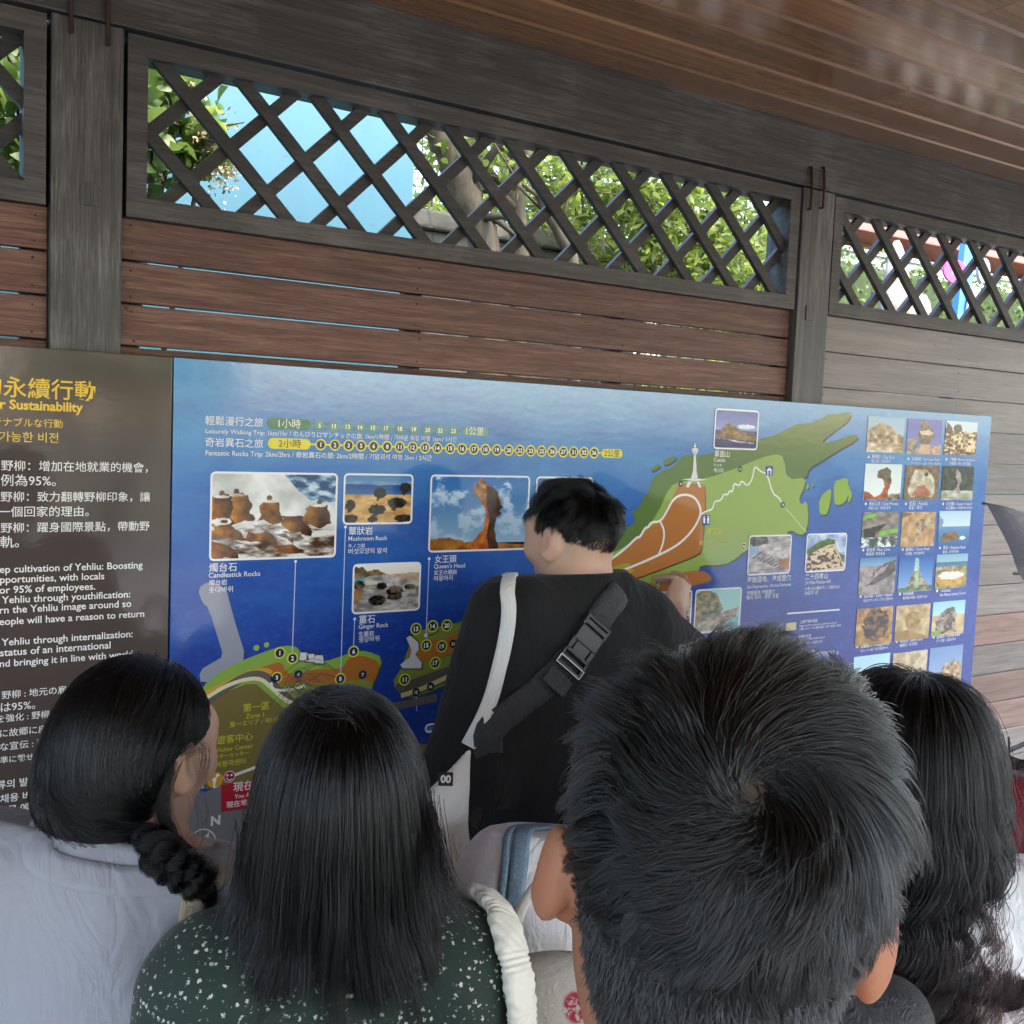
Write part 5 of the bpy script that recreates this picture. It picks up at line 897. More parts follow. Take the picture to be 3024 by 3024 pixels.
class Head:
    def __init__(s, c, yaw=0, pitch=0, roll=0, sc=1.0): s.c = np.asarray(c, float); s.R = rotz(-yaw) @ rotx(pitch) @ roty(roll); s.s = sc; s.ec = np.array([0, -.012, .025]); s.er = np.array([.074, .096, .088])
    def w(s, p): return s.c + s.s * (np.asarray(p, float) @ s.R.T)
    def local(s, P): return (np.asarray(P, float) - s.c) @ s.R / s.s
HLY = [-1, -.75, -.45, -.15, .12, .4, .62, .8, 1]; HLZ = [-.95, -.95, -.85, -.35, -.2, .1, .42, .55, .62]
def hairline(uy, HZ=HLZ): return np.interp(uy, HLY, HZ)
def body_prims(P, hd):
    """list of (kind, args, k, part) for a figure in its own frame"""
    L = []; s = P['h'] / 1.75; w_ = P.get('w', 1.0); y0 = P.get('lean', 0.0); e = lambda *a, k=.03: L.append(('e', a, k)); c = lambda *a, k=.03: L.append(('c', a, k))
    sz = P['sz']; sw = P['sw']; hip = .93 * s; up = P.get('ty', 0.0)        # shoulder height, half width, upper body y shift
    e((0, 0, hip), (.165 * w_, .115 * w_, .14), k=.05); e((0, up * .4 + .005, hip + .17 * s), (.138 * w_, .10 * w_, .16), k=.06); e((0, up * .8, sz - .16), (.155 * w_, .108 * w_, .2), k=.06)
    e((0, up, sz - .06), (sw * .86, .085 * w_, .085), k=.05)
    tl_ = P.get('tilt', 0.0); SZ = lambda x: sz - tl_ * x
    c((-.75 * sw, up, SZ(-.75 * sw) - .01), (.75 * sw, up, SZ(.75 * sw) - .01), .05, .05, k=.05)
    nb = np.array([0, up - .005, sz + .02]); nt = hd.w((0, -.022, -.06)); c(nb, nt, .062 * P.get('nk', 1), .052 * P.get('nk', 1), k=.045)
    for sg in (-1, 1): c(nb + np.array([0, 0, .045]), (sg * .72 * sw, up, SZ(sg * .72 * sw) + .005), .031, .028, k=.05)
    for sg, arm in ((-1, P['armL']), (1, P['armR'])):
        sh = np.array([sg * sw, up, SZ(sg * sw) - .02]); el, wr = np.asarray(arm[0], float), np.asarray(arm[1], float)
        c(sh, el, .052 * w_, .040, k=.04); c(el, wr, .040, .026, k=.02)
        hdv = np.asarray(arm[2], float); hdv = hdv / np.linalg.norm(hdv); pn = np.asarray(arm[3], float); pn = pn - hdv * (pn @ hdv); pn /= np.linalg.norm(pn); sv = np.cross(hdv, pn); curl = arm[4]
        R = np.stack([sv, pn, hdv], 1); e(wr + hdv * .045, (.039, .015, .052), R, k=.015)
        for i, off in enumerate((-.029, -.010, .010, .028)):
            b_ = wr + hdv * .085 + sv * off * sg; fl = (.036, .042, .040, .030)[i]; d = hdv; p0 = b_; rr = .0082
            for j in range(3):
                a_ = curl[i] if hasattr(curl, '__len__') else curl; d = d * math.cos(a_) + pn * math.sin(a_); d /= np.linalg.norm(d); p1 = p0 + d * fl * (1, .7, .55)[j]; c(p0, p1, rr, rr * .92, k=.004); p0 = p1; rr *= .92
        t0 = wr + hdv * .03 - sv * sg * .03; t1 = t0 + (hdv * .6 - sv * sg * .65 + pn * .45) * .045; t2 = t1 + (hdv * .85 + pn * .5) * .032; c(t0, t1, .0115, .0095, k=.01); c(t1, t2, .0095, .008, k=.004)
    for sg in (-1, 1):
        h_ = np.array([sg * .085 * w_, 0, hip - .04]); kn = np.array([sg * .09, .015, .50 * s]); an = np.array([sg * .095, -.02, .09 * s]); c(h_, kn, .083 * w_, .054, k=.04); c(kn, an, .054, .035, k=.03); e((sg * .1, .06, .035), (.04, .115, .034), k=.03)
    w = hd.w; S_ = hd.s; R = hd.R
    e(w(hd.ec), hd.er * S_, R, k=.02); e(w((0, .032, -.045)), np.array([.057, .063, .07]) * S_, R, k=.03); e(w((0, .055, -.088)), np.array([.03, .03, .024]) * S_, R, k=.025)
    e(w((0, .0, -.035)), np.array([.066, .07, .07]) * S_, R, k=.03)
    c(w((0, .086, .012)), w((0, .107, -.032)), .008 * S_, .0125 * S_, k=.016); e(w((0, .085, .03)), np.array([.045, .014, .012]) * S_, R, k=.02); e(w((0, .09, -.062)), np.array([.024, .011, .006]) * S_, R, k=.008); e(w((0, .088, -.072)), np.array([.02, .011, .006]) * S_, R, k=.008)
    for sg in (-1, 1):
        e(w((sg * .05, .048, -.014)), np.array([.021, .034, .024]) * S_, R, k=.03); e(w((sg * .042, .056, .036)), np.array([.026, .03, .032]) * S_, R, k=.03)
        e(w((sg * .04, .07, -.02)), np.array([.024, .02, .022]) * S_, R, k=.02); L.append(('s', (w((sg * .031, .1, .006)), np.array([.015, .014, .009]) * S_, R), .012))
        eo = P.get('ear', .012); es = P.get('es', 1.0); ez = P.get('ez', 0.0); Re = R @ rotz(sg * -.45) @ rotx(.18); e(w((sg * (.079 + eo * .3), -.008, -.004 + ez)), np.array([.0085, .022 * es, .035 * es]) * S_ * 1.1, Re, k=.010); L.append(('s', (w((sg * (.091 + eo * .3), .003, ez)), np.array([.008, .011 * es, .02 * es]) * S_, Re), .008)); e(w((sg * .077, .004, -.032 * es + ez)), np.array([.007, .01, .011]) * S_, Re, k=.008)
    return L
def apply(fld, prims, infl=0.0, ks=1.0):
    for kind, a, k in prims:
        if kind == 'e': fld.ell(a[0], a[1], a[2] if len(a) > 2 else None, k * ks, infl=infl)
        elif kind == 'c': fld.cap(a[0], a[1], a[2], a[3], k * ks, infl=infl)
        elif kind == 's' and infl == 0: fld.ell(a[0], a[1], a[2], k, sub=True)
    return fld
def person(loc, az, label, P, hd, skinm='skin', eyes=True, fine=.004):
    root = empty('person', (loc[0], loc[1], 0), -az, label, 'person')
    pr = body_prims(P, hd); lo = np.array([-.3, -.22, -.01]); hi = np.array([.3, .24, P['h'] + .03]); fx, fy, fz = [], [], []
    for j, (f, ax) in enumerate(((fx, 0), (fy, 1), (fz, 2))): f.append((hd.c[ax] - .125, hd.c[ax] + .135, fine))
    for arm in (P['armL'], P['armR']):
        wr = np.asarray(arm[1]); hv = np.asarray(arm[2], float); hv = hv / np.linalg.norm(hv); mid = wr + hv * .08
        for f, ax in ((fx, 0), (fy, 1), (fz, 2)): f.append((mid[ax] - .1, mid[ax] + .1, .0055))
        for q_ in (arm[0], wr, mid): lo = np.minimum(lo, np.asarray(q_) - .14); hi = np.maximum(hi, np.asarray(q_) + .14)
    lo[2] = -.012
    fld = Field(axis(lo[0], hi[0], .013, fx), axis(lo[1], hi[1], .013, fy), axis(lo[2], hi[2], .013, fz)); apply(fld, pr); V, Q = fld.mesh(2)
    link('body', npmesh('body', V, Q, True), root, mat=M[skinm])
    if eyes:
        for sg in (-1, 1):
            b_ = _bm.new(); _bm.ops.create_uvsphere(b_, u_segments=14, v_segments=10, radius=.0108 * hd.s); me = bpy.data.meshes.new('eye'); b_.to_mesh(me); b_.free(); o = link('eye', me, root, tuple(hd.w((sg * .031, .0815, .006))), plain('eye_white', (.7, .68, .65), .25))
            b_ = _bm.new(); _bm.ops.create_uvsphere(b_, u_segments=12, v_segments=8, radius=.0058 * hd.s); me = bpy.data.meshes.new('iris'); b_.to_mesh(me); b_.free(); p = hd.w((sg * .031, .0815, .006)) ; link('iris', me, o, tuple(hd.w((sg * .031, .0885, .006)) - p), plain('dark_brown_iris', (.02, .012, .008), .15))
    root_ = dict(root=root, P=P, hd=hd, prims=pr); return root_
def garment(pp, name, mat, cells, infl, hem, top=None, sleeves=(), box=None, wr=(.006, (6, 6, 2.2)), seed=1, step=.0065, extra=None, smooth=2, drape=0.0, skip_head=True):
    """closed garment volume over the figure; sleeves = [(cut point, outward normal, sign)]"""
    P, hd = pp['P'], pp['hd']; lo, hi = np.asarray(box[0], float), np.asarray(box[1], float)
    fld = Field(np.arange(lo[0], hi[0], step), np.arange(lo[1], hi[1], step), np.arange(lo[2], hi[2], step)); apply(fld, cells, infl, 1.3)
    if extra: extra(fld)
    if drape:
        fld.cap((0, P.get('ty', 0), P['sz'] - .2), (0, 0, hem - .05), .135 * P.get('w', 1) + infl, .15 * P.get('w', 1) + drape, .06, sq=(.86, 1.12, 1))
    X, Y, Z = np.meshgrid(fld.X, fld.Y, fld.Z, indexing='ij'); pts = np.stack([X, Y, Z], -1)
    if wr:
        for wa, wsc in (wr if isinstance(wr[0], (list, tuple)) else [wr]): fld.F += (wa * 2 * noise3(pts, wsc, seed, 2)).astype(np.float32); seed += 7
    if hem is not None: fld.clip((0, 0, hem), (0, 0, -1))
    if top is not None: fld.clip(top[0], top[1])
    for p, n in sleeves:
        p, n = np.asarray(p, float), np.asarray(n, float); n = n / np.linalg.norm(n); d = (X - p[0]) * n[0] + (Y - p[1]) * n[1] + (Z - p[2]) * n[2]; near = np.sqrt((X - p[0]) ** 2 + (Y - p[1]) ** 2 + (Z - p[2]) ** 2) < .22; side = np.sign(p[0]) * X > max(abs(p[0]) - .07, .12)
        fld.F = np.where(near & side, np.maximum(fld.F, d), fld.F).astype(np.float32)
    V, Q = fld.mesh(smooth); o = link(name, npmesh(name, V, Q, True), pp['root'], mat=mat); return o, fld
def torso_cells(pp, arms=True):
    out = []
    for i, t in enumerate(pp['prims']):
        if i < 5 or i in (6, 7): out.append(t)
    if arms:
        P = pp['P']
        for sg, arm in ((-1, P['armL']), (1, P['armR'])):
            sh = np.array([sg * P['sw'], P.get('ty', 0), P['sz'] - P.get('tilt', 0) * sg * P['sw'] - .02]); el, wr = np.asarray(arm[0], float), np.asarray(arm[1], float); out += [('c', (sh, el, .054, .044), .05), ('c', (el, wr, .044, .032), .03)]
    return out
def trousers(pp, mat, top=None):
    P = pp['P']; s = P['h'] / 1.75; w_ = P.get('w', 1); fld = Field(np.arange(-.26, .26, .011), np.arange(-.2, .22, .011), np.arange(.04, 1.02 * s, .011)); hip = .93 * s
    fld.ell((0, 0, hip), (.178 * w_, .128 * w_, .15), None, .05)
    for sg in (-1, 1): fld.cap((sg * .088 * w_, 0, hip - .04), (sg * .092, .015, .5 * s), .096 * w_, .073, .04); fld.cap((sg * .092, .015, .5 * s), (sg * .096, -.015, .08), .073, .058, .03)
    fld.clip((0, 0, .06), (0, 0, -1)); fld.clip((0, 0, hip + .09), (0, 0, 1)); V, Q = fld.mesh(2); link('trousers', npmesh('trousers', V, Q, True), pp['root'], mat=mat)
    for sg in (-1, 1):
        f2 = Field(np.arange(sg * .1 - .07, sg * .1 + .07, .008), np.arange(-.11, .22, .008), np.arange(-.006, .14, .008)); f2.ell((sg * .1, .065, .035), (.05, .13, .045), None, .02); f2.cap((sg * .097, -.02, .05), (sg * .097, -.02, .11), .05, .045, .03); f2.clip((0, 0, 0), (0, 0, -1)); V, Q = f2.mesh(2); link('shoe', npmesh('shoe', V, Q, True), pp['root'], mat=plain('grey_shoe_leather', (.1, .1, .1), .5))
def hood(pp, mat, infl=.006, HZ=HLZ, below=None, name='hair', extra=None, nr=1.0):
    """solid hair mass on the skull above the hairline (plus anything drawn by extra)"""
    hd = pp['hd']; c = hd.w(hd.ec); lo, hi = c - .15, c + .15
    if below is not None: lo = np.minimum(lo, below[0]); hi = np.maximum(hi, below[1])
    st = .0055; fld = Field(np.arange(lo[0], hi[0], st), np.arange(lo[1], hi[1], st), np.arange(lo[2], hi[2], st)); fld.ell(c, hd.er * hd.s, hd.R, .001, infl=infl); fld.ell(hd.w((0, -.04, -.045)), np.array([.06, .055, .06]) * hd.s * nr, hd.R, .03, infl=infl)
    X, Y, Z = np.meshgrid(fld.X, fld.Y, fld.Z, indexing='ij'); u = (hd.local(np.stack([X, Y, Z], -1).reshape(-1, 3)) - hd.ec) / hd.er; rn = np.linalg.norm(u, axis=1) + 1e-6; uy = u[:, 1] / rn; uz = u[:, 2] / rn
    fld.F = np.maximum(fld.F, ((hairline(uy, HZ) - uz) * .075).reshape(X.shape)).astype(np.float32)
    if extra: extra(fld)
    V, Q = fld.mesh(3); o = link(name, npmesh(name, V, Q, True), pp['root'], mat=mat); return o, fld
def roots(n, hd, rg, HZ=HLZ, dens=None):
    u = rg.normal(size=(n * 3, 3)); u /= np.linalg.norm(u, axis=1)[:, None]; u = u[u[:, 2] > hairline(u[:, 1], HZ) + .02]
    if dens is not None: u = u[rg.random(len(u)) < dens(u)]
    return u[:n]
def strands(name, P, rad, mat, parent, tip=0.25, rr=None):
    """P (n,k,3) in the person's frame -> one Curves object under the hair"""
    n, k = P.shape[:2]; cv = bpy.data.hair_curves.new(name); cv.add_curves([k] * n); cv.attributes['position'].data.foreach_set('vector', np.ascontiguousarray(P, np.float32).ravel())
    ra = cv.attributes.get('radius') or cv.attributes.new('radius', 'FLOAT', 'POINT'); t = np.linspace(0, 1, k); prof = rad * np.where(t < .6, 1, 1 - (t - .6) / .4 * (1 - tip)); R = np.broadcast_to(prof, (n, k)) * (rr[:, None] if rr is not None else 1); ra.data.foreach_set('value', np.ascontiguousarray(R, np.float32).ravel())
    cv.materials.append(mat); o = bpy.data.objects.new(name, cv); COL.objects.link(o); o.parent = parent; return o
def clump(P, rg, nc, amt, ramp=1.0, stray=0.0):
    n, k = P.shape[:2]; ci = rg.choice(n, nc, replace=False); R0 = P[:, 0]; C0 = R0[ci]; idx = np.empty(n, int)
    for i in range(0, n, 4000): idx[i:i + 4000] = ((R0[i:i + 4000, None] - C0[None]) ** 2).sum(-1).argmin(1)
    T_ = (np.linspace(0, 1, k) ** ramp)[None, :, None] * amt * rg.uniform(.4, 1, (n, 1, 1)); G = P[ci][idx] + (R0 - C0[idx])[:, None] * (1 - .85 * np.linspace(0, 1, k))[None, :, None]
    if stray: T2 = (np.linspace(0, 1, k) ** 1.6)[None, :, None]; P = P + rg.normal(0, stray * .6, (n, 1, 3)) * T2; G = G + rg.normal(0, stray, (nc, 1, 3))[idx] * T2
    return P * (1 - T_) + G * T_, idx
def push(p, cs):
    for c, r in cs:
        q_ = (p - c) / r; m = np.linalg.norm(q_, axis=-1, keepdims=True); p = np.where(m < 1, c + q_ / np.maximum(m, 1e-6) * r, p)
    return p
def fall(p0, d0, L, k, g, colliders, lay, rg, jit=.06, gp=1.0):
    """strands that leave the scalp along d0 and are pulled down, sliding over the skull and the shoulders"""
    n = len(p0); P = np.empty((n, k, 3)); p = p0.copy(); d = d0.copy(); st = (L / (k - 1))[:, None]
    for i in range(k):
        P[:, i] = p
        d = d + np.array([0, 0, -1]) * g + rg.normal(0, jit, (n, 3)) * .3; d /= np.linalg.norm(d, axis=1)[:, None]; q_ = p + d * st
        for c, r, R, lw in colliders:
            u = ((q_ - c) @ R) / (r + (lay * lw)[:, None]); m = np.linalg.norm(u, axis=1, keepdims=True); q_ = np.where(m < 1, c + (u / np.maximum(m, 1e-6) * (r + (lay * lw)[:, None])) @ R.T, q_)
        d = q_ - p; d /= np.linalg.norm(d, axis=1)[:, None] + 1e-9; p = p + d * st
    return P
def strap(parent, name, fld, pts, width, thick, mat, off=.003, n=60, smooth=2, loc=None):
    """band lying on a garment: way points are pulled onto the surface of the field"""
    C = np.array(smoothpts(pts, 3)); t = np.linspace(0, len(C) - 1, n); i = np.clip(t.astype(int), 0, len(C) - 2); C = C[i] + (C[i + 1] - C[i]) * (t - i)[:, None]; C = fld.project(C, off)
    for _ in range(3): C[1:-1] = (C[:-2] + C[1:-1] * 2 + C[2:]) / 4
    N_ = fld.grad(C); T_ = np.gradient(C, axis=0); T_ /= np.linalg.norm(T_, axis=1)[:, None]; B_ = np.cross(T_, N_); B_ /= np.linalg.norm(B_, axis=1)[:, None]; hw = width / 2; V = []; m = 5
    for j in range(m): V.append(C + B_ * (j / (m - 1) * 2 - 1) * hw + N_ * (thick + (.0015 if 0 < j < m - 1 else 0)))
    for j in range(m): V.append(C + B_ * ((m - 1 - j) / (m - 1) * 2 - 1) * hw - N_ * .001)
    V = np.stack(V, 1).reshape(-1, 3); w2 = 2 * m; F = [(a_ * w2 + j, a_ * w2 + (j + 1) % w2, (a_ + 1) * w2 + (j + 1) % w2, (a_ + 1) * w2 + j) for a_ in range(n - 1) for j in range(w2)]
    return link(name, npmesh(name, V, F, True), parent, loc, mat), C, N_, B_
# ------------------------------------------------------------------ the visitors
def pxw(x, y, dep): return at(x * k_, y * k_, dep)           # 1932-px reading of the photo at a distance
def setup(px, py, dep, az_body, az_head, hy=.03, pitch=0., roll=0., sc=1., sh=.19, **P):
    hw = pxw(px, py, dep); Rb = rotz(-az_body); loc = hw[:2] - (Rb @ np.array([0, hy, 0]))[:2]
    hd = Head((0, hy, hw[2]), az_head - az_body, pitch, roll, sc); P = dict(P); P['h'] = hw[2] + .113 * sc; P['sz'] = hw[2] - sh
    return loc, hd, P
def tol(pp, p): r = pp['root']; return rotz(-r.rotation_euler[2]) @ (np.asarray(p, float) - np.array(r.location)[:3] * np.array([1, 1, 0]))
def arms_down(P, sw, out=.05, fwd=.02):
    z = P['sz']; s = P['h'] / 1.75; ty = P.get('ty', 0)
    return [((sg * (sw + out), ty - .01, z - .29 * s), (sg * (sw + out * 1.1), ty + .08 + fwd, z - .53 * s), (0, .25, -1), (-sg, .2, 0), .22) for sg in (-1, 1)]
def onto(pp, f, x, y): o = tol(pp, CAM_C); return f.cast(o, tol(pp, pxw(x, y, 1.0)) - o)   # visible surface point
D2 = math.radians
SHOE = None
# ---------- man in black pointing at the map
loc, hd, P = setup(1082, 1018, 2.05, D2(2), D2(-15), .035, -.08, 0, .94, .142, w=.98, sw=.158, nk=.9, ear=.02, tilt=.16)
wr_w, tip_w = onY(1272 * k_, 1158 * k_, -.12), onY(1292 * k_, 1072 * k_, -.09)
Rb = rotz(D2(2)); tl = lambda p: Rb @ (np.asarray(p) - np.array([loc[0], loc[1], 0]))
wr, tipl = tl(wr_w), tl(tip_w); sh_ = np.array([.158, 0, P['sz'] - .02]); elb = (sh_ + wr) / 2 + np.array([.06, -.03, -.15])
P['armL'] = ((-.265, -.03, P['sz'] - .28), (-.235, .16, P['sz'] - .45), (.2, .7, -.5), (.6, .2, -.3), .3); P['armR'] = (elb, wr, tipl - wr, (-.15, 1, -.1), (.7, 1.35, 1.45, 1.5))
bm_ = person(loc, D2(2), 'young man in loose black t-shirt pointing at the map board', P, hd, 'skin')
blk = fabric('black_cotton', (.0055, .0055, .006), .9, 500, .2, .05, 7)
def ex(f):
    for sg, arm in ((-1, P['armL']), (1, P['armR'])):
        s_ = np.array([sg * .145, 0, P['sz'] - .03 - .16 * sg * .145]); e_ = np.asarray(arm[0]); f.cap(s_, e_ + (e_ - s_) * .12, .058, .070, .08)
top = (np.array([0, -.02, P['sz'] + .082]), (0, .12, 1))
sl = [(np.asarray(P['armL'][0]) + np.array([-.004, 0, -.035]), (-.25, .05, -1)), (np.asarray(P['armR'][0]) + (wr - elb) * .22, wr - elb)]
g_, f_bl = garment(bm_, 'tshirt', blk, torso_cells(bm_), .018, P['sz'] - .80, top, sl, ((-.46, -.26, P['sz'] - .86), (.5, .4, P['sz'] + .12)), [(.016, (4, 4, 2.5)), (.008, (11, 9, 7)), (.0025, (30, 25, 14))], 4, .0075, ex, 2, .03)
fcol = MB()
trousers(bm_, fabric('dark_denim', (.018, .028, .05), .85, 700, .25))
# his hair: fuller on top, clipped at the nape
HZb = [-.78, -.72, -.6, -.2, .05, .3, .46, .56, .64]; HZc = [-.34, -.28, -.15, .0, .16, .36, .5, .58, .66]
q = NM('cropped_hair_fading_to_skin'); c_ = q.n('ShaderNodeTexCoord'); s3 = q.n('ShaderNodeSeparateXYZ'); q.l(c_.outputs['Object'], s3.inputs[0]); zf = q.math('ADD', q.math('SUBTRACT', s3.outputs[2], float(hd.c[2])), q.math('MULTIPLY', q.noise(q.coord(), 260, 3, .7), .03)); M['fade'] = q.out(q.ramp(q.math('ADD', q.math('MULTIPLY', zf, 6.0), .5), [(.12, (.42, .25, .17)), (.55, (.010, .009, .009))]), .6)
rg = np.random.default_rng(21); hr, fh = hood(bm_, M['hairbase'], .0008, [z + .06 for z in HZc])
def tang(u, uc, swirl=0.):
    t = u - uc; t -= u * (t * u).sum(1, keepdims=True); t /= np.linalg.norm(t, axis=1, keepdims=True) + 1e-6; b = np.cross(u, t); return t * math.cos(swirl) + b * math.sin(swirl)
def surf_strands(hd, u, L, k, swirl, lift, h1, rg, uc, jit=.25, sag=0., decay=.12, base=0., turn=.8, nf=3.2, seed=3):
    """short hair: flows away from the crown in locks whose direction wanders over the skull"""
    n = len(u); P_ = np.empty((n, k, 3)); q_ = u.copy(); jj = rg.normal(0, jit, (n, 3)); bend = turn * 2 * noise3(u, (nf,) * 3, seed, 2) + rg.normal(0, .12, n); hs = h1 * rg.uniform(.6, 1.15, n) * (1 + 1.1 * noise3(u, (nf,) * 3, seed + 5, 2)); L = L * (1 + 1.1 * noise3(u, (nf * 1.3,) * 3, seed + 9, 2))
    for i in range(k):
        t = i / (k - 1); hgt = base + hs * (1 - (1 - t) ** 1.6) + lift * t * L
        P_[:, i] = hd.w(hd.ec + q_ * (hd.er + hgt[:, None] / hd.s)); dis = np.linalg.norm(q_ - uc, axis=1); sw_ = swirl * np.exp(-dis / .9) + bend * (.35 + .65 * t)
        tt = q_ - uc; tt -= q_ * (tt * q_).sum(1, keepdims=True); tt /= np.linalg.norm(tt, axis=1, keepdims=True) + 1e-6; b = np.cross(q_, tt); dd = tt * np.cos(sw_)[:, None] + b * np.sin(sw_)[:, None] + jj * .5; dd[:, 2] -= sag
        q_ = q_ + dd * (L / (k - 1) / .09)[:, None]; q_ /= np.linalg.norm(q_, axis=1, keepdims=True)
    return P_
uc = np.array([.05, -.55, .83]); uc /= np.linalg.norm(uc)
u = roots(17000, hd, rg, HZb, lambda u: np.interp(u[:, 2] - hairline(u[:, 1], HZb), [0, .35], [.35, 1])); zz_ = u[:, 2]
L = np.interp(zz_, [-.75, -.45, -.2, 0, .25, .7, 1], [.004, .007, .012, .018, .030, .050, .06]) * rg.uniform(.7, 1.2, len(u)); h1 = np.interp(zz_, [-.7, -.2, .1, .5, 1], [.0006, .0014, .003, .010, .020]) * (1 + .4 * (u[:, 1] > .2))
Ps = surf_strands(hd, u, L, 9, .5, .06, h1, rg, uc, .25, .1, turn=.9); Pc, _ = clump(Ps, rg, 420, .85, 1.0, .006); lw_ = np.clip((zz_ + .15) / .3, 0, 1)[:, None, None]; strands('hair_strands', Ps * (1 - lw_) + Pc * lw_, .0003, M['hair'], hr, rr=np.interp(zz_, [-.7, 0], [.6, 1.]))
# cross-body strap with buckle, and the white tote strap
dS = 1.86
cs_ = empty('crossbody_bag', tuple(bm_['root'].location), bm_['root'].rotation_euler[2], 'black cross-body strap bag with a side release buckle on the black t-shirt back', 'bag')
web = fabric('black_webbing', (.022, .022, .023), .6, 900, .3, .1, 30)
pts = [(.10, .09, P['sz'] - .02), (.095, .02, P['sz'] + .05)] + [onto(bm_, f_bl, x, y) for x, y in ((1152, 1130), (1130, 1168), (1112, 1192), (1085, 1232), (1040, 1278), (990, 1320), (940, 1358), (905, 1392))] + [(-.19, .05, P['sz'] - .46), (-.12, .16, P['sz'] - .46)]
o, C, N_, B_ = strap(cs_, 'strap', f_bl, pts, .054, .0025, web, .004, 70)
ib = int(np.argmin(np.linalg.norm(C - f_bl.project([tol(bm_, pxw(1112, 1192, 1.80))], .004)[0], axis=1))); c0, n0, b0 = C[ib], N_[ib], B_[ib]; t0 = np.cross(n0, b0); t0 /= np.linalg.norm(t0)
if t0[2] < 0: t0 = -t0
def obox(mb, c, ax, half, ch=.0):
    A = np.stack(ax); b = MB().box(-half[0], -half[1], -half[2], half[0], half[1], half[2], ch); mb.add([c + np.array(v) @ A for v in b.v], b.f)
bk = MB(); ax = (b0, t0, n0); cc = c0 + n0 * .008
obox(bk, cc + t0 * .012, ax, (.028, .017, .006), .003); obox(bk, cc + t0 * .037, ax, (.029, .005, .005), .002); obox(bk, cc + t0 * .037 + t0 * .010, ax, (.029, .003, .005), .002)
for s_ in (-1, 1): obox(bk, cc - t0 * .012 + b0 * s_ * .024, ax, (.005, .012, .005), .002); obox(bk, cc - t0 * .041 + b0 * s_ * .027, ax, (.003, .016, .005), .0015); obox(bk, cc + t0 * .040 + b0 * s_ * .0265, ax, (.003, .012, .005), .0015)
obox(bk, cc - t0 * .012, ax, (.017, .014, .0045), .002); obox(bk, cc - t0 * .027, ax, (.029, .0035, .006), .002); obox(bk, cc - t0 * .056, ax, (.029, .003, .005), .0015); obox(bk, cc - t0 * .040, ax, (.026, .003, .004), .0015)
bo = bk.build('buckle', M['black'], cs_)
rim = MB(); obox(rim, cc - t0 * .0425 + n0 * .0048, ax, (.0295, .0006, .0012)); obox(rim, cc - t0 * .0585 + n0 * .0048, ax, (.0295, .0006, .0012)); obox(rim, cc - t0 * .050 + b0 * .0295 + n0 * .0048, ax, (.0006, .009, .0012)); obox(rim, cc - t0 * .050 - b0 * .0295 + n0 * .0048, ax, (.0006, .009, .0012)); ro = rim.build('slider_edge', M['metal']); ro.parent = bo
obox(bk2 := MB(), c0 - t0 * .085 + n0 * .004, ax, (.0275, .016, .003), .001); bk2.build('strap_keeper', web, cs_)
pb = Field(np.arange(-.32, .1, .01), np.arange(.05, .32, .01), np.arange(P['sz'] - .62, P['sz'] - .25, .01)); pb.ell((-.14, .19, P['sz'] - .45), (.12, .05, .09), None, .02); V, Q = pb.mesh(2); link('pouch', npmesh('pouch', V, Q, True), cs_, mat=web)
tb = empty('tote_bag', tuple(bm_['root'].location), bm_['root'].rotation_euler[2], 'white cloth bag with a small black tag hanging from the man in black', 'bag')
wcl = fabric('white_canvas', (.72, .71, .67), .85, 500, .06, .2, 9)
pts = [(-.14, .10, P['sz'] - .03), (-.13, .03, P['sz'] + .04)] + [onto(bm_, f_bl, x, y) for x, y in ((955, 1118), (962, 1140), (960, 1180), (950, 1230), (936, 1280), (920, 1335), (900, 1378), (884, 1408))]
strap(tb, 'shoulder_strap', f_bl, pts, .027, .003, wcl, .004, 60)
apx = tol(bm_, pxw(886, 1416, 1.66)); lowp = tol(bm_, pxw(790, 1640, 1.60)); sf = Field(*[np.arange(min(apx[j], lowp[j]) - .14, max(apx[j], lowp[j]) + .14, .007) for j in range(3)]); sf.cap(apx, lowp, .004, .085, .01, 0, (1, 1.5, 1)); sf.ell(lowp + np.array([0, 0, -.06]), (.11, .06, .09), None, .06)
X, Y, Z = np.meshgrid(sf.X, sf.Y, sf.Z, indexing='ij'); sf.F += (.006 * noise3(np.stack([X, Y, Z], -1), (22, 22, 5), 8)).astype(np.float32); V, Q = sf.mesh(2); link('bag_body', npmesh('bag_body', V, Q, True), tb, mat=wcl)
MB().tube([apx + np.array([0, 0, -.008]), apx + np.array([-.006, -.012, -.05]), apx + np.array([-.02, -.02, -.1])], .0016, 6).build('drawcord', wcl, tb)
tg = tol(bm_, pxw(855, 1466, 1.60)); tgp = sf.project([tg], .004)[0]; vd = tol(bm_, pxw(855, 1466, 1.0)) - tgp; vd /= np.linalg.norm(vd); rx_ = np.cross([0, 0, 1.], vd); rx_ /= -np.linalg.norm(rx_); rx_ = -rx_; ux = np.cross(vd, rx_); mb = MB(); obox(mb, tgp + vd * .006, (rx_, ux, vd), (.0115, .0105, .001)); tt = mb.build('tag', plain('black_tag_cloth', (.008, .008, .008), .7), tb)
V, F = glyphs('00', .04); mb = MB(); cx_, cy_ = (V[:, 0].max() + V[:, 0].min()) / 2, (V[:, 1].max() + V[:, 1].min()) / 2; mb.add([tgp + vd * .0076 + rx_ * (v[0] - cx_) * .016 + ux * (v[1] - cy_) * .016 for v in V], F); t_ = mb.build('tag_lettering', wcl); t_.parent = tt

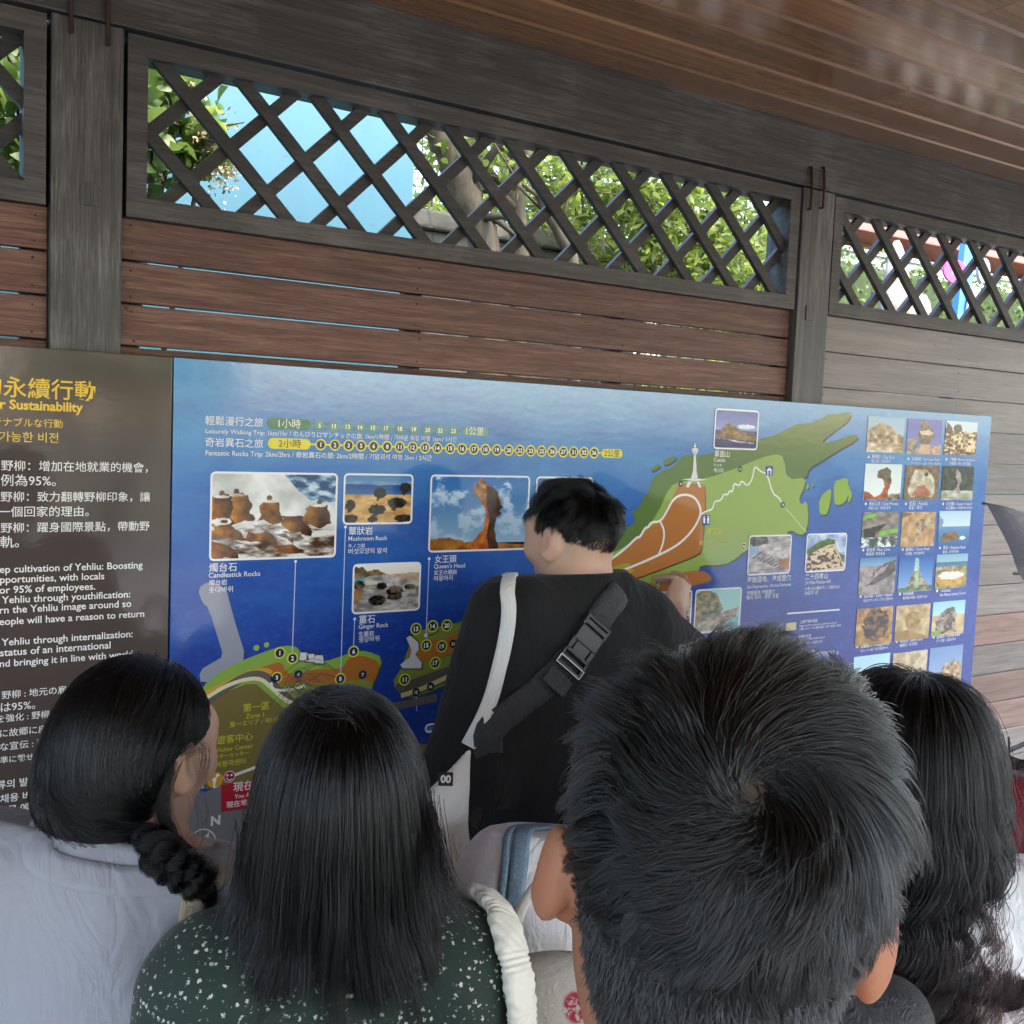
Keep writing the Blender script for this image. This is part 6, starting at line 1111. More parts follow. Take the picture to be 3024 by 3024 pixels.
# ---------- woman with the side braid
loc, hd, P = setup(256, 1418, 1.30, D2(14), D2(50), .03, -.12, 0, .95, .17, w=.95, sw=.185, nk=.85, tilt=.16, ear=.010)
P['armL'], P['armR'] = arms_down(P, .185, .05, .05)
br = person(loc, D2(20), 'woman with dark side braid in a pale blue shirt in front of the brown board', P, hd, 'skin')
blue = fabric('pale_blue_cotton', (.285, .298, .335), .8, 600, .05, .25, 6)
sl = [(np.asarray(P[a_][0]) + np.array([0, 0, -.03]), (0, .1, -1)) for a_ in ('armL', 'armR')]
def ex(f):
    for sg in (-1, 1): f.cap((sg * .16, 0, P['sz'] - .02 - .16 * sg * .16), (sg * .24, -.01, P['sz'] - .28 - .03 * sg), .068, .08, .07)
    f.cap((-.13, -.03, P['sz'] + .005 + .02), (.13, -.03, P['sz'] + .005 - .02), .05, .05, .06)
g_, f_br = garment(br, 'shirt', blue, torso_cells(br), .020, P['sz'] - .62, (np.array([0, -.02, P['sz'] + .078]), (.2, .25, 1)), sl, ((-.42, -.27, P['sz'] - .66), (.42, .26, P['sz'] + .15)), [(.018, (3.2, 3.2, 1.8)), (.007, (9, 9, 5)), (.002, (26, 26, 12))], 14, .0065, ex, 2, .05)
cl = [np.array([.108 * math.cos(t), -.012 + .098 * math.sin(t), P['sz'] + .035 - .03 * math.sin(t) - .16 * .108 * math.cos(t)]) for t in np.linspace(-math.pi * 1.08, math.pi * .08, 26)]
strap(br['root'], 'collar', f_br, cl, .034, .0025, blue, .001, 60)
trousers(br, fabric('cream_trouser_cloth', (.5, .46, .4), .85))
sb = empty('shoulder_bag', tuple(br['root'].location), br['root'].rotation_euler[2], 'beige strap shoulder bag over the pale blue shirt', 'bag')
beige = fabric('beige_webbing', (.36, .29, .2), .8, 900, .15, .1, 40)
pts = [(.15, .09, P['sz'] - .05), (.15, .02, P['sz'] + .01)] + [onto(br, f_br, x, y) for x, y in ((372, 1672), (364, 1700), (358, 1745), (352, 1820), (346, 1930), (340, 2080))]
strap(sb, 'strap', f_br, pts, .029, .0025, beige, .003, 60)
pb = Field(np.arange(.0, .42, .01), np.arange(-.3, .1, .01), np.arange(P['sz'] - .85, P['sz'] - .4, .01)); pb.ell((.22, -.16, P['sz'] - .63), (.14, .06, .14), None, .02); V, Q = pb.mesh(2); link('bag_body', npmesh('bag_body', V, Q, True), sb, mat=beige)
gp_ = hd.local(tol(br, pxw(262, 1592, 1.30)))[None][0]
def ex(f):
    f.ell(hd.w((-.012, -.058, -.03)), np.array([.066, .062, .075]), hd.R, .03); f.cap(hd.w((0, -.06, -.06)), hd.w(gp_), .045, .026, .04)
HZn = [-1.3, -1.3, -1.1, -.15, -.06, .04, .22, .45, .60]
hr, fh = hood(br, M['hairbase'], .010, HZn, (tol(br, pxw(262, 1600, 1.3)) - .08, tol(br, pxw(262, 1600, 1.3)) + .08), 'hair', ex)
rg = np.random.default_rng(31); u = roots(12000, hd, rg, [-.95, -.95, -.7, -.08, .0, .08, .24, .47, .62]); n = len(u); k = 15
ug = gp_ - hd.ec; ug = ug / hd.er; ug /= np.linalg.norm(ug); wv = np.array([.0, -.75, -.1]); Ps = np.empty((n, k, 3)); mx = rg.uniform(.55, 1.0, n)
for i in range(k):
    t = (i / (k - 1)) * mx; mid = (u + ug) / 2 + np.array([0, -.55, -.05]); q_ = u * ((1 - t) ** 2)[:, None] + mid * (2 * t * (1 - t))[:, None] + ug * (t ** 2)[:, None]; q_ /= np.linalg.norm(q_, axis=1, keepdims=True)
    Ps[:, i] = hd.w(hd.ec + q_ * hd.er * 1.02)
flat = Ps.reshape(-1, 3); lay = np.repeat(rg.uniform(.0005, .004, n), k); flat = fh.project(flat, 0, 5); flat += fh.grad(flat) * lay[:, None]; Ps = flat.reshape(n, k, 3) + rg.normal(0, .0012, (n, 1, 3)) * np.linspace(0, 1, k)[None, :, None]
Ps, _ = clump(Ps, rg, 240, .8, 1.0, .0035); Ps += (fh.grad(Ps[:, 7]) * rg.uniform(0, .004, (n, 1)))[:, None, :]; strands('hair_strands', Ps, .00032, M['hair'], hr)
# the braid itself: three interlaced locks
B0 = [tol(br, pxw(x, y, d)) for x, y, d in ((255, 1578, 1.25), (295, 1612, 1.205), (340, 1640, 1.195), (385, 1668, 1.22), (415, 1720, 1.30))]; Bc = np.array(smoothpts(B0, 3)); s_ = np.linspace(0, 1, 60); ii = s_ * (len(Bc) - 1); i0 = np.clip(ii.astype(int), 0, len(Bc) - 2); Bc = Bc[i0] + (Bc[i0 + 1] - Bc[i0]) * (ii - i0)[:, None]; Tg = np.gradient(Bc, axis=0); Tg /= np.linalg.norm(Tg, axis=1)[:, None]; N1 = np.cross(Tg, [0, 0, 1.]); N1 /= np.linalg.norm(N1, axis=1)[:, None]; N2 = np.cross(N1, Tg)
mb = MB(); BS = []
for j in range(3):
    ph = j * 2 * math.pi / 3; w_ = 2 * math.pi * 3.2 * s_ + ph; ctr = Bc + N2 * (.0125 * np.sin(w_))[:, None] + N1 * (.007 * np.sin(2 * w_))[:, None]; mb.tube(ctr, .0098 * (1 - .3 * s_), 10)
    for m in range(700):
        a_ = rg.uniform(0, 2 * math.pi); r_ = .0114 * (1 - .3 * s_) * rg.uniform(.8, 1.12); BS.append(ctr[::2] + (N1 * (np.cos(a_ + 2 * s_) * r_)[:, None] + N2 * (np.sin(a_ + 2 * s_) * r_)[:, None])[::2])
bro = mb.build('braid', plain('matte_braid_core', (.004, .004, .004), .95, Specular_IOR_Level=.05), hr, True)
BS = np.array(BS); BS = BS + rg.normal(0, .0012, (len(BS), 1, 3)) + rg.normal(0, .0022, (len(BS), 1, 3)) * np.sin(np.linspace(0, 9, BS.shape[1]) [None, :, None] + rg.uniform(0, 6, (len(BS), 1, 1))); strands('braid_strands', BS, .0003, M['hair'], hr)
def lock(pp, hr, path, n, spread0, spread1, rg, mat=None, rad=.00028):
    C = np.array(smoothpts([tol(pp, pxw(*p)) for p in path], 3)); t = np.linspace(0, len(C) - 1, 22); i = np.clip(t.astype(int), 0, len(C) - 2); C = C[i] + (C[i + 1] - C[i]) * (t - i)[:, None]; s0, s1 = rg.normal(0, spread0, (n, 1, 3)), rg.normal(0, spread1, (n, 1, 3)); tt = np.linspace(0, 1, 22)[None, :, None]; return strands('hair_lock', C[None] + s0 * (1 - tt) + s1 * tt, rad, mat or M['hair'], hr)
lock(br, hr, [(318, 1440, 1.245), (302, 1490, 1.235), (306, 1540, 1.235), (330, 1590, 1.24), (372, 1618, 1.26), (384, 1634, 1.27)], 160, .006, .004, rg)
lock(br, hr, [(365, 1500, 1.26), (378, 1540, 1.25), (372, 1580, 1.25), (350, 1600, 1.25)], 8, .006, .012, rg, None, .00014)
lock(br, hr, [(345, 1420, 1.24), (385, 1400, 1.27), (388, 1440, 1.28), (372, 1480, 1.27)], 26, .006, .008, rg, None, .00016)

# ---------- woman in the green flowered dress
loc, hd, P = setup(642, 1474, 1.18, D2(22), D2(25), .03, -.05, 0, .93, .212, w=.86, sw=.144, nk=.9)
P['armL'], P['armR'] = arms_down(P, .144, .045, .04)
ce = person(loc, D2(22), 'woman with straight black shoulder length hair in a green flowered dress', P, hd, 'skin')
q = NM('green_flowered_cotton'); vc = q.coord(); vo = q.n('ShaderNodeTexVoronoi'); vo.inputs['Scale'].default_value = 122; vo.inputs['Randomness'].default_value = .95; nz = q.n('ShaderNodeTexNoise'); nz.inputs['Scale'].default_value = 420; q.l(vc, nz.inputs['Vector'])
ad = q.n('ShaderNodeVectorMath', operation='MULTIPLY_ADD'); ad.inputs[1].default_value = (.0055,) * 3; q.l(nz.outputs['Color'], ad.inputs[0]); q.l(vc, ad.inputs[2]); q.l(ad.outputs[0], vo.inputs['Vector'])
v2 = q.n('ShaderNodeTexVoronoi'); v2.inputs['Scale'].default_value = 210; q.l(ad.outputs[0], v2.inputs['Vector'])
sepc = q.n('ShaderNodeSeparateColor'); q.l(vo.outputs['Color'], sepc.inputs[0]); keep = q.ramp(sepc.outputs[0], [(.04, 0), (.07, 1)])
fl = q.math('MULTIPLY', q.ramp(vo.outputs['Distance'], [(.27, 1), (.32, 0)]), keep); ptl = q.ramp(v2.outputs['Distance'], [(.46, 1), (.52, 0)])
grn = q.mix((.007, .021, .013), (.014, .036, .023), q.noise(vc, 400, 2)); c = q.mix(grn, (.58, .58, .5), q.math('MULTIPLY', fl, ptl)); s2 = q.n('ShaderNodeSeparateColor'); q.l(v2.outputs['Color'], s2.inputs[0]); c = q.mix(c, (.4, .42, .38), q.math('MULTIPLY', q.ramp(v2.outputs['Distance'], [(.16, 1), (.2, 0)]), q.ramp(s2.outputs[1], [(.84, 0), (.86, 1)])))
M['floral'] = q.out(c, .8, bump=q.noise(vc, 8, 4), bstr=.25, bdist=.006, Sheen_Weight=.1)
sl = [(np.asarray(P[a_][0]) + np.array([0, 0, -.12]), (0, .15, -1)) for a_ in ('armL', 'armR')]
def ex(f):
    for sg in (-1, 1): f.cap((sg * .13, 0, P['sz'] - .025), (sg * .195, -.01, P['sz'] - .29), .056, .064, .07); f.cap((sg * .195, -.01, P['sz'] - .29), (sg * .20, .06, P['sz'] - .45), .065, .06, .05); f.cap((0, -.02, P['sz'] + .012), (sg * .14, -.01, P['sz'] - .005), .052, .045, .05)
g_, f_ce = garment(ce, 'dress', M['floral'], torso_cells(ce), .018, P['sz'] - .95, (np.array([0, -.02, P['sz'] + .075]), (0, .2, 1)), sl, ((-.42, -.26, P['sz'] - 1.0), (.42, .26, P['sz'] + .12)), [(.015, (4, 4, 2)), (.006, (12, 11, 5)), (.002, (28, 28, 12))], 24, .007, ex, 2, .07)
trousers(ce, fabric('dark_legging', (.015, .015, .016), .8))
qb = empty('quilted_bag', tuple(ce['root'].location), ce['root'].rotation_euler[2], 'cream padded quilted shoulder strap bag on the green flowered dress', 'bag')
q = NM('cream_quilted_nylon'); M['cream'] = q.out(q.mix((.68, .65, .53), (.78, .76, .65), q.noise(q.coord(), 9, 3)), .55, bump=q.noise(q.coord((1, 1, 1)), 30, 3, .6, .8), bstr=.5, bdist=.006, Sheen_Weight=.3)
qp = [(.14, .09, P['sz'] - .05), (.14, .03, P['sz'] + .02)] + [onto(ce, f_ce, x, y) for x, y in ((934, 1740), (945, 1775), (955, 1820), (963, 1870), (968, 1930), (968, 2030), (958, 2160))]
C = np.array(smoothpts(qp, 3)); t = np.linspace(0, len(C) - 1, 420); i = np.clip(t.astype(int), 0, len(C) - 2); C = C[i] + (C[i + 1] - C[i]) * (t - i)[:, None]; C = f_ce.project(C, .012)
for _ in range(60): C[1:-1] = (C[:-2] + C[1:-1] * 2 + C[2:]) / 4
N_ = f_ce.grad(C); T_ = np.gradient(C, axis=0); ds = np.linalg.norm(T_, axis=1); T_ /= ds[:, None]; s_ = np.cumsum(ds); B_ = np.cross(T_, N_); V = []; m = 40
for j in range(m):
    a_ = 2 * math.pi * j / m; ca, sa = math.cos(a_), math.sin(a_); seg = (s_ % .058) / .058; gather = np.exp(-((seg - .5) / .16) ** 2); puff = 1 - .07 * gather + gather * .075 * np.sin(s_ * 1000) * (.5 + .5 * abs(sa)); zz_ = (1 - gather) * .09 * np.sin(s_ * 330 + 3.0 * ca) * np.sin(7 * ca + s_ * 140)
    r_ = puff + zz_; V.append(C + B_ * (np.sign(ca) * abs(ca) ** .8 * .0235 * r_)[:, None] + N_ * (np.sign(sa) * abs(sa) ** .9 * .0105 * r_)[:, None])
V = np.stack(V, 1).reshape(-1, 3); F = [(a_ * m + j, a_ * m + (j + 1) % m, (a_ + 1) * m + (j + 1) % m, (a_ + 1) * m + j) for a_ in range(419) for j in range(m)]
link('padded_strap', npmesh('padded_strap', V, F, True), qb, mat=M['cream'])
pb = Field(np.arange(.05, .45, .01), np.arange(-.32, .1, .01), np.arange(P['sz'] - .75, P['sz'] - .3, .01)); pb.ell((.25, -.17, P['sz'] - .55), (.13, .07, .13), None, .02); V, Q = pb.mesh(2); link('bag_body', npmesh('bag_body', V, Q, True), qb, mat=M['cream'])
# straight hair
def body_cols(P, hd, pad=.0):
    I3 = np.eye(3); ty = P.get('ty', 0); return [(hd.w(hd.ec), hd.er * hd.s, hd.R, 1.), (hd.w((0, -.04, -.05)), np.array([.062, .055, .065]) * hd.s, hd.R, 1.), (np.array([0, ty, P['sz'] - .05]), np.array([P['sw'] + .035 + pad, .10 + pad, .10 + pad]), I3, .35), (np.array([0, ty, P['sz'] - .22]), np.array([.185 + pad, .135 + pad, .26]), I3, .35), (np.array([0, ty - .005, P['sz'] + .04]), np.array([.115, .085, .075]), I3, .35)]
def long_hair(pp, n, zend, k, rg, mat, uc, g, spread, clumps, camt, wave=0., flare=0., rad=.00034, zj=.02, laymax=.02, part=.35, front=.35, side=0.):
    hd, P = pp['hd'], pp['P']; u = roots(n, hd, rg); n = len(u); t_ = tang(u, uc); sx = np.sign(u[:, :1] + 1e-6)
    fr = np.clip((u[:, 1:2] - .0) / .4, 0, 1); dl = t_ * (1 - fr * .8) + np.concatenate([sx, np.full((n, 1), -.25), np.zeros((n, 1))], 1) * fr * .9; dl += u * part * np.clip(u[:, 2:3], 0, 1); dl /= np.linalg.norm(dl, axis=1, keepdims=True)
    p0 = hd.w(hd.ec + u * hd.er); d0 = dl @ hd.R.T; zt = zend + rg.normal(0, zj, n) + side * np.abs(u[:, 0]); L = np.clip(p0[:, 2] - zt, .05, None) + .085 * np.clip(u[:, 2] + .2, 0, 1); lay = laymax * rg.random(n) ** .8
    Ps = fall(p0, d0, L, k, g, body_cols(P, hd), lay, rg); tt = np.linspace(0, 1, k)
    x0 = hd.c[0]; zrel = np.clip((hd.c[2] - .03 - Ps[..., 2]) / max(hd.c[2] - zend, .1), 0, 1.2)
    Ps[..., 0] += (Ps[..., 0] - x0) * spread * zrel + flare * np.sign(Ps[..., 0] - x0) * np.clip(zrel - .6, 0, 1) ** 2 * rg.uniform(.2, 1.2, (n, 1)); Ps, idx = clump(Ps, rg, clumps, camt, 1.0, .010)
    st_ = rg.random(n) < .04; Ps[st_] += rg.normal(0, .010, (st_.sum(), 1, 3)) * (np.linspace(0, 1, k) ** 1.2)[None, :, None]
    if wave:
        nc = clumps; ph = rg.uniform(0, 6.28, nc)[idx][:, None]; fq = rg.uniform(38, 62, nc)[idx][:, None]; am = rg.uniform(.5, 1.3, nc)[idx][:, None] * wave; a_ = Ps[..., 2] * fq + ph; Ps[..., 0] += am * np.sin(a_) * zrel ** .45; Ps[..., 1] += am * .8 * np.cos(a_ * .93 + 1) * zrel ** .7
    return Ps
def long_mass(pp, zend, rx, ry, infl=.012, yb=-.035, taper=1.0):
    hd, P = pp['hd'], pp['P']
    def ex(f): f.cap(hd.w((0, -.03, .0)), (hd.c[0], hd.c[1] + yb, zend + rx), rx, rx * taper, .03, 0, (1, rx / ry, 1))
    b = np.array([[hd.c[0] - .16, hd.c[1] - .16, zend - .05], [hd.c[0] + .16, hd.c[1] + .12, hd.c[2]]]); return ex, b
rg = np.random.default_rng(51); zc_ = pxw(650, 1855, 1.03)[2]
ex, bb = long_mass(ce, zc_ + .05, .056, .05, .012, -.055, 1.12); hr, fh = hood(ce, M['hairbase'], .005, [-1.2] * 4 + [-.2, .2, .42, .55, .62], bb, 'hair', ex)
Ps = long_hair(ce, 17000, zc_, 24, rg, M['hair'], np.array([.05, -.25, .97]), .34, .16, 260, .78, .002, .03, .00032, .020, .007, .2); strands('hair_strands', Ps, .00032, M['hair'], hr)
for p_, n in (([(470, 1560, 1.14), (462, 1640, 1.10), (452, 1720, 1.08), (440, 1752, 1.08)], 40), ([(800, 1520, 1.15), (818, 1600, 1.12), (832, 1680, 1.10), (862, 1730, 1.10)], 120), ([(560, 1300, 1.12), (600, 1330, 1.05), (660, 1320, 1.05), (700, 1350, 1.05)], 22), ([(620, 1282, 1.16), (590, 1268, 1.16), (555, 1290, 1.14), (530, 1330, 1.12)], 14)): lock(ce, hr, p_, n, .009, .014, rg)

# ---------- woman with long wavy hair on the right
loc, hd, P = setup(1714, 1424, 1.46, D2(46), D2(40), .03, -.06, 0, .98, .185, w=.97, sw=.185, nk=.9)
P['armL'], P['armR'] = arms_down(P, .185, .05, .05)
rw = person(loc, D2(46), 'woman with long wavy dark hair and white t-shirt at the right', P, hd, 'skin')
white = fabric('white_cotton', (.8, .8, .8), .85, 600, .04, .25, 6)
sl = [(np.asarray(P[a_][0]) + np.array([0, 0, .05]), (0, .1, -1)) for a_ in ('armL', 'armR')]
def ex(f):
    for sg in (-1, 1): f.cap((sg * .16, 0, P['sz'] - .025), (sg * .235, -.01, P['sz'] - .27), .064, .078, .07)
g_, f_rw = garment(rw, 'tshirt', white, torso_cells(rw), .016, P['sz'] - .6, (np.array([0, -.02, P['sz'] + .07]), (0, .2, 1)), sl, ((-.42, -.25, P['sz'] - .64), (.42, .25, P['sz'] + .12)), [(.008, (5, 5, 3)), (.004, (14, 12, 6))], 34, .0075, ex, 2, .03)
trousers(rw, fabric('blue_jeans', (.05, .08, .14), .85))
bpk = empty('backpack', tuple(rw['root'].location), rw['root'].rotation_euler[2], 'black backpack under the long wavy hair', 'backpack')
pb = Field(np.arange(-.22, .12, .009), np.arange(-.36, -.06, .009), np.arange(P['sz'] - .5, P['sz'] + .02, .009)); pb.ell((-.07, -.18, P['sz'] - .25), (.10, .07, .19), None, .03); pb.cap((-.11, -.17, P['sz'] - .10), (-.03, -.17, P['sz'] - .10), .055, .055, .04); V, Q = pb.mesh(2); link('backpack_body', npmesh('backpack_body', V, Q, True), bpk, mat=web)
strap(bpk, 'shoulder_strap', f_rw, [(-.12, -.12, P['sz'] - .12), (-.12, -.09, P['sz'] + .02), (-.12, .0, P['sz'] + .05), (-.12, .1, P['sz'] - .03), (-.13, .13, P['sz'] - .2)], .05, .006, web, .003, 40)
rg = np.random.default_rng(61); zr_ = pxw(1740, 2050, 1.25)[2]
ex, bb = long_mass(rw, zr_ + .06, .066, .056, .012, -.06, 1.05); hr, fh = hood(rw, M['hairbase'], .008, [-1.2] * 4 + [-.2, .2, .42, .55, .62], bb, 'hair', ex)
Ps = long_hair(rw, 17000, zr_, 34, rg, M['hair_red'], np.array([.12, .0, .99]), .30, .02, 260, .82, .020, .01, .0004, .05, .016, .30, side=.06); strands('hair_strands', Ps, .0004, M['hair_red'], hr)
lock(rw, hr, [(1864, 1500, 1.4), (1880, 1650, 1.35), (1872, 1730, 1.3), (1890, 1800, 1.3), (1880, 1850, 1.3)], 30, .006, .01, rg, M['hair_red']); lock(rw, hr, [(1880, 1600, 1.38), (1905, 1690, 1.36), (1915, 1730, 1.36), (1930, 1755, 1.36)], 24, .006, .01, rg, M['hair_red'])

# ---------- woman mostly hidden behind the nearest head: white top, denim strap
loc, hd, P = setup(1195, 1415, 1.50, D2(36), D2(36), .03, -.05, 0, .95, .185, w=.95, sw=.178, nk=.9)
P['armL'], P['armR'] = arms_down(P, .178, .06, .06)
dn = person(loc, D2(36), 'person in white top with a denim strap between the flowered dress and the nearest head', P, hd, 'skin', fine=.006)
sl = [(np.asarray(P[a_][0]) + np.array([0, 0, .02]), (0, .1, -1)) for a_ in ('armL', 'armR')]
def ex(f):
    for sg in (-1, 1): f.cap((sg * .14, 0, P['sz'] - .03), (sg * .25, -.01, P['sz'] - .28), .062, .082, .07)
g_, f_dn = garment(dn, 'white_top', white, torso_cells(dn), .016, P['sz'] - .6, (np.array([0, -.02, P['sz'] + .07]), (0, .2, 1)), sl, ((-.42, -.25, P['sz'] - .64), (.42, .25, P['sz'] + .12)), [(.009, (6, 6, 2.5)), (.005, (16, 14, 4))], 44, .007, ex, 2, .05)
trousers(dn, fabric('grey_trouser_cloth', (.12, .12, .13), .85))
ex, bb = long_mass(dn, P['sz'] + .02, .07, .06); hood(dn, M['hairbase'], .012, [-1.2] * 4 + [-.2, .2, .42, .55, .62], bb, 'hair', ex)
db = empty('denim_bag', tuple(dn['root'].location), dn['root'].rotation_euler[2], 'light blue denim strap bag worn on the white top', 'bag')
q = NM('washed_denim'); nn_ = q.noise(q.coord((1, 1, .35)), 500, 3); M['denim'] = q.out(q.ramp(nn_, [(.35, (.12, .20, .28)), (.65, (.26, .36, .44))]), .85, bump=nn_, bstr=.2, bdist=.002)
pts = [(-.11, .08, P['sz'] - .05), (-.11, .02, P['sz'] + .02)] + [onto(dn, f_dn, x, y) for x, y in ((990, 1566), (984, 1610), (976, 1670), (968, 1740), (962, 1840), (960, 1960))]
strap(db, 'strap', f_dn, pts, .025, .002, M['denim'], .003, 60)
pts2 = [np.asarray(p) + np.array([-.019, 0, 0]) for p in pts]; strap(db, 'strap', f_dn, pts2[1:], .011, .002, M['denim'], .003, 60)
pb = Field(np.arange(-.4, 0, .01), np.arange(-.36, .0, .01), np.arange(P['sz'] - .75, P['sz'] - .35, .01)); pb.ell((-.2, -.19, P['sz'] - .55), (.13, .06, .13), None, .02); V, Q = pb.mesh(2); link('bag_body', npmesh('bag_body', V, Q, True), db, mat=M['denim'])
cbw = pxw(1062, 1885, 1.22); cb = empty('patterned_bag', (cbw[0], cbw[1], cbw[2] - .25), -D2(36), 'cream knitted bag with red motifs beside the flowered dress', 'bag')
q = NM('cream_knit_with_red_motifs'); vo = q.n('ShaderNodeTexVoronoi'); vo.inputs['Scale'].default_value = 15; vo.inputs['Randomness'].default_value = .5; q.l(q.coord(), vo.inputs['Vector']); k1 = q.noise(q.coord(), 160, 3, .7); st = q.math('MULTIPLY', q.ramp(vo.outputs['Distance'], [(.24, 1), (.3, 0)]), q.ramp(k1, [(.42, 0), (.52, 1)])); M['knit'] = q.out(q.mix(q.mix((.42, .39, .33), (.56, .53, .46), k1), (.35, .02, .045), st), .9, bump=k1, bstr=.6, bdist=.004)
pb = Field(np.arange(-.14, .14, .007), np.arange(-.10, .10, .007), np.arange(-.05, .40, .007)); pb.ell((0, 0, .13), (.105, .05, .17), None, .02); pb.cap((-.06, 0, .25), (.06, 0, .25), .035, .035, .05); V, Q = pb.mesh(2); link('bag_body', npmesh('bag_body', V, Q, True), cb, mat=M['knit'])
mb = MB(); mb.tube(smoothpts([(-.07, 0, .26), (-.06, .0, .36), (0, .02, .42), (.06, .0, .36), (.07, 0, .26)], 3), .007, 8); mb.build('handle', M['knit'], cb, True)

# ---------- man right in front of the camera
loc, hd, P = setup(1352, 1656, .565, D2(42), D2(42), .03, .03, D2(8), 1.03, .295, w=1.0, sw=.20)
P['armL'], P['armR'] = arms_down(P, .20, .05, .04); P['ear'] = .022; P['es'] = .74; P['ez'] = -.012
fm = person(loc, D2(42), 'man nearest the camera seen from behind with a hair whorl and tanned ears', P, hd, 'skin_tan', fine=.0032)
sl = [(np.asarray(P[a_][0]) + np.array([0, 0, .02]), (0, .1, -1)) for a_ in ('armL', 'armR')]
g_, f_fm = garment(fm, 'tshirt', fabric('charcoal_cotton', (.02, .02, .022), .9, 500, .2), torso_cells(fm), .016, P['sz'] - .6, (np.array([0, -.02, P['sz'] + .07]), (0, .2, 1)), sl, ((-.42, -.25, P['sz'] - .64), (.42, .25, P['sz'] + .12)), [(.008, (5, 5, 3))], 54, .009, None, 2, .03)
trousers(fm, fabric('khaki_trouser_cloth', (.16, .13, .09), .85))
# where the sight line of the whorl meets the skull
o_, d_ = (CAM_C - np.array([loc[0], loc[1], 0])), ray(1425 * k_, 1490 * k_); o_, d_ = rotz(D2(42)) @ o_, rotz(D2(42)) @ d_
ol, dl = (hd.local(o_) - hd.ec) / hd.er, (d_ @ hd.R / hd.s) / hd.er; A_, B__, C__ = dl @ dl, 2 * ol @ dl, ol @ ol - 1.15; tq = (-B__ - math.sqrt(max(B__ ** 2 - 4 * A_ * C__, 0))) / (2 * A_); uw = ol + dl * tq; uw /= np.linalg.norm(uw)
HZf = [-.98, -.95, -.8, -.28, -.2, -.12, .30, .55, .66]
q = NM('scalp_under_short_hair'); c_ = q.n('ShaderNodeTexCoord'); dm = q.n('ShaderNodeVectorMath', operation='DISTANCE'); dm.inputs[1].default_value = tuple(hd.w(hd.ec + uw * hd.er)); q.l(c_.outputs['Object'], dm.inputs[0]); dd_ = q.math('ADD', dm.outputs['Value'], q.math('MULTIPLY', q.noise(q.coord(), 30, 3), .03)); M['scalp'] = q.out(q.ramp(dd_, [(.012, (.075, .056, .043)), (.06, (.012, .011, .010))]), .6)
rg = np.random.default_rng(71); hr, fh = hood(fm, M['scalp'], .0022, HZf, nr=.88)
u = roots(30000, hd, rg, HZf, lambda u: np.clip(.6 + np.linalg.norm(u - uw, axis=1) * 1.3, 0, 1)); dis = np.linalg.norm(u - uw, axis=1)
L = np.interp(u[:, 2], [-.9, -.4, 0, .4, 1], [.009, .012, .022, .037, .050]) * rg.uniform(.7, 1.2, len(u)) + .010 * np.clip(u[:, 1] * 2, 0, 1); h1 = np.interp(u[:, 2], [-.9, -.3, .3, 1], [.002, .003, .010, .028]) * np.interp(dis, [0, .25, .7], [.45, .7, 1])
Ps = surf_strands(hd, u, L, 9, -.8, .04, h1, rg, uw, .22, .05, turn=1.0, nf=3.6, seed=12); Ps, _ = clump(Ps, rg, 800, .92, .75, .004)
uf = uw + rg.normal(0, .18, (4500, 3)); uf /= np.linalg.norm(uf, axis=1)[:, None]; Pf = surf_strands(hd, uf, rg.uniform(.012, .026, 4500), 9, -1.0, .08, np.full(4500, .005), rg, uw, .4, .0); Pf, _ = clump(Pf, rg, 260, .6, 1.0, .004); Ps = np.concatenate([Ps, Pf])
hv = np.empty(len(hr.data.vertices) * 3, np.float32); hr.data.vertices.foreach_get('co', hv); hv = hv.reshape(-1, 3); hl = hd.local(hv); hv = hv[(hl[:, 2] < .0) & (hl[:, 1] < .01)]; pn_ = hv[rg.integers(0, len(hv), 9000)] + rg.normal(0, .002, (9000, 3)); pn_ = fh.project(pn_, 0, 3); nn_ = fh.grad(pn_); dn_ = np.array([0, 0, -1.]) + nn_ * .2 + rg.normal(0, .22, (9000, 3)); zl = hd.local(pn_)[:, 2]
tk = np.linspace(0, 1, 9)[None, :, None]; Pn = pn_[:, None] + dn_[:, None] * tk * np.interp(zl, [-.09, -.03], [.002, .006])[:, None, None] * rg.uniform(.6, 1.2, (9000, 1, 1)); Ps = np.concatenate([Ps, Pn]); strands('hair_strands', Ps, .00027, M['hair_fore'], hr)

# ---------- visitor in red at the right edge, with umbrellas
loc, hd, P = setup(2105, 1345, 1.75, D2(60), D2(45), .03, -.05, 0, .97, .19, w=1.0, sw=.19)
P['armL'], P['armR'] = arms_down(P, .19, .10, .06)
rd = person(loc, D2(60), 'person in a red jacket at the right edge of the picture', P, hd, 'skin', fine=.006)
red = fabric('crimson_nylon', (.20, .012, .022), .5, 300, .1, .2, 9); sl = [(np.asarray(P[a_][1]) + np.array([0, 0, .02]), (0, .5, -1)) for a_ in ('armL', 'armR')]
def ex(f):
    for sg, arm in ((-1, P['armL']), (1, P['armR'])): f.cap((sg * .16, 0, P['sz'] - .025), arm[0], .068, .07, .07); f.cap(arm[0], arm[1], .066, .05, .05)
garment(rd, 'jacket', red, torso_cells(rd), .022, P['sz'] - .6, (np.array([0, -.02, P['sz'] + .07]), (0, .2, 1)), (), ((-.46, -.25, P['sz'] - .66), (.46, .3, P['sz'] + .12)), [(.010, (6, 6, 5)), (.006, (15, 15, 12))], 64, .009, ex, 2, .04)
trousers(rd, fabric('black_trouser_cloth', (.015, .015, .016), .85)); hood(rd, M['hairbase'], .015)
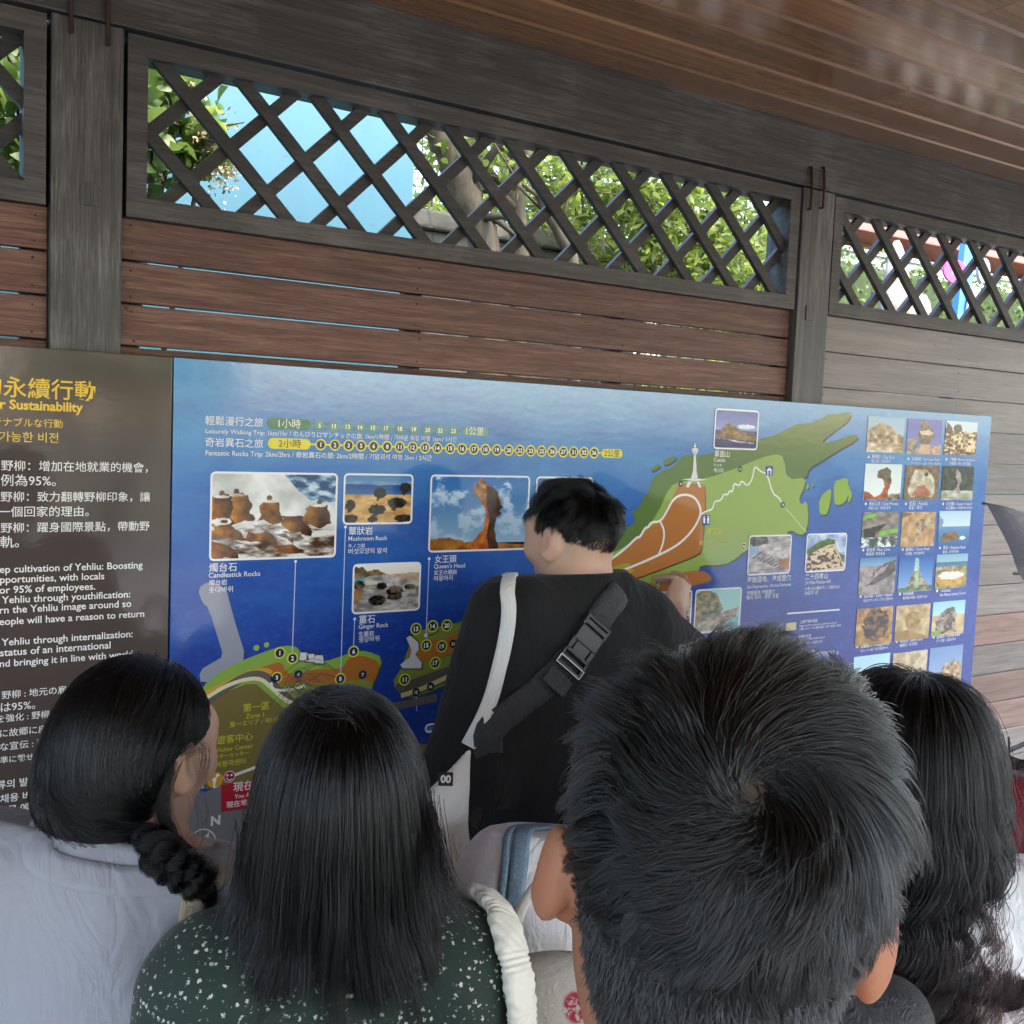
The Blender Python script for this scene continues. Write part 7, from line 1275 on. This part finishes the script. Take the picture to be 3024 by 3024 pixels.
# open grey umbrella
def umbrella(tip, ax_, rad_dir, rad, rise, mat, label, spin=0., n=8):
    ax_ = np.asarray(ax_, float); ax_ /= np.linalg.norm(ax_); e1 = np.asarray(rad_dir, float); e1 = e1 - ax_ * (e1 @ ax_); e1 /= np.linalg.norm(e1); apex = np.asarray(tip) + ax_ * rise - e1 * rad; e2 = np.cross(ax_, e1); root = empty('umbrella', tuple(apex), 0, label, 'umbrella'); V = []; F = []; m, q2 = 9, 6
    for k in range(n):
        for a_ in range(q2):
            f = a_ / q2; th = spin + 2 * math.pi * (k + f) / n; sagv = 1 - .13 * math.sin(math.pi * f) ** 1
            for j in range(m):
                r = j / (m - 1); rr = rad * math.sin(r * 1.25) / math.sin(1.25) * (1 - (1 - sagv) * r ** 1.5); V.append(-ax_ * rise * (1 - math.cos(r * 1.25)) / (1 - math.cos(1.25)) + ax_ * .03 * math.sin(math.pi * f) * 0 + (e1 * math.cos(th) + e2 * math.sin(th)) * rr)
    N = n * q2; F = [(i * m + j, i * m + j + 1, ((i + 1) % N) * m + j + 1, ((i + 1) % N) * m + j) for i in range(N) for j in range(m - 1)]
    o = link('canopy', npmesh('canopy', V, F, True), root, mat=mat); md = o.modifiers.new('thickness', 'SOLIDIFY'); md.thickness = .0012
    MB().tube([ax_ * .05, -ax_ * .72], .005, 8).build('shaft', M['metal'], root, True); MB().tube([-ax_ * .70, -ax_ * .80, -ax_ * .82 + e1 * .01], .013, 10).build('handle', M['black'], root, True); MB().tube([ax_ * .001, ax_ * .055], [.009, .004], 10).build('ferrule', M['black'], root, True)
    for k in range(n):
        th = spin + 2 * math.pi * k / n; pr = [-ax_ * (rise * (1 - math.cos(r * 1.25)) / (1 - math.cos(1.25)) + .004) + (e1 * math.cos(th) + e2 * math.sin(th)) * rad * math.sin(r * 1.25) / math.sin(1.25) for r in np.linspace(0, 1.005, 9)]; rb = MB().tube(pr, .0016, 6).build('rib', M['metal'], root, True); MB().tube([pr[-1] - (pr[-1] - pr[-2]) * .1, pr[-1] + (pr[-1] - pr[-2]) * .09], .003, 8).build('rib_tip', M['metal']).parent = rb
    return root
gu = fabric('grey_violet_nylon', (.4, .385, .45), .5, 500, .06, .2, 12)
umbrella(pxw(1922, 1080, 1.85), CAM_M[0] * .76 + CAM_M[1] * .52 - CAM_M[2] * .42, -CAM_M[0], .47, .15, gu, 'grey violet umbrella reaching in from the right edge beside the map board', 0.)
# furled white umbrella with its rib tips up
fu = pxw(1946, 1424, 2.0); ub = empty('umbrella', (fu[0], fu[1], fu[2] - .48), 0, 'loosely furled white umbrella hanging rib tips up beside the red jacket', 'umbrella'); V = []; n, m = 96, 24
for j in range(m):
    t = j / (m - 1)
    for i in range(n):
        th = 2 * math.pi * i / n; pl = abs(math.sin(4 * th)) ** .7; r = (.008 + .060 * t ** .8) * (.55 + .45 * (1 - pl) + .0) + .004 * math.sin(11 * th + 5 * t); V.append((r * math.cos(th + .5 * t), r * math.sin(th + .5 * t), .48 * t - .05 * pl * (t > .99)))
F = [(j * n + i, j * n + (i + 1) % n, (j + 1) * n + (i + 1) % n, (j + 1) * n + i) for j in range(m - 1) for i in range(n)]
link('canopy', npmesh('canopy', V, F, True), ub, mat=fabric('white_nylon', (.62, .64, .62), .45, 400, .04, .3, 10)); MB().tube([(0, 0, -.05), (0, 0, .56)], .005, 8).build('shaft', M['metal'], ub, True); MB().tube([(0, 0, .55), (0, 0, .64)], .012, 10).build('handle', M['black'], ub, True)
for k in range(8): th = 2 * math.pi * k / 8 + .5; MB().tube([(.05 * math.cos(th), .05 * math.sin(th), .40), (.062 * math.cos(th), .062 * math.sin(th), .497)], .0025, 6).build('rib', M['metal'], ub, True)
